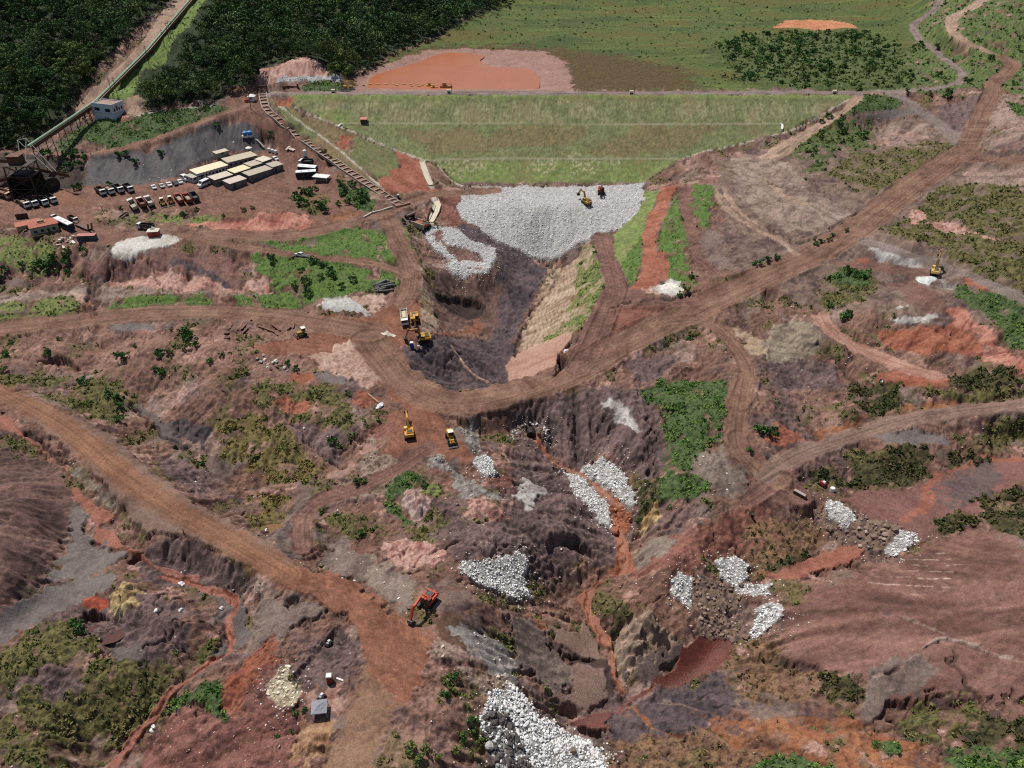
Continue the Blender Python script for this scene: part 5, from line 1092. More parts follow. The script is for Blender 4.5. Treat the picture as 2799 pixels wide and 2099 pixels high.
SHRUBS = [
 ('shrub on the slope between parked trucks and the road below', 'shrubs above the red cut', [(640, 430, 2.4), (658, 440, 2.8), (672, 425, 2.2), (690, 445, 2.4), (702, 455, 2.8), (665, 415, 2.0), (680, 410, 1.8), (728, 445, 1.8), (752, 440, 2.0), (740, 425, 1.6), (655, 420, 2.3), (648, 445, 1.8)]),
 ('shrub on the bank beside the spillway', 'shrubs along the spillway', [(735, 400, 2), (748, 412, 2.2), (765, 405, 2), (775, 420, 2.4), (790, 430, 2.2), (758, 398, 1.6), (782, 440, 2), (700, 330, 1.4), (712, 345, 1.4), (770, 432, 1.6), (872, 480, 1.4), (880, 495, 1.6)]),
 ('bushy shrub on the green slope below the pickup road', 'shrubs below the pickup road', [(590, 563, 2.3), (680, 568, 2.2), (698, 577, 2.0), (715, 592, 2.2), (722, 598, 1.8), (660, 610, 2.2), (665, 635, 2.0), (762, 605, 1.8), (650, 585, 1.6), (640, 620, 1.7), (735, 620, 1.6), (690, 600, 1.6)]),
 ('round shrub on the grassy bank at the parked dump trucks', 'shrubs below the dump trucks', [(398, 468, 2.2), (425, 453, 1.3), (258, 453, 1.4), (360, 470, 1.2), (330, 462, 1.0), (480, 468, 1.1), (525, 455, 1.4), (545, 452, 1.3)]),
 ('leafy shrub under the edge of the yard with the red roofed building', 'shrubs under the red roofed building', [(85, 575, 2.6), (98, 580, 2.4), (110, 572, 2.8), (120, 560, 2.4), (145, 555, 2.2), (148, 570, 2.4), (147, 590, 1.8), (120, 590, 1.6), (50, 575, 1.8), (10, 590, 2.2), (5, 605, 2), (180, 545, 1.8), (105, 592, 1.6), (143, 545, 1.7), (75, 585, 1.6)]),
 ('dark green shrub in the eroded ground below the lower haul road', 'shrubs below the lower haul road', [(410, 735, 2.2), (405, 725, 2.0), (420, 748, 2.0), (400, 755, 1.8), (350, 770, 2.0), (365, 765, 1.5), (345, 810, 1.6), (340, 800, 1.5), (270, 775, 2.2), (255, 770, 1.5), (295, 750, 1.1), (105, 770, 1.7), (180, 830, 2.0), (100, 760, 1.2), (450, 785, 1.6), (480, 770, 1.3), (130, 735, 1.1), (10, 770, 1.6), (8, 805, 1.6), (235, 855, 1.7), (250, 865, 1.8), (262, 878, 1.8), (258, 912, 1.7), (440, 1003, 1), (368, 715, 1), (620, 790, 1.5), (640, 800, 1.3), (720, 960, 1.6), (735, 968, 1.4), (765, 950, 1.8), (750, 855, 1.3)]),
 ('small bright shrub at the rim of the pit with the tent', 'shrubs around the near haul road', [(915, 1055, 1.6), (775, 1045, 1.6), (785, 1040, 1.2), (700, 1108, 1.3), (775, 1155, 1.3), (968, 1475, 1.4), (980, 1462, 1.1), (960, 1500, 1.2), (1012, 1555, 1.0), (1030, 1560, .8), (1018, 1580, .9), (885, 1620, 1.4), (900, 1635, 1.5), (920, 1620, 1.0), (945, 1632, 1.0), (985, 1625, 1.0), (1000, 1600, 1.1), (1035, 1600, 1.0), (640, 1545, .9), (655, 1535, .8), (600, 1590, .7), (630, 1580, .6), (175, 1370, 1.6), (168, 1355, 1.4), (160, 1345, 1.1)]),
 ('dark shrub among the scree and sediment right of the haul road', 'shrubs on the right-hand slopes', [(1625, 575, 1.6), (1640, 570, 1.6), (1660, 565, 1.7), (1680, 560, 1.6), (1760, 530, 1.6), (1775, 525, 1.5), (1790, 520, 1.4), (1800, 510, 1.2), (1825, 500, 1.3), (1830, 590, 2.0), (1850, 595, 2.2), (1865, 600, 1.8), (1815, 690, 2.2), (1830, 685, 2), (1790, 665, 1.8), (1640, 930, 2), (1655, 935, 2.2), (1670, 938, 1.8), (1620, 975, 1.2), (2045, 215, 3), (2010, 205, 1.8), (2090, 180, 2.2), (2025, 105, 2.4), (2140, 127, 1.8), (1790, 255, 2.2), (1810, 265, 2), (1775, 265, 1.8), (1490, 735, 1.6), (1480, 630, 1.8), (1465, 640, 1.6), (1490, 600, 1.6), (2085, 175, 1.6), (1960, 200, 1.6)]),
 ('dark bush beside the conveyor tower and the slag slope', 'bushes beside the conveyor tower', [(150, 345, 3), (145, 365, 3), (160, 340, 2.6), (170, 360, 2.4), (180, 345, 2.4), (260, 340, 2.2), (275, 335, 2.2), (350, 335, 2), (295, 355, 2.2), (470, 272, 1.8), (165, 410, 2.2), (175, 405, 2), (240, 400, 1.8), (110, 335, 2.6), (90, 335, 2.2), (20, 340, 2), (140, 380, 2), (585, 290, 1.6), (580, 300, 1.3)]),
]
for lb, grp, ps in SHRUBS:
    for x, y, s in ps:
        p = P3(x, y); plant(SHR[random.randrange(6 if s < 2 else 4)], 'shrub', lb, 'shrub', (p[0], p[1], p[2]-.1), s, grp)
# bigger trees standing free
for x, y, s, lb in ((735, 145, 1.25, 'broad light green tree at the edge of the forest beside the pond'), (748, 162, .9, 'dark round tree between the riprap slope and the pond'), (905, 20, 1.1, 'tall bright green tree sticking out of the forest edge'), (2045, 212, .6, 'dark spreading tree at the fork of the hillside tracks')):
    p = P3(x, y); plant(TREES[6 if 'light' in lb or 'bright' in lb else 1], 'broadleaf_tree', lb, 'tree', (p[0], p[1], p[2]), s, None)
# bushes over the marsh edge
mp = np.nonzero(np.isin(KID, [KINDS.index('scrubgreen')]) & INVIEW & (Y > 380))[0]; w_ = AREA[mp]; mp = rr.choice(mp, 110, replace=False, p=w_/w_.sum())
for i in mp: plant(SHR[rr.integers(0, 6)], 'bush', 'dark bush in the thicket on the far edge of the marsh', 'bush', (X[i], Y[i], HF[i]-.1), rr.uniform(1.0, 3.2), 'bushes on the edge of the marsh')
mp = np.nonzero(np.isin(KID, [KINDS.index('hill')]) & INVIEW & (np.abs(S2.ravel()) < 1))[0]; w_ = AREA[mp]; mp = rr.choice(mp, 60, replace=False, p=w_/w_.sum())
for i in mp: plant(SHR[rr.integers(0, 6)], 'bush', 'bush on the green hillside between the winding tracks', 'bush', (X[i], Y[i], HF[i]-.1), rr.uniform(1.2, 2.6), 'bushes on the far hillside')
# ---------------------------------------------------------------- building kit for the machines, buildings and fittings
VIEW = {'1': (379.3, 300.3, .2616), '2': (0, 276.6, .2616), '3': (158.1, 158.1, .2616), '4': (505.8, 158.1, .2616), '5': (837.7, 395.2, .1744), '6': (537.4, 663.9, .3488)}
def px(v, x, y):
    """photo coordinates noted in an enlarged view or tile -> photo coordinates"""
    if v == 'F': return (x, y)
    if len(v) == 2: return (int(v[1])*553.2+x*.25, int(v[0])*414.9+y*.25)
    a = VIEW[v]; return (a[0]+x*a[2], a[1]+y*a[2])
M = {}
def mt(c, rough=.55, metal=0., var=.1):
    k = (c, rough, metal)
    if k not in M: M[k] = mat('paint_'+c if metal == 0 else 'metal_'+c, c, rough, metal, var, 1.5)
    return M[k]
YEL, ORA, WHT, BLK, GLS, STL, RST, CON = 'cb9636', 'b84a30', 'e2e0da', '2a2826', '20262c', '6c6862', '6e4a38', 'b4aa9c'
class MB:
    def __init__(s): s.V = []; s.F = []
    def poly(s, pts, faces): b = len(s.V); s.V += [tuple(p) for p in pts]; s.F += [tuple(b+i for i in f) for f in faces]; return s
    def box(s, x, y, z, sx, sy, sz, rz=0, ry=0, tx=1, ty=1):
        """centre of the bottom at (x, y, z); tx, ty narrow the top"""
        p = []
        for k, (zz, fx, fy) in enumerate(((0, 1, 1), (sz, tx, ty))):
            for a, b in ((-1, -1), (1, -1), (1, 1), (-1, 1)): p.append(Vector((a*sx/2*fx, b*sy/2*fy, zz)))
        m = Matrix.Rotation(rz, 4, 'Z') @ Matrix.Rotation(ry, 4, 'Y'); p = [m @ q + Vector((x, y, z)) for q in p]
        return s.poly(p, [(3, 2, 1, 0), (4, 5, 6, 7), (0, 1, 5, 4), (1, 2, 6, 5), (2, 3, 7, 6), (3, 0, 4, 7)])
    def cyl(s, a, b, r, n=10, r2=None):
        a, b = Vector(a), Vector(b); d = (b-a).normalized(); u = d.cross(Vector((0, 0, 1)) if abs(d.z) < .9 else Vector((1, 0, 0))).normalized(); v = d.cross(u); r2 = r if r2 is None else r2; p = []
        for c, q in ((a, r), (b, r2)): p += [c+(u*math.cos(k*2*math.pi/n)+v*math.sin(k*2*math.pi/n))*q for k in range(n)]
        return s.poly(p, [tuple(range(n-1, -1, -1)), tuple(range(n, 2*n))]+[(k, (k+1) % n, n+(k+1) % n, n+k) for k in range(n)])
    def prism(s, prof, y0, y1):
        n = len(prof); p = [(a, y0, b) for a, b in prof]+[(a, y1, b) for a, b in prof]
        return s.poly(p, [tuple(range(n)), tuple(range(2*n-1, n-1, -1))]+[(k, n+k, n+(k+1) % n, (k+1) % n) for k in range(n)])
    def bar(s, a, b, w, h=None):
        return s.cyl(a, b, w*.7071, 4)
    def yaw(s, ang, i0=0):
        c, sn = math.cos(ang), math.sin(ang); s.V = s.V[:i0]+[(x*c-y*sn, x*sn+y*c, z) for x, y, z in s.V[i0:]]; return s
    def mesh(s, name, m):
        me = bpy.data.meshes.new(name); me.from_pydata(s.V, [], s.F); me.update(); me.materials.append(m if not isinstance(m, str) else mt(m)); return me
def frame(p, q=None, up=True, dist=2.0, yaw=None):
    """matrix standing on the ground at photo point p, its +x towards photo point q (or a yaw in degrees)"""
    a = P3(*p)
    if yaw is None: b = P3(*q); f = Vector((b[0]-a[0], b[1]-a[1], 0)).normalized()
    else: f = Vector((math.cos(R(yaw)), math.sin(R(yaw)), 0))
    l = Vector((-f.y, f.x, 0)); g = lambda v: gz(a[0]+v.x, a[1]+v.y); z = g(Vector((0, 0, 0)))
    if up:
        zs = [g(f*i*dist+l*j*dist*.6) for i in (-1, 0, 1) for j in (-1, 0, 1)]; z = sum(zs)/9+.05
        pf = (sum(zs[6:])-sum(zs[:3]))/(6*dist); pl = sum(zs[i]-zs[i-2] for i in (2, 5, 8))/(6*dist*.6); pf = max(-.35, min(.35, pf)); pl = max(-.25, min(.25, pl))
        f = Vector((f.x, f.y, pf)).normalized(); n = f.cross(Vector((l.x, l.y, pl)).normalized()).normalized(); l = n.cross(f)
    else: n = Vector((0, 0, 1))
    m = Matrix((f, l, n)).transposed().to_4x4(); m.translation = (a[0], a[1], z); return m
def kit(parts):
    """parts: (name, colour or material, MB, parent index or None, label) -> meshes ready to be stood up any number of times"""
    return [(p[0], p[2].mesh(p[0], p[1]), p[3] if len(p) > 3 else None, p[4] if len(p) > 4 else None) for p in parts]
def stand(k, name, label, cat, m, group=None, scale=1.0):
    e = bpy.data.objects.new(name, None); col.objects.link(e); e.matrix_world = m @ Matrix.Scale(scale, 4); e.empty_display_size = .5; tagit(e, label, cat, group); obs = []
    for n, me, par, lb in k:
        o = bpy.data.objects.new(n, me); col.objects.link(o); o.parent = e if par is None else obs[par]; obs.append(o)
        if lb: o['label'] = lb
    return e
# ---- machines ( +x is forwards )
def track_prof(L=4.3, h=.95): return [(-L/2+.1, .35), (-L/2+.3, .08), (-L/2+.7, 0), (L/2-.7, 0), (L/2-.3, .08), (L/2-.1, .35), (L/2, .6), (L/2-.15, .85), (L/2-.5, h), (-L/2+.5, h), (-L/2+.15, .85), (-L/2, .6)]
def excavator(body, pose, slew=0.0, cabc=None, arm=None, stick=None):
    """pose: boom knee, boom end, stick end in the machine's own x, z; slew: house turned on its tracks"""
    arm = arm or body; stick = stick or arm; P = []
    for y in (-1.25, 1.25): P.append(('track', BLK, MB().prism(track_prof(), y-.3, y+.3)))
    P.append(('undercarriage', '4a4642', MB().box(0, 0, .4, 2.6, 1.9, .6).cyl((0, 0, .95), (0, 0, 1.2), .8, 14)))
    h = MB().box(-.55, 0, 1.2, 3.1, 2.75, .9).box(-1.0, -.25, 2.1, 2.0, 2.2, .45, tx=.9, ty=.92).box(.6, -.95, 1.9, 1.3, .75, .35); P.append(('house', body, h.yaw(slew)))
    P.append(('counterweight', body if body != YEL else 'c8902a', MB().prism([(-2.1, 1.2), (-2.55, 1.3), (-2.75, 1.75), (-2.55, 2.2), (-2.1, 2.25)], -1.3, 1.3).yaw(slew)))
    P.append(('engine_cover', '4c4a46', MB().box(-1.1, -.2, 2.552, 1.3, 1.5, .1).cyl((-1.4, -.8, 2.6), (-1.4, -.8, 3.0), .09).yaw(slew)))
    P.append(('cab', cabc or body, MB().prism([(-.1, 1.2), (-.1, 2.95), (.95, 3.0), (1.45, 2.2), (1.45, 1.2)], .35, 1.35).yaw(slew))); ci = len(P)-1
    g = MB(); g.prism([(.12, 2.05), (.12, 2.8), (.85, 2.85), (1.2, 2.3), (1.2, 2.05)], 1.352, 1.37).prism([(1.0, 2.96), (1.47, 2.22), (1.47, 1.6), (1.48, 1.6), (1.5, 2.22), (1.02, 2.99)], .45, 1.25); P.append(('window', GLS, g.yaw(slew), ci))
    (kx, kz), (ex, ez), (sx, sz_) = pose; b = MB(); w_ = .28
    def seg(m, pts, ws):
        up_, dn = [], []
        for i, (x, z) in enumerate(pts):
            a = pts[max(0, i-1)]; c = pts[min(len(pts)-1, i+1)]; d = Vector((c[0]-a[0], c[1]-a[1])).normalized(); up_.append((x-d.y*ws[i], z+d.x*ws[i])); dn.append((x+d.y*ws[i], z-d.x*ws[i]))
        m.prism(up_+dn[::-1], -.24, .24); return m
    P.append(('boom', arm, seg(b, [(.7, 1.7), (kx, kz), (ex, ez)], [.3, .42, .24]).yaw(slew))); bi = len(P)-1
    P.append(('boom_cylinder', STL, MB().cyl((1.2, .36, 1.4), (kx*.85, .36, kz*.9), .09, 6).cyl((1.2, -.36, 1.4), (kx*.85, -.36, kz*.9), .09, 6).yaw(slew), bi))
    d = Vector((sx-ex, sz_-ez)).normalized(); st_ = MB(); seg(st_, [(ex-d.x*.7, ez-d.y*.7), (ex, ez), (sx, sz_)], [.2, .3, .16]); P.append(('stick', stick, st_.yaw(slew)))
    bk = MB().prism([(sx-.15, sz_+.25), (sx+.3, sz_+.15), (sx+.55, sz_-.35), (sx+.3, sz_-.95), (sx-.45, sz_-1.05), (sx-.95, sz_-.7), (sx-.3, sz_-.4)], -.6, .6); P.append(('bucket', '4a4440', bk.yaw(slew)))
    return kit(P)
def loader(c=YEL):
    P = [('rear_body', c, MB().box(-1.6, 0, 1.0, 2.6, 1.7, 1.2, tx=.92, ty=.9)), ('front_frame', c, MB().box(1.1, 0, .7, 1.6, 1.2, .8)), ('cab', c, MB().box(-.1, 0, 1.5, 1.4, 1.5, 1.8, tx=.88, ty=.9))]
    P.append(('window', GLS, MB().box(.62, 0, 2.2, .06, 1.2, .8, ry=-.1).box(-.1, .735, 2.25, 1.0, .04, .75).box(-.1, -.735, 2.25, 1.0, .04, .75), 2)); P.append(('cab_roof', 'efe6cc', MB().box(-.1, 0, 3.302, 1.5, 1.6, .1), 2))
    for x in (-1.7, 1.4):
        for y in (-1.05, 1.05): P.append(('wheel', BLK, MB().cyl((x, y-.28, .75), (x, y+.28, .75), .75, 14))); P.append(('rim', c, MB().cyl((x, y-.3, .75), (x, y+.3, .75), .36, 10), len(P)-1))
    P.append(('lift_arm', c, MB().bar((1.2, .5, 1.6), (3.0, .5, .7), .24).bar((1.2, -.5, 1.6), (3.0, -.5, .7), .24).bar((1.6, 0, 1.5), (2.9, 0, 1.2), .16)))
    P.append(('bucket', '4a4440', MB().prism([(2.8, .15), (2.75, 1.1), (3.1, 1.25), (3.15, .4), (4.1, .25), (4.1, .12)], -1.4, 1.4))); return kit(P)
def dump_truck(cab=WHT, bed='6b5648', load=None, axles=3):
    P = [('chassis', '3a3836', MB().box(0, 0, .7, 7.6, .9, .35)), ('cab', cab, MB().prism([(2.2, .8), (2.2, 2.85), (3.5, 2.9), (3.85, 2.0), (3.9, .8)], -1.22, 1.22))]
    P.append(('windshield', GLS, MB().poly([(3.56, -1.1, 2.8), (3.56, 1.1, 2.8), (3.875, 1.1, 1.98), (3.875, -1.1, 1.98)], [(0, 1, 2, 3)]).box(3.0, 1.23, 1.9, .8, .03, .7).box(3.0, -1.23, 1.9, .8, .03, .7), 1))
    P.append(('bumper', '3a3836', MB().box(3.94, 0, .55, .2, 2.4, .5)));
    for y in (-.9, .9): P.append(('headlight', 'd8d8d0', MB().box(3.93, y, 1.06, .06, .35, .2), 1))
    b = MB(); x0, x1, z0, z1, wb = -3.9, 1.9, 1.15, 2.55, 1.25
    b.box((x0+x1)/2, 0, z0, x1-x0, 2*wb, .15).box((x0+x1)/2, wb-.06, z0+.15, x1-x0, .12, z1-z0).box((x0+x1)/2, -wb+.06, z0+.15, x1-x0, .12, z1-z0).box(x1-.06, 0, z0+.15, .12, 2*wb-.24, z1-z0+.3).box(x0+.06, 0, z0+.15, .12, 2*wb-.24, z1-z0-.3)
    for k in range(6): b.box(x0+.4+k*1.0, wb+.05, z0+.1, .12, .1, z1-z0).box(x0+.4+k*1.0, -wb-.05, z0+.1, .12, .1, z1-z0)
    P.append(('tipper_bed', bed, b)); bi = len(P)-1
    if load: P.append(('load', load, MB().box((x0+x1)/2, 0, z0+.4, x1-x0-.3, 2*wb-.3, .7, tx=.6, ty=.5), bi))
    for x in (2.9, -1.6, -2.9)[:axles]:
        for y in (-1.0, 1.0): P.append(('wheel', BLK, MB().cyl((x, y-.2, .52), (x, y+.2, .52), .52, 12)))
    return kit(P)
def car(c, style='car'):
    if style == 'van': pr, gl, L, W = [(-2.7, .4), (-2.75, 2.3), (-2.5, 2.5), (1.2, 2.5), (2.0, 1.7), (2.75, 1.25), (2.85, .4)], [(-2.4, 1.45), (-2.4, 2.15), (1.1, 2.15), (1.75, 1.5)], 1.75, 1.0
    elif style == 'pickup': pr, gl, L, W = [(-2.6, .45), (-2.6, 1.15), (-.5, 1.15), (-.35, 1.75), (.9, 1.78), (1.55, 1.15), (2.5, 1.0), (2.6, .45)], [(-.4, 1.2), (-.3, 1.65), (.85, 1.65), (1.35, 1.2)], 1.6, .92
    else: pr, gl, L, W = [(-2.1, .4), (-2.15, .95), (-1.5, 1.1), (-.9, 1.45), (.4, 1.47), (1.1, 1.02), (2.0, .85), (2.1, .4)], [(-1.4, 1.08), (-.85, 1.38), (.35, 1.38), (.95, 1.04)], 1.3, .86
    P = [('body', c, MB().prism(pr, -W, W)), ('window', GLS, MB().prism(gl, W+.002, W+.015).prism(gl, -W-.015, -W-.002), 0)]
    i = [k for k in range(len(pr)-1) if pr[k][1] > pr[k+1][1] and pr[k+1][1] > .8 and pr[k][0] > 0][0]; (a, za), (b, zb) = pr[i], pr[i+1]
    P.append(('windshield', GLS, MB().poly([(a+.04, -W*.85, za), (a+.04, W*.85, za), (b+.02, W*.85, zb+.03), (b+.02, -W*.85, zb+.03)], [(0, 1, 2, 3)]), 0))
    if style == 'pickup': P.append(('cargo_bed', '4a4846', MB().box(-1.55, 0, 1.152, 1.9, 1.5, .02), 0))
    for x in (-L*.95, L): 
        for y in (-W+.08, W-.08): P.append(('wheel', BLK, MB().cyl((x, y-.12, .36), (x, y+.12, .36), .36, 10)))
    return kit(P)
def bus(c='223050', L=11.0):
    P = [('body', c, MB().box(0, 0, .45, L, 2.5, 2.55)), ('roof', 'eeeeea', MB().box(0, 0, 3.0, L-.1, 2.46, .22, tx=.985, ty=.9)), ('window', GLS, MB().box(-.2, 1.257, 1.5, L-1.6, .02, 1.0).box(-.2, -1.257, 1.5, L-1.6, .02, 1.0)), ('windshield', GLS, MB().box(L/2+.01, 0, 1.3, .03, 2.3, 1.4)), ('roof_hatch', 'c8c8c4', MB().box(-1.5, 0, 3.222, .9, .9, .1).box(2.0, 0, 3.222, .9, .9, .1), 1)]
    for x in (-L*.28, L*.32):
        for y in (-1.1, 1.1): P.append(('wheel', BLK, MB().cyl((x, y-.17, .5), (x, y+.17, .5), .5, 12)))
    return kit(P)
def bulldozer():
    P = [('track', BLK, MB().prism(track_prof(3.2, 1.0), y-.3, y+.3)) for y in (-1, 1)]
    P += [('body', 'a8843a', MB().box(.4, 0, .6, 2.6, 1.3, 1.0, tx=.95, ty=.85)), ('cab', 'b08c40', MB().box(-.7, 0, 1.4, 1.3, 1.5, 1.5, tx=.9, ty=.9)), ('cab_roof', 'e4e0d4', MB().box(-.7, 0, 2.902, 1.5, 1.6, .12), 3), ('window', GLS, MB().box(-.7, .72, 2.0, .9, .06, .7).box(-.7, -.72, 2.0, .9, .06, .7).box(-.06, 0, 2.0, .06, 1.1, .7), 3), ('blade', '6a5440', MB().prism([(2.1, .1), (2.35, .1), (2.2, .6), (2.35, 1.2), (2.1, 1.2), (2.0, .6)], -1.6, 1.6)), ('push_arm', 'a8843a', MB().bar((.2, 1.35, .5), (2.1, 1.35, .45), .2).bar((.2, -1.35, .5), (2.1, -1.35, .45), .2))]
    return kit(P)
def toilet(c):
    return kit([('cabin', c, MB().box(0, 0, .1, 1.1, 1.1, 2.05)), ('roof', 'ece8e0', MB().box(0, 0, 2.15, 1.2, 1.2, .2, tx=.8, ty=.8)), ('door', c, MB().box(.56, 0, .2, .03, .8, 1.85)), ('base', '4a4642', MB().box(0, 0, 0, 1.2, 1.2, .1))])
def cabin(L, W, H, wall, roof, nwin=0, doors=0, over=.25, gable=0.0, wins='2e3234', endw=0):
    """long shed: x along the front, front face at y = 0, depth towards +y"""
    P = [('wall', wall, MB().box(L/2, W/2, -.6, L, W, H+.6))]
    r = MB(); x0, x1, y0, y1 = -over, L+over, -over, W+over
    if gable: r.poly([(x0, y0, H), (x1, y0, H), (x1, y1, H), (x0, y1, H), (x0, W/2, H+gable), (x1, W/2, H+gable)], [(3, 2, 1, 0), (0, 1, 5, 4), (2, 3, 4, 5), (0, 4, 3), (1, 2, 5)])
    else: r.poly([(x0, y0, H), (x1, y0, H), (x1, y1, H+.25), (x0, y1, H+.25), (x0, y0, H+.1), (x1, y0, H+.1), (x1, y1, H+.4), (x0, y1, H+.4)], [(3, 2, 1, 0), (4, 5, 6, 7), (0, 1, 5, 4), (1, 2, 6, 5), (2, 3, 7, 6), (3, 0, 4, 7)])
    P.append(('roof', roof, r))
    for k in range(nwin): P.append(('window', wins, MB().box((k+.5)*L/nwin, -.02, 1.2, min(1.1, L/nwin*.55), .06, .9)))
    for k in range(doors): P.append(('door', '3a3a3a', MB().box((k+.25)*L/doors, -.02, .05, .85, .05, 2.05)))
    for k in range(endw): P.append(('window', wins, MB().box(-.02, (k+.5)*W/endw, 1.2, .06, .9, .8)))
    return kit(P)
def edge_frame(a, b, z=None):
    """matrix with +x from ground point a to b (photo points), and the length"""
    A, B = Vector(P3(*a)), Vector(P3(*b)); z = (A.z+B.z)/2 if z is None else z; f = Vector((B.x-A.x, B.y-A.y, 0)); L_ = f.length; f.normalize(); l = Vector((-f.y, f.x, 0)); m = Matrix((f, l, Vector((0, 0, 1)))).transposed().to_4x4(); m.translation = (A.x, A.y, z); return m, L_
def ribbon(pts, offs, prof):
    """sweep a section (side, height) along ground points; offs shifts it sideways"""
    b = MB(); n = len(prof); rows = []
    for i, p in enumerate(pts):
        a, c = pts[max(0, i-1)], pts[min(len(pts)-1, i+1)]; d = Vector((c[0]-a[0], c[1]-a[1], 0)).normalized(); l = Vector((-d.y, d.x, 0)); rows.append([Vector(p)+l*(offs+s_)+Vector((0, 0, h)) for s_, h in prof])
    b.V = [tuple(q) for r_ in rows for q in r_]
    for i in range(len(pts)-1):
        for k in range(n): b.F.append((i*n+k, i*n+(k+1) % n, (i+1)*n+(k+1) % n, (i+1)*n+k))
    b.F += [tuple(range(n)), tuple(range(len(b.V)-1, len(b.V)-1-n, -1))]; return b
def path(v, s, step=3.0, lift=0.0):
    q = [P3(*px(v, *p)) for p in [tuple(float(c) for c in a.split(',')) for a in s.split()]]; out = []
    for a, c in zip(q, q[1:]):
        n_ = max(1, int(math.dist(a[:2], c[:2])/step))
        for i in range(n_): x = a[0]+(c[0]-a[0])*i/n_; y = a[1]+(c[1]-a[1])*i/n_; out.append((x, y, gz(x, y)+lift))
    out.append((q[-1][0], q[-1][1], gz(q[-1][0], q[-1][1])+lift)); z = np.convolve(np.pad([o[2] for o in out], 2, mode='edge'), np.ones(5)/5, 'valid'); return [(o[0], o[1], zz) for o, zz in zip(out, z)]
# ---------------------------------------------------------------- excavators, loaders, trucks
def at(v, x, y, dx, dy, up=True, dist=2.0): return frame(px(v, x, y), px(v, x+dx, y+dy), up, dist)
stand(excavator(ORA, ((2.6, 4.7), (5.2, 4.0), (6.4, 1.2)), cabc='7a3326'), 'excavator', 'orange crawler excavator with its arm reaching down towards the haul road fork', 'excavator', at('31', 1482, 245, -95, 110))
stand(excavator(YEL, ((2.6, 4.6), (5.6, 4.6), (7.6, 3.4)), cabc='d8b060'), 'excavator', 'yellow crawler excavator with raised arm on the red clearing beside the loader', 'excavator', at('F', 884, 941, -5, -30))
stand(loader(), 'wheel_loader', 'yellow wheel loader with dark bucket lowered, on the spit above the white rock heap', 'wheel loader', at('F', 974, 951, 8, 22))
stand(excavator('c89838', ((2.6, 5.2), (5.6, 4.9), (6.3, 1.4)), arm='9a6a3c', cabc='c8a050'), 'excavator', 'yellow excavator side on with bent arm, between the white truck and the blue toilet', 'excavator', at('6', 1078, 203, -120, 2))
stand(dump_truck(WHT, 'd0c8b8', 'c8b898', 3), 'dump_truck', 'white dump truck facing the camera beside the yellow excavators at the pit rim', 'truck', at('6', 968, 82, 4, 40), None, 1.0)
stand(excavator('d09a2c', ((2.0, 4.2), (4.4, 4.0), (5.3, 1.6)), arm='d8a838'), 'excavator', 'yellow excavator facing the camera, parked against the white truck', 'excavator', at('6', 1030, 85, 3, 40))
stand(excavator('b08a3c', ((2.4, 4.8), (5.0, 4.6), (6.6, 2.0)), arm='b48a40'), 'excavator', 'yellow excavator with its arm out on the white rock slope of the dam', 'excavator', at('12', 640, 100, -90, -55))
stand(excavator('b8542e', ((2.2, 4.4), (4.6, 3.6), (5.2, 1.2)), arm='3a3230', cabc='7a4030'), 'excavator', 'orange excavator with dark arm at the top of the white rock slope', 'excavator', at('F', 1298, 418, 1, 16))
stand(excavator('d8b468', ((2.0, 5.2), (3.6, 7.4), (4.8, 5.4)), arm='b89058'), 'excavator', 'yellow excavator with raised arm beside the white wash on the far right', 'excavator', at('13', 1435, 710, 12, -70))
stand(excavator('7a5834', ((2.2, 5.0), (3.8, 7.6), (4.8, 5.8)), arm='6e5034'), 'excavator', 'rusty brown excavator with raised arm in the outlet channel below the bridge', 'excavator', at('5', 470, 560, 45, -60))
stand(bulldozer(), 'bulldozer', 'old yellow bulldozer with white roof among scattered steel beams', 'bulldozer', at('6', 330, 175, -50, 12))
stand(car(WHT, 'pickup'), 'pickup_truck', 'white pickup driving on the dirt road between the green banks', 'pickup', at('F', 651, 556, -20, -3))
D = [dump_truck(WHT, b, l) for b, l in (('8a6e58', 'a08468'), ('6b5648', None), ('4c4642', None))]
for i, (x, y, k, lb) in enumerate(((213, 650, 0, 'white cab dump truck with brown load, leftmost of the row behind the red roofed building'), (280, 640, 1, 'white cab dump truck with brown bed, second of the row behind the red roofed building'), (362, 630, 2, 'white cab dump truck with black bed, third of the row behind the red roofed building'), (432, 612, 2, 'white cab dump truck, last of the row, under the conveyor tower'))):
    stand(D[k], 'dump_truck', lb, 'truck', at('2', x, y, 60, 40), 'white trucks below the conveyor tower')
for i, (x, y, k, lb) in enumerate(((838, 545, 1, 'white cab truck with red brown bed, leftmost of the row under the slag slope'), (910, 538, 0, 'white cab truck with yellow load, second of the row under the slag slope'), (985, 525, 2, 'white cab truck with dark bed, third of the row under the slag slope'), (1068, 520, 2, 'white cab truck with dark bed, last of the row, next to the parked cars'))):
    stand(D[k], 'dump_truck', lb, 'truck', at('2', x, y, 50, 36), 'white trucks under the slag slope')
for x, y, c, b, lb in ((1110, 655, 'd8d0bc', 'a89c84', 'beige dump truck with open bed, leftmost above the grassy bank'), (1175, 645, 'd8d4c8', '7a4a38', 'dump truck with reddish bed, second above the grassy bank'), (1240, 632, 'dcd8cc', 'b6aa98', 'pale dump truck with grey bed, third above the grassy bank')):
    stand(dump_truck(c, b), 'dump_truck', lb, 'truck', at('2', x, y, -38, -44), 'dump trucks above the grassy bank')
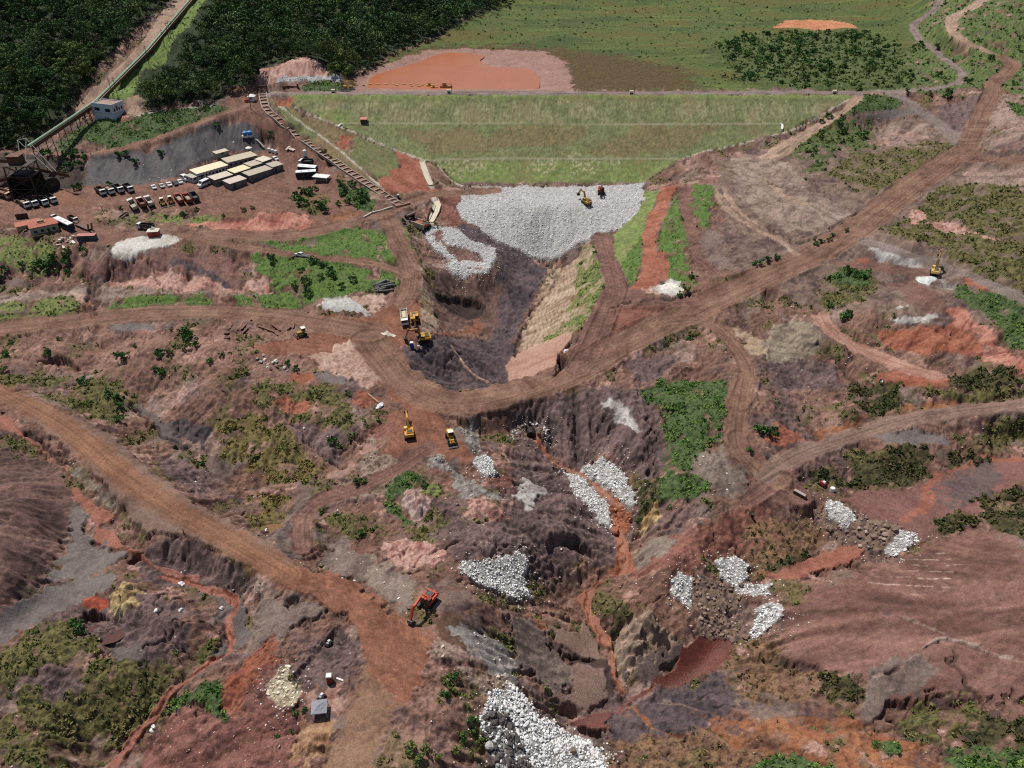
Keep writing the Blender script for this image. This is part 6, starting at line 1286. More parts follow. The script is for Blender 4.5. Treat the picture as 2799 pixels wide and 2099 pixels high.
for x, y, c, lb in ((34, 520, '9a4632', 'red dump truck with open grey bed beside the yellow loaders'), (105, 515, '8e4030', 'red dump truck with open bed next to the black dump truck'), (160, 500, '4a4644', 'black dump truck at the end of the row above the grassy bank')):
    stand(dump_truck(c, c, '9c9084' if c != '4a4644' else None), 'dump_truck', lb, 'truck', at('1', x, y, -38, -44), 'dump trucks above the grassy bank')
for x, y, lb in ((1408, 108, 'yellow wheel loader among the parked dump trucks, nearer the beige ones'), (1478, 92, 'orange yellow wheel loader among the parked dump trucks, beside the red ones')):
    stand(loader('d0a048' if x < 1450 else 'c07c3a'), 'wheel_loader', lb, 'wheel loader', at('10', x, y, 25, 40), 'loaders among the dump trucks', .9)
for x, y, c, lb in ((1330, 1630, 'dedcd6', 'white car, leftmost in the row of parked cars'), (1400, 1618, 'b8b8b4', 'silver car, second in the row of parked cars'), (1462, 1606, 'e2e0dc', 'white hatchback in the middle of the row of parked cars'), (1518, 1598, '2c2e32', 'black car in the row of parked cars'), (1558, 1583, 'dcdad4', 'white car between the black car and the minibus')):
    stand(car(c), 'parked_car', lb, 'car', at('00', x, y, 42, 42), 'cars parked by the site offices', 1.05)
stand(car('e4e2dc', 'van'), 'minibus', 'white minibus parked at the end of the long cream roofed building', 'van', at('1', 82, 350, 50, 25), 'white minibuses at the site offices', 1.05)
stand(car('e4e2dc', 'van'), 'minibus', 'white minibus parked alone in front of the low grey cabins', 'van', at('1', 238, 388, -52, 26), 'white minibuses at the site offices', 1.1)
stand(car('dcdad4'), 'parked_car', 'white car squeezed behind the far end of the grey cabins', 'car', at('1', 822, 172, 40, 20), None)
stand(bus('26345a'), 'bus', 'blue coach with long white roof beside the red roofed building', 'bus', at('2', 540, 822, 80, 40, True, 4))
B2 = bus('2a2c3a', 9.4)
stand(B2, 'bus', 'white roofed bus, nearer of the two parked side by side past the cabins', 'bus', at('1', 1085, 318, -60, 1, True, 3), 'two buses parked side by side')
stand(B2, 'bus', 'white roofed bus, farther of the two parked side by side past the cabins', 'bus', at('1', 1100, 268, -60, 1, True, 3), 'two buses parked side by side')
stand(dump_truck('dad8d2', '2c2a2a', '242322'), 'tank_truck', 'truck with a black box body behind the two buses', 'truck', at('1', 1090, 215, -60, 2))
stand(dump_truck('dcdad4', '4a4440'), 'flatbed_truck', 'dark truck with white cab parked beside the red kiosk with a pointed roof', 'truck', frame(px('10', 1265, 322), px('10', 1205, 318)), None, .9)
stand(dump_truck('e2e0da', '6a6058'), 'truck', 'truck with white cab just behind the blue coach', 'truck', frame(px('2', 470, 765), px('2', 430, 745)), None, .7)
stand(dump_truck('e0dcd0', '6e5040'), 'truck', 'short truck with cream cab beside the lowboy trailer', 'truck', frame(px('2', 610, 770), px('2', 650, 790)), None, .75)
for x, y, lb in ((50, 575, 'big rusty brown dump truck under the conveyor tower, nearer the camera'), (75, 540, 'big rusty brown dump truck under the conveyor tower, behind another one')):
    stand(dump_truck('c8a888', '7a4e3c', '8a5c44'), 'dump_truck', lb, 'truck', at('2', x, y, 60, 20), 'brown trucks under the tower', 1.1)
t = [('deck', '6e4a3a', MB().box(0, 0, .7, 8, 2.6, .25)), ('gooseneck', '6e4a3a', MB().box(4.6, 0, 1.0, 2.2, 1.4, .3)), ('ramp', '8a6a3a', MB().box(-4.0, .8, .9, .25, .7, 2.6, ry=-.15)), ('ramp', '8a6a3a', MB().box(-4.0, -.8, .9, .25, .7, 2.6, ry=-.15))]
for x in (-3.2, -2.2):
    for y in (-1.05, 1.05): t.append(('wheel', BLK, MB().cyl((x, y-.2, .45), (x, y+.2, .45), .45, 10)))
stand(kit(t), 'lowboy_trailer', 'low rusty trailer with two upright loading ramps beside the blue coach', 'trailer', at('2', 695, 825, -60, -26))
# ---------------------------------------------------------------- toilets, tents, small plant
stand(toilet('8c3c2c'), 'portable_toilet', 'red brown portable toilet with white roof near the open sided tent', 'portable toilet', frame(px('31', 640, 912), yaw=-85, up=False))
stand(toilet('2c4a9c'), 'portable_toilet', 'blue portable toilet on the edge of the dark pit below the side on excavator', 'portable toilet', frame(px('6', 1012, 252), yaw=-85, up=False), None, 1.05)
stand(toilet('26366c'), 'portable_toilet', 'dark blue portable toilet beside the concrete spillway', 'portable toilet', frame(px('5', 133, 192), yaw=-85, up=False), None, .75)
c = MB(); n = 6; a = 1.75
for i in range(n+1):
    for j in range(n+1):
        u, v = i/n*2-1, j/n*2-1; c.V.append((u*a*1.05, v*a*1.05, 2.15+.75*(1-max(abs(u), abs(v)))**1.25))
c.F = [(i*(n+1)+j, (i+1)*(n+1)+j, (i+1)*(n+1)+j+1, i*(n+1)+j+1) for i in range(n) for j in range(n)]
for p, q in (((-1, -1), (1, -1)), ((1, -1), (1, 1)), ((1, 1), (-1, 1)), ((-1, 1), (-1, -1))):
    c.poly([(p[0]*a*1.05, p[1]*a*1.05, 2.15), (q[0]*a*1.05, q[1]*a*1.05, 2.15), (q[0]*a*1.06, q[1]*a*1.06, 1.9), (p[0]*a*1.06, p[1]*a*1.06, 1.9)], [(0, 1, 2, 3)])
stand(kit([('canopy', '8c8a90', c)]+[('leg', 'b0aca8', MB().bar((x*a, y*a, 0), (x*a, y*a, 2.15), .08)) for x in (-1, 1) for y in (-1, 1)]), 'canopy_tent', 'grey canopy tent on four thin legs shading the ground below the red toilet', 'tent', frame(px('31', 556, 1172), yaw=8, up=False), None, .84)
def genset(c1, c2): return kit([('body', c1, MB().box(0, 0, .25, 1.0, .6, .6, tx=.9, ty=.8)), ('handle', '2a2826', MB().bar((-.5, -.25, .3), (-.9, -.25, .9), .05).bar((-.5, .25, .3), (-.9, .25, .9), .05)), ('tank', c2, MB().box(.1, 0, .85, .5, .45, .22, tx=.8, ty=.8)), ('wheel', BLK, MB().cyl((.45, -.35, .25), (.45, .35, .25), .25, 10)), ('wheel', BLK, MB().cyl((-.45, -.35, .25), (-.45, .35, .25), .25, 10))])
stand(genset('8a9098', 'dcdcdc'), 'generator', 'small grey and white motor unit standing just behind the grey tent', 'generator', frame(px('31', 570, 1055), px('31', 600, 1020), False), None, 1.3)
stand(genset('8a8684', 'c8c4c0'), 'generator', 'small grey motor unit alone on the dark hollow inside the bend of the road', 'generator', frame(px('31', 632, 590), px('31', 660, 560), False), None, 1.3)
stand(genset('a83a34', 'ecebe8'), 'generator', 'red and white motor pump at the end of the track above the mud flat', 'generator', frame(px('23', 468, 880), px('23', 500, 900), False), None, 1.7)
stand(kit([('drum', 'e8e6e0', MB().cyl((0, 0, 0), (0, 0, 1.2), .65, 14)), ('lid', 'f0eeea', MB().cyl((0, 0, 1.2), (0, 0, 1.3), .55, 14))]), 'water_drum', 'round white drum on the mud beside the red motor pump', 'drum', frame(px('23', 550, 925), yaw=0, up=False))
stand(kit([('drum', '2a2828', MB().cyl((0, 0, 0), (0, 0, 1.2), .45, 12)), ('lid', '3a3836', MB().cyl((0, 0, 1.2), (0, 0, 1.26), .47, 12))]), 'oil_drum', 'black upright drum standing alone on the brown track', 'drum', frame(px('22', 2072, 1150), yaw=0, up=False))
stand(kit([('slab', '4a403a', MB().box(0, 0, .1, 3.6, 1.0, .9)), ('cap', 'a89c90', MB().box(-.2, 0, 1.0, 3.4, .9, .08))]), 'concrete_block', 'long dark block lying where the track meets the mud flat', 'block', at('23', 272, 965, 40, 22))
stand(kit([('box', 'e6e4e0', MB().box(0, 0, .9, .8, .7, .6)), ('stand', '2c2a28', MB().box(0, 0, .8, .9, .8, .08).bar((.35, .3, 0), (.35, .3, .8), .06).bar((-.35, .3, 0), (-.35, .3, .8), .06).bar((.35, -.3, 0), (.35, -.3, .8), .06).bar((-.35, -.3, 0), (-.35, -.3, .8), .06))]), 'cooler_stand', 'small white box on a dark stand right beside the blue toilet at the pit', 'cooler', frame(px('6', 1052, 262), yaw=-80, up=False), None, 1.2)
def simple(name, label, cat, mb, c, m, group=None):
    o = bpy.data.objects.new(name, mb.mesh(name, c)); col.objects.link(o); o.matrix_world = m; tagit(o, label, cat, group); return o
simple('plank', 'short white plank lying on the ground right of the red toilet', 'plank', MB().box(0, 0, 0, 2.2, .35, .12), 'e0dcd4', at('31', 735, 895, 40, 2, False))
simple('plank', 'long weathered plank lying against the red rock by the white rubble', 'plank', MB().box(0, 0, .1, 7.5, .5, .2), 'a8846c', at('21', 1010, 120, 40, 38))
def heap(name, label, cat, v, s, h, c):
    q = [Vector(P3(*px(v, *[float(k) for k in a.split(',')]))) for a in s.split()]; q = [Vector((a[0], a[1], 0)) for a in smooth_line([np.array(p[:2]) for p in q+[q[0]]], 2)[:-1]]; cen = sum(q, Vector())/len(q); b = MB(); rings = 6; n = len(q)
    for r_ in range(rings):
        f = 1-r_/rings
        for p in q: w = cen+(p-cen)*f; b.V.append((w.x, w.y, gz(w.x, w.y)-.15+h*(1-f*f)*(1+.25*random.uniform(-1, 1)*(r_ > 0))))
    b.V.append((cen.x, cen.y, gz(cen.x, cen.y)+h))
    for r_ in range(rings-1): b.F += [(r_*n+k, r_*n+(k+1) % n, (r_+1)*n+(k+1) % n, (r_+1)*n+k) for k in range(n)]
    b.F += [((rings-1)*n+k, (rings-1)*n+(k+1) % n, rings*n) for k in range(n)]
    o = simple(name, label, cat, b, mat(name+'_soil', c, .95, var=.25, scale=.8, bump=.6), Matrix()); o.data.polygons.foreach_set('use_smooth', [True]*len(o.data.polygons)); return o
heap('sand_heap', 'long narrow heap of white sand on the red junction near the side on excavator', 'heap', '11', '1060,1212 1110,1208 1170,1222 1222,1235 1220,1252 1160,1250 1100,1240', .5, 'd2c6b8')
heap('lime_heap', 'smooth white heap of powder below the excavator on the far right', 'heap', '13', '1265,755 1300,735 1380,730 1460,722 1478,742 1430,775 1380,808 1310,795', .8, 'd4d8d0')
heap('sand_heap', 'broad pale heap spilled below the lower edge of the pipe stack', 'heap', '11', '545,972 600,935 720,925 850,935 930,985 990,1040 930,1060 760,1040 600,1020', 1.2, 'b9b4ae')
heap('sand_heap', 'cream sand heap at the foot of the red ramp', 'heap', '12', '1255,812 1360,768 1440,792 1490,840 1470,868 1380,885 1280,862', .8, 'd6cfc2')
# ---------------------------------------------------------------- site offices
def shed(v, a, b, W, H, wall, roof, label, name='site_cabin', cat='cabin', group=None, **k):
    m, L_ = edge_frame(px(v, *a), px(v, *b)); stand(cabin(L_, W, H, wall, roof, **k), name, label, cat, m, group)
ROOFC = ('cdbf9c', 'b4a68e', 'a89a86')
shed('1', (192, 350), (440, 262), 6.5, 3.1, 'c8c4bc', 'e8dab6', 'long white walled office with cream roof and a row of windows under the slag slope', 'office_block', 'building', nwin=9, doors=2, endw=2)
shed('1', (446, 258), (680, 175), 6.5, 3.0, '8a8680', 'c0b298', 'long shed with dull tan roof continuing the cream roofed office', 'shed', 'building', nwin=6)
shed('1', (150, 366), (186, 350), 5.0, 2.4, 'c4c0b8', 'b8b0a0', 'low white annexe on the near end of the long cream roofed office', 'annexe', 'building', nwin=1, endw=2)
for a, b, rc, lb in (((335, 392), (480, 340), 'cfc2ac', 'grey cabin with streaked pale roof, nearest of the middle row, behind the minibus'), ((500, 336), (625, 282), 'e6d6ac', 'cabin with bright cream roof in the middle row'), ((634, 280), (722, 243), 'bcae98', 'cabin with tan roof in the middle row, beyond the cream one'), ((730, 240), (800, 208), 'd8ccb6', 'pale roofed cabin at the far end of the middle row'),
                     ((460, 424), (592, 374), 'cdbcac', 'grey cabin with rust streaked roof, nearest of the front row'), ((620, 362), (805, 286), 'b8aa96', 'longest cabin of the front row with weathered tan roof'), ((812, 284), (892, 254), 'b6aa98', 'grey walled cabin with tan roof at the far end of the front row')):
    shed('1', a, b, 5.4, 2.8, '6e6c6a', rc, lb, group='grey cabins in rows', nwin=max(1, int((b[0]-a[0])/70)), wins='8a8a86', doors=1)
shed('1', (345, 165), (440, 128), 3.0, 2.2, 'a8a298', 'c8bca4', 'narrow lean to shed behind the long office against the slag slope', 'shed', 'shed', nwin=1)
m, L_ = edge_frame(px('1', 1135, 362), px('1', 1225, 362)); stand(kit([('roof', 'e4e2dc', MB().box(3.6, 2, 2.5, 7.4, 4.4, .2)), ('counter', '8a7a6c', MB().box(3.6, 2.6, 0, 5.6, 2.4, 1.2))]+[('post', 'a8a298', MB().bar((x, y, -.3), (x, y, 2.5), .12)) for x in (.3, 6.9) for y in (.2, 3.8)]), 'shelter', 'open shelter with flat white roof in front of the two buses', 'shelter', m)
stand(kit([('tank', 'e4e2de', MB().cyl((0, 0, 1.5), (0, 0, 4.2), .85, 14)), ('lid', 'eceae6', MB().cyl((0, 0, 4.2), (0, 0, 4.5), .8, 14, .3)), ('stand', '4a4642', MB().box(0, 0, 0, 1.4, 1.4, 1.5))]), 'water_tank', 'white upright water tank behind the black truck and the buses', 'tank', frame(px('1', 1075, 165), yaw=0, up=False))
for x, y, lb in ((92, 520, 'blue water tank, left one of the pair on the slag slope'), (130, 515, 'blue water tank, right one of the pair on the slag slope')):
    stand(kit([('tank', '2f78c4', MB().cyl((0, 0, .4), (0, 0, 2.0), 1.0, 16, .75)), ('lid', '4a94d8', MB().cyl((0, 0, 2.0), (0, 0, 2.35), 1.15, 16, .5)), ('base', 'c8c0b4', MB().box(0, 0, -.5, 3, 3, .9))]), 'water_tank', lb, 'tank', frame(px('4', x, y), yaw=0, up=False), 'blue tanks on the slag slope')
for x, y in ((293, 645), (320, 655), (346, 664)):
    stand(kit([('tank', 'e0dcd2', MB().cyl((0, 0, 0), (0, 0, 1.5), .8, 14)), ('lid', 'ece8e0', MB().cyl((0, 0, 1.5), (0, 0, 1.75), .7, 14, .3))]), 'plastic_tank', 'small round white tank in the line of three behind the cabins', 'tank', frame(px('4', x, y), yaw=0, up=False), 'three white tanks behind the cabins')
stand(kit([('parasol', 'e8e4da', MB().cyl((0, 0, 2.1), (0, 0, 2.8), 1.6, 10, .1)), ('pole', STL, MB().cyl((0, 0, 0), (0, 0, 2.2), .05, 6))]), 'parasol', 'round white parasol behind the far end of the long shed', 'parasol', frame(px('4', 125, 650), yaw=0, up=False))
for x, y, dx, dy, lb in ((452, 615, 20, -40, 'pale concrete slab lying on the bare slope, leaning one'), (480, 632, 40, 14, 'pale concrete slab lying flat on the bare slope')):
    simple('concrete_slab', lb, 'slab', MB().box(0, 0, 0, 4.2, 1.8, .3), 'b8a898', at('4', x, y, dx, dy), 'slabs on the bare slope')
simple('steel_ladder', 'pale steel ladderway running down the slag slope from the blue tanks', 'ladder', ribbon(path('4', '150,505 200,570 250,625', 2, .3), 0, [(-.4, 0), (.4, 0), (.4, .15), (-.4, .15)]), 'a89c90', Matrix())
for x, y, lb in ((1052, 345, 'person in dark clothes standing in front of the nearer bus'),):
    p = frame(px('1', x, y), yaw=-80, up=False)
    me = bpy.data.meshes.new('person'); pts = [(0, 0, .95), (0, 0, 1.25), (0, 0, 1.45), (0, 0, 1.55), (0, 0, 1.7), (0, .1, .9), (0, .11, .5), (0, .12, .06), (.12, .13, .03), (0, -.1, .9), (0, -.11, .5), (0, -.12, .06), (.12, -.13, .03), (0, .2, 1.42), (0, .26, 1.12), (.06, .27, .85), (0, -.2, 1.42), (0, -.26, 1.12), (.06, -.27, .85)]
    ed = [(0, 1), (1, 2), (2, 3), (3, 4), (0, 5), (5, 6), (6, 7), (7, 8), (0, 9), (9, 10), (10, 11), (11, 12), (2, 13), (13, 14), (14, 15), (2, 16), (16, 17), (17, 18)]; rd = [.15, .15, .16, .06, .11, .1, .07, .05, .04, .1, .07, .05, .04, .06, .05, .035, .06, .05, .035]
    me.from_pydata(pts, ed, []); me.update(); o = bpy.data.objects.new('person', me); col.objects.link(o); o.matrix_world = p; sk = o.modifiers.new('skin', 'SKIN')
    for i, r_ in enumerate(rd): me.skin_vertices[0].data[i].radius = (r_, r_)
    me.skin_vertices[0].data[0].use_root = True; su = o.modifiers.new('sub', 'SUBSURF'); su.levels = su.render_levels = 1; me.materials.append(mt('3a3838')); tagit(o, lb, 'person')
    h = bpy.data.objects.new('hat', MB().cyl((0, 0, 1.74), (0, 0, 1.86), .13, 10, .07).mesh('hat', 'c8a040')); col.objects.link(h); h.parent = o
# ---------------------------------------------------------------- red roofed building, container, kiosk, scrap
m, L_ = edge_frame(px('2', 275, 905), px('2', 462, 845)); K = [('wall', 'a39c92', MB().box(5, 3.4, -1.0, 10, 6.8, 4.2)), ('roof', 'a85a44', MB().box(5, 3.4, 3.2, 10.7, 7.5, .25)), ('rear_wing', 'a39c92', MB().box(0, 8.5, -1.0, 9, 5, 3.7)), ('rear_roof', 'b06650', MB().box(0, 8.5, 2.7, 9.5, 5.5, .22)), ('roof_unit', '9a8068', MB().box(4.4, 4.6, 3.45, 2.6, 1.8, .9)), ('roof_unit_base', 'a87a50', MB().box(4.4, 4.2, 3.45, 3.4, 2.6, .25))]
for x in (1.5, 4.0, 8.2): K.append(('window', '3a3a38', MB().box(x, -.02, 1.0, 1.2, .06, 1.1)))
K.append(('door', '4a3c30', MB().box(6.2, -.02, 0, 1.0, .06, 2.1)))
st1 = MB(); st2 = MB()
for k in range(8): st1.box(10.6+k*.55, .2, .3-k*.32, .5, 1.6, .12); st2.box(-1.5-k*.6, 5.0, 1.6-k*.3, .55, 1.5, .12)
for s_, x0, z0, dx, dz, ys in ((st1, 10.4, .6, 4.6, -2.6, (-.6, 1.0)), (st2, -1.2, 2.0, -5.0, -2.4, (4.25, 5.75))):
    for y in ys: s_.bar((x0, y, z0), (x0+dx, y, z0+dz), .1).bar((x0, y, z0+1), (x0+dx, y, z0+dz+1), .07); [s_.bar((x0+dx*q, y, z0+dz*q), (x0+dx*q, y, z0+dz*q+1), .06) for q in (0, .25, .5, .75, 1)]
K += [('staircase', 'a8803c', st1), ('staircase', '9a7440', st2), ('landing', '9a7440', MB().box(-1.2, 8.0, 1.7, 2.4, 4, .15).box(3.0, -1.0, .4, 3.4, 1.8, .15).bar((1.5, -1.8, -.8), (1.5, -1.8, 1.4), .1).bar((4.5, -1.8, -.8), (4.5, -1.8, 1.4), .1))]
stand(kit(K), 'red_roofed_building', 'grey walled building on a raised base with red roofs, roof unit and yellow stairs', 'building', m)
m, L_ = edge_frame(px('2', 645, 950), px('2', 790, 932)); stand(kit([('box', '4a5058', MB().box(L_/2, 1.25, 0, L_, 2.5, 2.5)), ('roof', 'b8766a', MB().box(L_/2, 1.25, 2.5, L_+.05, 2.55, .12)), ('door', '3a4048', MB().box(L_*.5, -.03, .1, 2.2, .05, 2.2))]), 'shipping_container', 'dark container with pinkish red roof below the blue coach', 'container', m)
stand(kit([('cabin', '9a3e2c', MB().box(0, 0, 0, 4.2, 2.6, 2.3)), ('canopy', 'e4dcc8', MB().poly([(-2.3, -1.7, 2.4), (2.3, -1.7, 2.4), (2.3, 1.7, 2.4), (-2.3, 1.7, 2.4), (-1.0, -.8, 2.95), (1.0, -.8, 2.95), (1.0, .8, 2.95), (-1.0, .8, 2.95), (0, 0, 4.2)], [(3, 2, 1, 0), (0, 1, 5, 4), (1, 2, 6, 5), (2, 3, 7, 6), (3, 0, 4, 7), (4, 5, 8), (5, 6, 8), (6, 7, 8), (7, 4, 8)])), ('door', '6a2a20', MB().box(.6, -1.32, .05, .9, .05, 2.0))]), 'kiosk', 'red container kiosk under a pointed cream tent roof above the white sand', 'kiosk', frame(px('10', 1335, 378), yaw=8, up=False))
for k in range(14):
    x, y = random.uniform(495, 640), random.uniform(385, 478); simple('scrap_piece', 'piece of pale scrap in the pile beside the stairs of the red roofed building', 'scrap', MB().box(0, 0, 0, random.uniform(.8, 2.4), random.uniform(.4, 1.2), random.uniform(.2, .9), rz=random.uniform(0, 3), ry=random.uniform(-.3, .3)), random.choice(('d0c0a8', 'c8b8a4', 'e0dcd4', 'a8886c', '8a6c54')), frame(px('10', x, y), yaw=random.uniform(0, 180), up=False), 'scrap beside the red roofed building')
stand(kit([('board', 'c8bc8c', MB().box(0, 0, .8, .12, 3.0, 2.4)), ('post', STL, MB().bar((0, 1.3, 0), (0, 1.3, 3.2), .12)), ('post', STL, MB().bar((0, -1.3, 0), (0, -1.3, 3.2), .12))]), 'sign_board', 'yellowish sign board on posts at the corner of the truck yard', 'sign', frame(px('2', 850, 690), yaw=35, up=False))
simple('skip', 'dark rusty steel tray lying on the bank below the truck yard', 'tray', MB().box(0, 0, 0, 4.2, 1.6, .2).box(0, .75, .2, 4.2, .1, .5).box(0, -.75, .2, 4.2, .1, .5).box(2.05, 0, .2, .1, 1.4, .5), '5c4034', at('2', 1025, 725, 40, -20))
simple('steel_plate', 'dark rusty upright steel plate behind the red roofed building', 'plate', MB().box(0, 0, 0, 4.6, .3, 2.2), '4c3028', frame(px('2', 187, 748), yaw=18, up=False))
# ---------------------------------------------------------------- pipes and beams
for k, (a, b, r_, dz) in enumerate((((1015, 815), (1110, 770), .42, 0), ((1022, 832), (1150, 778), .42, 0), ((1030, 842), (1195, 785), .42, 0), ((1028, 855), (1140, 815), .42, .1), ((1050, 862), (1190, 812), .42, .1), ((1070, 868), (1192, 850), .4, 0), ((1040, 822), (1130, 783), .4, .7), ((1060, 832), (1200, 800), .4, .7), ((1085, 845), (1180, 825), .4, .75), ((1030, 866), (1150, 862), .4, 0))):
    A, B = Vector(P3(*px('11', *a))), Vector(P3(*px('11', *b))); A.z = max(A.z, gz(A.x, A.y))+r_+dz; B.z = gz(B.x, B.y)+r_+dz; o = simple('pipe', 'dark grey pipe in the stack at the end of the green bank', 'pipe', MB().cyl(A, B, r_, 12), '5a5654' if k % 2 else '6e6a68', Matrix(), 'stacked dark pipes')
for k, (v, a, b) in enumerate((('6', (60, 122), (160, 158)), ('6', (135, 105), (195, 150)), ('6', (150, 150), (182, 180)), ('6', (238, 145), (262, 125)), ('6', (275, 135), (282, 100)), ('6', (275, 172), (305, 200)), ('10', (1985, 1190), (2005, 1145)), ('10', (2020, 1155), (2055, 1200)), ('10', (2085, 1195), (2175, 1105)), ('10', (2100, 1225), (2145, 1180)))):
    A, B = Vector(P3(*px(v, *a))), Vector(P3(*px(v, *b))); A.z += .3; B.z += .3; d = (B-A); L_ = d.length; q = MB().box(L_/2, 0, -.25, L_, .6, .06).box(L_/2, 0, .25, L_, .6, .06).box(L_/2, 0, -.19, L_, .08, .44)
    m = d.to_track_quat('X', 'Z').to_matrix().to_4x4(); m.translation = A; simple('steel_beam', 'rusty steel beam scattered on the bare ground near the bulldozer', 'beam', q, '6e4434' if k % 2 else '7a5444', m, 'rusty beams near the bulldozer')
for x, y in ((1955, 1185), (1960, 1220), (1962, 1255)): simple('steel_plate', 'small rusty plate in a short row on the bare ground left of the beams', 'plate', MB().box(0, 0, 0, 1.8, 1.4, .25), '5e3c30', frame(px('10', x, y), yaw=10, up=False), 'rusty plates left of the beams')
# ---------------------------------------------------------------- conveyor, its tower, poles, control building
cv = [Vector(at_z(*p)) for p in ((62, 318, 21.0), (170, 246, 23.5), (210, 218, 26.5))]
for p in ((265, 175), (322, 117), (372, 58), (428, -8), (480, -62)): q = P3(*p); cv.append(Vector((q[0], q[1], gz(q[0], q[1])+2.2)))
deck = MB(); cover = MB(); truss = MB(); L0 = [tuple(p) for p in cv]
deck = ribbon(L0, 0, [(-1.3, -.3), (1.3, -.3), (1.3, 0), (-1.3, 0)]); cover = ribbon(L0, .4, [(-.6, .003), (.6, .003), (.6, .5), (.3, .8), (-.3, .8), (-.6, .5)]); walk = ribbon(L0, -.9, [(-.38, .003), (.38, .003), (.38, .08), (-.38, .08)]); side = ribbon(L0, -1.4, [(-.06, -1.2), (.06, -1.2), (.06, .5), (-.06, .5)])
K = [('deck', '5a4a40', deck), ('belt_cover', '86a486', cover), ('walkway', 'a8886c', walk), ('side_panel', '6a4a3a', side)]
leg = []
for a, b in zip(cv[:3], cv[1:3]):
    d = b-a
    for q in (.1, .35, .6, .85):
        p = a+d*q; t_ = MB(); g = gz(p.x, p.y)
        for s_ in (-1.5, 1.5): t_.bar((p.x+s_*1.3, p.y, g-.5), (p.x+s_, p.y, p.z-.3), .3)
        n_ = max(1, int((p.z-g)/3))
        for i in range(n_): z0, z1 = g+(p.z-g)*i/n_, g+(p.z-g)*(i+1)/n_; t_.bar((p.x-1.7, p.y, z0), (p.x+1.7, p.y, z1-.4), .14).bar((p.x-1.7, p.y, z1-.4), (p.x+1.7, p.y, z1-.4), .14)
        K.append(('trestle', '4a3a32', t_))
stand(kit(K), 'belt_conveyor', 'long covered belt conveyor with green lid climbing the forest hill from the dark tower', 'conveyor', Matrix())
tb = Vector(P3(*px('2', 262, 565))); T = []
def bars(pts, w_): 
    b = MB(); [b.bar(p, q, w_) for p, q in pts]; return b
hx, hy, H_ = 6, 5, 15
legs = [((sx*hx, sy*hy, -1), (sx*hx*.8, sy*hy*.8, H_)) for sx in (-1, 1) for sy in (-1, 1)]
for a, b in legs: T.append(('leg', '3a302a', bars([(a, b)], .5)))
br = []
for z0, z1 in ((0, 5), (5, 10), (10, 15)):
    f0, f1 = 1-.2*z0/15, 1-.2*z1/15
    for (sx, sy), (tx, ty) in (((-1, -1), (1, -1)), ((1, -1), (1, 1)), ((1, 1), (-1, 1)), ((-1, 1), (-1, -1))): br += [((sx*hx*f0, sy*hy*f0, z0), (tx*hx*f1, ty*hy*f1, z1)), ((tx*hx*f0, ty*hy*f0, z0), (sx*hx*f1, sy*hy*f1, z1)), ((sx*hx*f1, sy*hy*f1, z1), (tx*hx*f1, ty*hy*f1, z1))]
T.append(('bracing', '42362e', bars(br, .22))); T.append(('side_sheet', '2e2622', MB().box(0, 4.6, .2, 10.5, .15, 9.5).box(-5.17, 0, .2, .15, 9.05, 9.5))); T.append(('hopper', '332a26', MB().box(0, 0, 6, 3, 3, 5, tx=2.4, ty=2.2))); T.append(('platform', '4a3a30', MB().box(0, 0, 14.8, 10.5, 9, .3).box(0, 0, 10.2, 10.5, 9, .25))); T.append(('machine_house', '5c4030', MB().box(-1, 0, 15.1, 5, 4.5, 3.2))); T.append(('machine_house_roof', '6e4a38', MB().box(-1, 0, 18.3, 5.6, 5, .3)))
stand(kit(T), 'conveyor_tower', 'dark rusty transfer tower of braced steel at the foot of the conveyor', 'tower', Matrix.Translation(tb))
def arm_px(label, a, za, b, zb, w_=1.6, c='5a3c2e', name='truss_conveyor', h=1.6):
    A, B = Vector(at_z(*a, za)), Vector(at_z(*b, zb)); L1 = [tuple(A+(B-A)*i/12) for i in range(13)]; bt = MB(); up_ = Vector((0, 0, h)); sd_ = (B-A).cross(up_).normalized()*w_/2
    for s_ in (-1, 1):
        for i in range(12): p, q = Vector(L1[i])+sd_*s_, Vector(L1[i+1])+sd_*s_; bt.bar(p, q, .16).bar(p+up_, q+up_, .16).bar(p, q+up_, .1).bar(p, p+up_, .1)
    stand(kit([('truss', c, bt), ('belt', '2e2825', ribbon(L1, 0, [(-w_*.4, .4), (w_*.4, .4), (w_*.4, .55), (-w_*.4, .55)])), ('side_sheet', '6a4636', ribbon(L1, -w_*.55, [(-.03, 0), (.03, 0), (.03, h*.8), (-.03, h*.8)]))]), name, label, 'conveyor', Matrix())
arm_px('rusty stacker arm sticking out to the right of the dark tower', px('2', 250, 335), 14, px('2', 590, 405), 12)
arm_px('rusty feed conveyor arriving at the tower from the frame edge, upper one', px('2', -60, 270), 16, px('2', 240, 300), 15, 2.2)
arm_px('rusty feed conveyor arriving at the tower from the frame edge, lower one', px('2', -60, 455), 10, px('2', 150, 405), 11, 2.2)
tw = [Vector(at_z(*px('2', x, y), z)) for x, y, z in ((145, 100, 24), (215, 85, 25), (465, 360, 14.3), (430, 360, 14.3), (180, 330, 18), (210, 330, 18))]
stand(kit([('cable', 'a8b0ac', bars([(tw[0], tw[3]), (tw[1], tw[2])], .16)), ('mast', '8a928e', bars([(tw[4], tw[0]), (tw[5], tw[1]), (tw[0], tw[1])], .2))]), 'stay_mast', 'thin pale mast and stays holding the stacker arm of the dark tower', 'mast', Matrix())
stand(kit([('drum', '2e2a28', MB().cyl((0, -1, 3.2), (0, 1, 3.2), 3.1, 24)), ('hub', '4a4440', MB().cyl((0, -1.2, 3.2), (0, 1.2, 3.2), .8, 12))]), 'bucket_wheel', 'big dark round wheel under the end of the stacker arm', 'wheel', frame(px('2', 452, 520), yaw=30, up=False), None, 1.0)
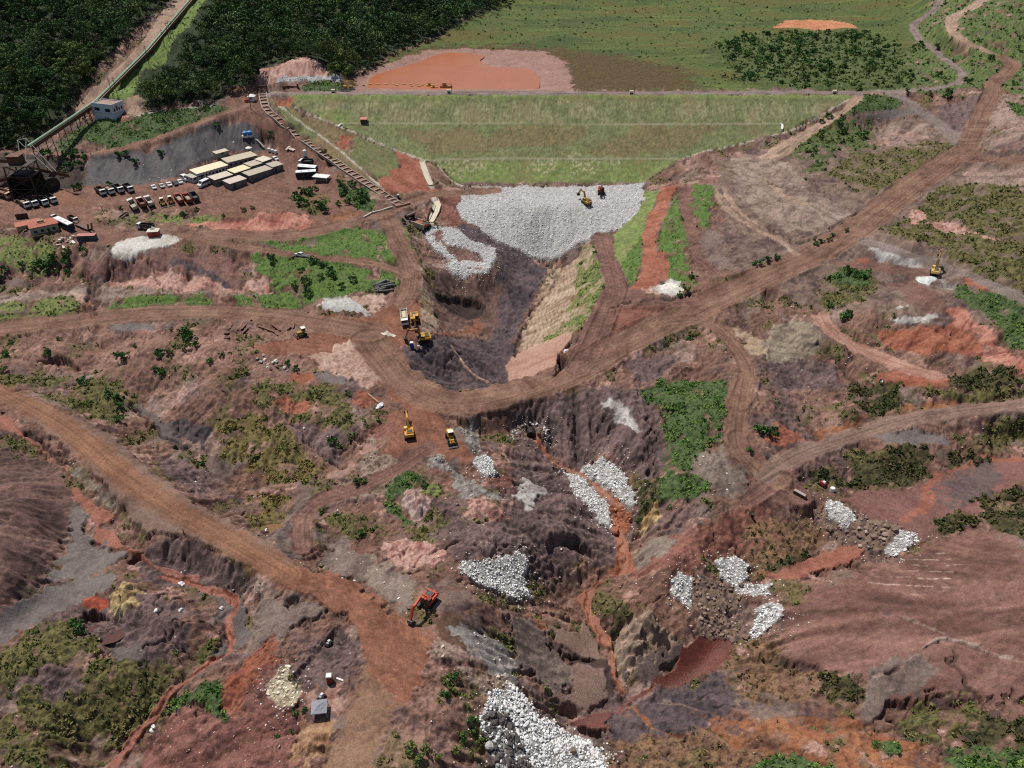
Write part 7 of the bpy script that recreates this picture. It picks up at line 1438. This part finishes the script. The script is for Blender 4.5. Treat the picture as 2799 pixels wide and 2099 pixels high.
heap('ore_heap', 'brown conical heap of ore to the right of the dark tower', 'heap', '2', '430,545 470,500 520,490 590,530 690,600 740,640 640,650 500,640 440,600', 2.0, '86604c')
def pole(h=9.5): return kit([('pole', '4a3e36', MB().cyl((0, 0, -.5), (0, 0, h), .16, 8, .11)), ('crossarm', '54463c', MB().box(0, 0, h-.5, 2.4, .14, .14)), ('crossarm', '54463c', MB().box(0, 0, h-1.5, 2.0, .14, .14))])
PK = pole()
for x, y in ((1285, 552), (1425, 412), (1464, 352), (1505, 338), (1478, 330), (975, 832), (1018, 836), (685, 852)): stand(PK, 'utility_pole', 'thin wooden utility pole with crossarms in the line along the conveyor', 'pole', frame(px('00', x, y), yaw=-20, up=False), 'poles along the conveyor')
m, L_ = edge_frame(px('3', 190, 388), px('3', 350, 392)); K = [('wall', 'ccd4de', MB().box(L_/2, 3.9, -2, L_, 7.8, 9.6)), ('roof', 'a08470', MB().box(L_/2, 3.9, 7.6, L_-.5, 7.3, .15)), ('parapet', 'd4dae2', MB().box(L_/2, .13, 7.6, L_, .25, .6).box(L_/2, 7.67, 7.6, L_, .25, .6).box(.13, 3.9, 7.6, .25, 7.2, .6).box(L_-.13, 3.9, 7.6, .25, 7.2, .6)), ('band', '9aa2ae', MB().box(L_/2, -.03, 3.4, L_+.04, .06, .25).box(L_+.03, 3.9, 3.4, .06, 7.8, .25))]
for x, w_, h_, z in ((.2, .26, 1.5, 4.6), (.74, .24, 1.6, 4.3), (.52, .05, .7, 1.0), (.66, .05, .7, 1.0)): K.append(('window', GLS, MB().box(L_*x if x > .3 else L_*.22, -.03, z, L_*w_, .08, h_)))
for y, h_ in ((1.2, 1.3), (2.9, 2.3), (4.5, 1.3), (6.2, 1.3)): K.append(('window', GLS, MB().box(L_+.03, y, 4.6, .08, .9, h_)))
stand(kit(K), 'control_building', 'pale blue grey two storey control building on the grassy knoll beside the conveyor', 'building', m)
heap('red_rubble', 'small reddish rubble heap at the corner of the pale control building', 'heap', '3', '390,400 410,352 440,350 450,375 430,410', .9, 'a06a54')
# ---------------------------------------------------------------- spillway, bridge, chute
sp_ = path('4', '235,160 245,230 262,290 300,335 350,372 415,422 480,470 560,535 690,630 810,712 905,785 1015,862 1115,933', 2.5)+path('5', '20,195 75,232 150,285', 2.0)
K = [('channel_floor', '8a5c4a', ribbon(sp_, 0, [(-1.6, .05), (1.6, .05), (1.6, .2), (-1.6, .2)])), ('channel_wall', '968a7c', ribbon(sp_, 1.85, [(-.2, -.6), (.2, -.6), (.2, .75), (-.2, .75)])), ('channel_wall', '9c9082', ribbon(sp_, -1.85, [(-.2, -.6), (.2, -.6), (.2, .75), (-.2, .75)]))]
acc_ = 0; last = -9; n_ = 0
for p, q in zip(sp_, sp_[1:]):
    L1 = math.dist(p[:2], q[:2]); d = Vector((q[0]-p[0], q[1]-p[1], 0)).normalized()
    while last+3.3 < acc_+L1 and n_ < 60:
        last = max(last+3.3, acc_); t_ = (last-acc_)/L1 if L1 > 0 else 0; c_ = Vector(p)+(Vector(q)-Vector(p))*t_
        K.append(('crossbeam', 'ae9c86', MB().box(c_.x, c_.y, c_.z+.42, .75, 3.3, .3, rz=math.atan2(d.y, d.x)))); n_ += 1
    acc_ += L1
stand(kit(K), 'spillway', 'concrete spillway channel with pale crossbeams descending beside the dam', 'spillway', Matrix())
gp = P3(*px('4', 232, 150)); gz_ = gz(gp[0], gp[1]); stand(kit([('gate_frame', '4a3630', MB().box(-2.6, 0, -.5, .5, .6, 2.8).box(2.6, 0, -.5, .5, .6, 2.8).box(0, 0, 2.3, 6.2, .7, .6)), ('gate_leaf', 'b07a66', MB().box(0, .5, -.3, 4.7, .15, 1.3))]), 'spillway_gate', 'dark steel gate frame across the head of the spillway', 'gate', Matrix.Translation((gp[0], gp[1], gz_)))
m = frame(px('5', 300, 455), px('5', 420, 560), False); K = [('headwall', '7a6c62', MB().box(-.3, 0, 2.6, 1.0, 6.4, .9)), ('barrel', '3a322e', MB().box(-1.6, 2.2, -1, 3.0, .4, 3.6).box(-1.6, -2.2, -1, 3.0, .4, 3.6).box(-3.0, 0, -1, .3, 4, 3.6).box(-1.3, 0, 2.3, 2.4, 4.0, .28))]
K += [('wing_wall', 'c8bca8', MB().box(4.5, 2.6, -2, 9, .4, 2.5)), ('wing_wall', 'b8a894', MB().box(5.5, -2.6, -2, 11, .4, 2.7)), ('channel_bed', '9a5c48', MB().box(5, 0, -1.2, 10, 4.7, .9))]
stand(kit(K), 'culvert', 'square concrete culvert with wing walls carrying the dirt road over the spillway', 'culvert', m, None, .8)
ch = path('5', '590,200 622,285 600,360 560,440 535,490', 1.5); stand(kit([('floor', 'd0c2aa', ribbon(ch, 0, [(-1.1, .02), (1.1, .02), (1.1, .15), (-1.1, .15)])), ('wall', 'd8ccb6', ribbon(ch, 1.2, [(-.12, -.3), (.12, -.3), (.12, .6), (-.12, .6)])), ('wall', 'd8ccb6', ribbon(ch, -1.2, [(-.12, -.3), (.12, -.3), (.12, .6), (-.12, .6)]))]), 'drainage_chute', 'bent pale concrete chute running down from the dam toe to the white rock', 'chute', Matrix())
ch = path('F', '912,349 915,362 922,382 931,401', 1.5); stand(kit([('floor', 'c8bca6', ribbon(ch, 0, [(-1.0, .02), (1.0, .02), (1.0, .15), (-1.0, .15)])), ('wall', 'd4c8b2', ribbon(ch, 1.1, [(-.12, -.3), (.12, -.3), (.12, .6), (-.12, .6)])), ('wall', 'd4c8b2', ribbon(ch, -1.1, [(-.12, -.3), (.12, -.3), (.12, .6), (-.12, .6)]))]), 'drainage_chute', 'straight pale concrete chute beside the red slope at the left end of the dam', 'chute', Matrix())
simple('retaining_wall', 'low pale concrete kerb wall along the road just before the bridge', 'wall', ribbon(path('11', '930,225 1000,185 1080,165 1180,135', 2), 0, [(-.3, -.3), (.3, -.3), (.3, .7), (-.3, .7)]), 'c8bca8', Matrix())
simple('retaining_wall', 'reddish kerb wall along the road on the bridge', 'wall', ribbon(path('5', '100,305 200,282 275,262', 2), 0, [(-.3, -.3), (.3, -.3), (.3, .8), (-.3, .8)]), 'a07a68', Matrix())
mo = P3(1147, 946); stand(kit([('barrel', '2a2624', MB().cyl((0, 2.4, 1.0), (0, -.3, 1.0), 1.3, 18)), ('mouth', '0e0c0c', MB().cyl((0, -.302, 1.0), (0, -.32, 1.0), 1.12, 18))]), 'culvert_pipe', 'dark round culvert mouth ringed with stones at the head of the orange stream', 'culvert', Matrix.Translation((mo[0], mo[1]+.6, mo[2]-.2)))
# ---------------------------------------------------------------- on the dam: hut, instrument posts, floats, pumps
m, L_ = edge_frame(px('4', 1045, 420), px('4', 1085, 420)); stand(cabin(3.0, 2.6, 2.2, '4a4440', 'c07a66', doors=1, gable=.0), 'instrument_hut', 'tiny hut with pink red roof alone on the grass face of the dam', 'hut', m)
for x, y, lb in ((970, 201, 'small white box on a post beside a rusty pipe on the dam crest'), (1364, 203, 'small white box on a post in the middle of the dam crest'), (1802, 202, 'small white box on a post near the right end of the dam crest'), (720, 200, 'yellowish box on a post near the left end of the dam crest')):
    stand(kit([('box', 'e4dcc4', MB().box(0, 0, .6, 2.0, 1.2, 1.0)), ('pedestal', '3a302a', MB().box(0, 0, -.3, 1.5, .9, .9)), ('mast', '7a5a48', MB().cyl((1.4, 0, -.3), (1.4, 0, 4.6), .14, 6))]), 'instrument_post', lb, 'instrument', frame((x, y), yaw=0, up=False))
simple('marker_slab', 'bright white curved marker standing on the right of the grassy dam face', 'marker', ribbon(path('03', '105,1078 118,1085 120,1105 115,1135', 1), 0, [(-.5, -.3), (.5, -.3), (.5, .9), (-.5, .9)]), 'e8e6e0', Matrix())
simple('marker_slab', 'pale curved kerb at the left end of the middle berm of the dam', 'marker', ribbon(path('01', '712,1105 722,1088 740,1078', 1), 0, [(-.4, -.2), (.4, -.2), (.4, .7), (-.4, .7)]), 'dcd8c8', Matrix())
wz = 25.9
FK = kit([('pontoon', 'c4a05a', MB().cyl((-1.3, .45, .25), (1.3, .45, .25), .4, 10).cyl((-1.3, -.45, .25), (1.3, -.45, .25), .4, 10)), ('pipe_saddle', 'c8b890', MB().box(0, 0, .6, .8, 1.2, .25))])
for x, y in ((930, 737), (985, 730), (1055, 730), (1125, 728), (1200, 727), (1215, 738), (1278, 730), (1335, 732), (1343, 745), (1392, 733), (1410, 747), (1440, 736)):
    q = at_z(*px('01', x, y), wz); stand(FK, 'float', 'yellow float in the line that carries a hose over the orange pond', 'float', Matrix.Translation((q[0], q[1], wz)) @ Matrix.Rotation(random.uniform(-.4, .4), 4, 'Z'), 'floats on the pond', .62)
for x, y, s_, lb in ((1505, 740, .8, 'small yellow raft at the outer end of the float line'), (1540, 757, .7, 'low yellow raft just in front of another on the pond'), (1640, 752, 1.25, 'rust brown dredging barge moored by the dam crest')):
    q = at_z(*px('01', x, y), wz); stand(kit([('hull', 'a86a3c' if s_ > 1 else 'c8963c', MB().box(0, 0, -.2, 5, 2, .8, tx=1.05, ty=1.1)), ('cabin', 'b08048', MB().box(-.6, 0, .6, 1.6, 1.2, 1.2)), ('rail', '8a5a3a', MB().bar((-2.3, .9, 1.3), (2.3, .9, 1.3), .07).bar((-2.3, -.9, 1.3), (2.3, -.9, 1.3), .07).bar((2.3, .9, .6), (2.3, .9, 1.3), .07).bar((2.3, -.9, .6), (2.3, -.9, 1.3), .07))]), 'barge', lb, 'barge', Matrix.Translation((q[0], q[1], wz)), None, s_)
p = P3(*px('01', 795, 775)); stand(kit([('platform', '3c3430', MB().box(0, 0, .3, 7, 4, .3)), ('pump', 'd09a30', MB().box(-1.5, 0, .6, 1.6, 1.2, 1.3).cyl((-1.5, -.8, 1.1), (-1.5, .8, 1.1), .5, 10)), ('pump', 'c89030', MB().box(1.5, .4, .6, 1.6, 1.2, 1.1)), ('gantry', 'b08438', MB().bar((-3, -1.6, .6), (-3, -1.6, 4), .15).bar((3, -1.6, .6), (3, -1.6, 4), .15).bar((-3, -1.6, 4), (3, -1.6, 4), .15).bar((-3, 1.6, .6), (-3, 1.6, 4), .15).bar((3, 1.6, .6), (3, 1.6, 4), .15).bar((-3, 1.6, 4), (3, 1.6, 4), .15)), ('skirt', 'd8d4cc', MB().box(0, -2.05, -.3, 7, .1, .6))]), 'pump_station', 'yellow pump platform with gantry where the float line meets the dam', 'pump', Matrix.Translation((p[0], p[1], gz(p[0], p[1]))))
simple('plank', 'flat pale pontoon plank lying on the mud at the pond edge', 'plank', MB().box(0, 0, 0, 9, 1.8, .3), 'b09080', at('01', 920, 612, 40, -26, False))
stand(kit([('wall', 'e0e0dc', MB().box(0, 0, 0, 2.6, 2.4, 2.4)), ('roof', 'f0ece0', MB().box(0, 0, 2.4, 3.8, 3.4, .9, tx=.25, ty=.25)), ('window', '4a5a64', MB().box(0, -1.22, 1.0, 1.2, .05, .9))]), 'guard_hut', 'white guard hut with peaked roof at the head of the spillway', 'hut', frame(px('4', 150, 228), yaw=0, up=False))
for x, y in ((98, 236), (110, 236)): stand(kit([('panel', 'd2402c', MB().box(0, 0, .3, 1.5, .4, .8)), ('foot', '8a2a20', MB().box(-.6, 0, 0, .2, .7, .3).box(.6, 0, 0, .2, .7, .3))]), 'road_barrier', 'orange red plastic road barrier beside the white guard hut', 'barrier', frame(px('4', x, y), yaw=10, up=False), 'orange barriers at the guard hut')
stand(kit([('pole', '3a302a', MB().cyl((0, 0, -.5), (0, 0, 8), .16, 8)), ('lamp_head', '6a6660', MB().box(0, .4, 7.8, .3, 1.0, .15))]), 'lamp_post', 'dark post in front of the white guard hut', 'lamp post', frame(px('4', 140, 295), yaw=0, up=False))
simple('timber_wall', 'rust coloured barrier wall across the head of the spillway, by the pump track', 'wall', ribbon(path('4', '395,118 450,115 525,120', 2), 0, [(-.2, -.2), (.2, -.2), (.2, .9), (-.2, .9)]), '7a4a3a', Matrix())
stand(kit([('post', '6a4436', MB().box(0, 0, 0, .8, .8, 2.2)), ('cap', 'b08070', MB().box(0, 0, 2.2, 1.1, 1.1, .25))]), 'gate_post', 'rust coloured gate post at the end of the barrier wall', 'post', frame(px('4', 527, 122), yaw=0, up=False))
# marker stakes along the haul roads
for x, y in ((10, 768, 1190), (10, 1813, 430), (20, 1590, 1290), (21, 1700, 240)) and ((192+.0, 712), (503.3, 523), (397.5, 1152), (880, 705)): stand(kit([('stake', '4a3428', MB().cyl((0, 0, -.3), (0, 0, 1.6), .12, 6)), ('band', 'd0b8a0', MB().cyl((0, 0, 1.2), (0, 0, 1.4), .14, 6))]), 'marker_stake', 'short dark marker stake at the edge of a haul road', 'stake', frame((x, y), yaw=0, up=False), 'stakes beside the haul roads')
# pale debris lumps
for i, (v, x, y, s_, lb) in enumerate((('30', 1560, 70, .9, 'pale block of debris beside the red stream in the lower left'), ('30', 1575, 85, .7, 'pale block of debris beside the red stream in the lower left'), ('30', 1320, 1300, .6, 'white debris on the slag beside the stream near the frame bottom'), ('30', 1310, 1335, .7, 'white debris on the slag beside the stream near the frame bottom'), ('30', 1915, 280, .6, 'pale slab inside the bend of the red stream'), ('30', 1560, 295, .7, 'pale concrete pieces on the purple knoll'), ('12', 465, 1380, 1.2, 'white block at the edge of the pink ramp'), ('21', 1070, 190, 1.0, 'white rubble at the end of the weathered plank'), ('21', 1090, 175, .8, 'white rubble at the end of the weathered plank'), ('21', 1060, 205, .8, 'white rubble at the end of the weathered plank'), ('13', 980, 1640, .8, 'pale lump beside the lower red track'))):
    p = P3(*px(v, x, y)); rock_obj((p[0], p[1], gz(p[0], p[1])+s_*.2), s_, 'white', lb, 'loose pale debris: '+lb, 'debris_block')
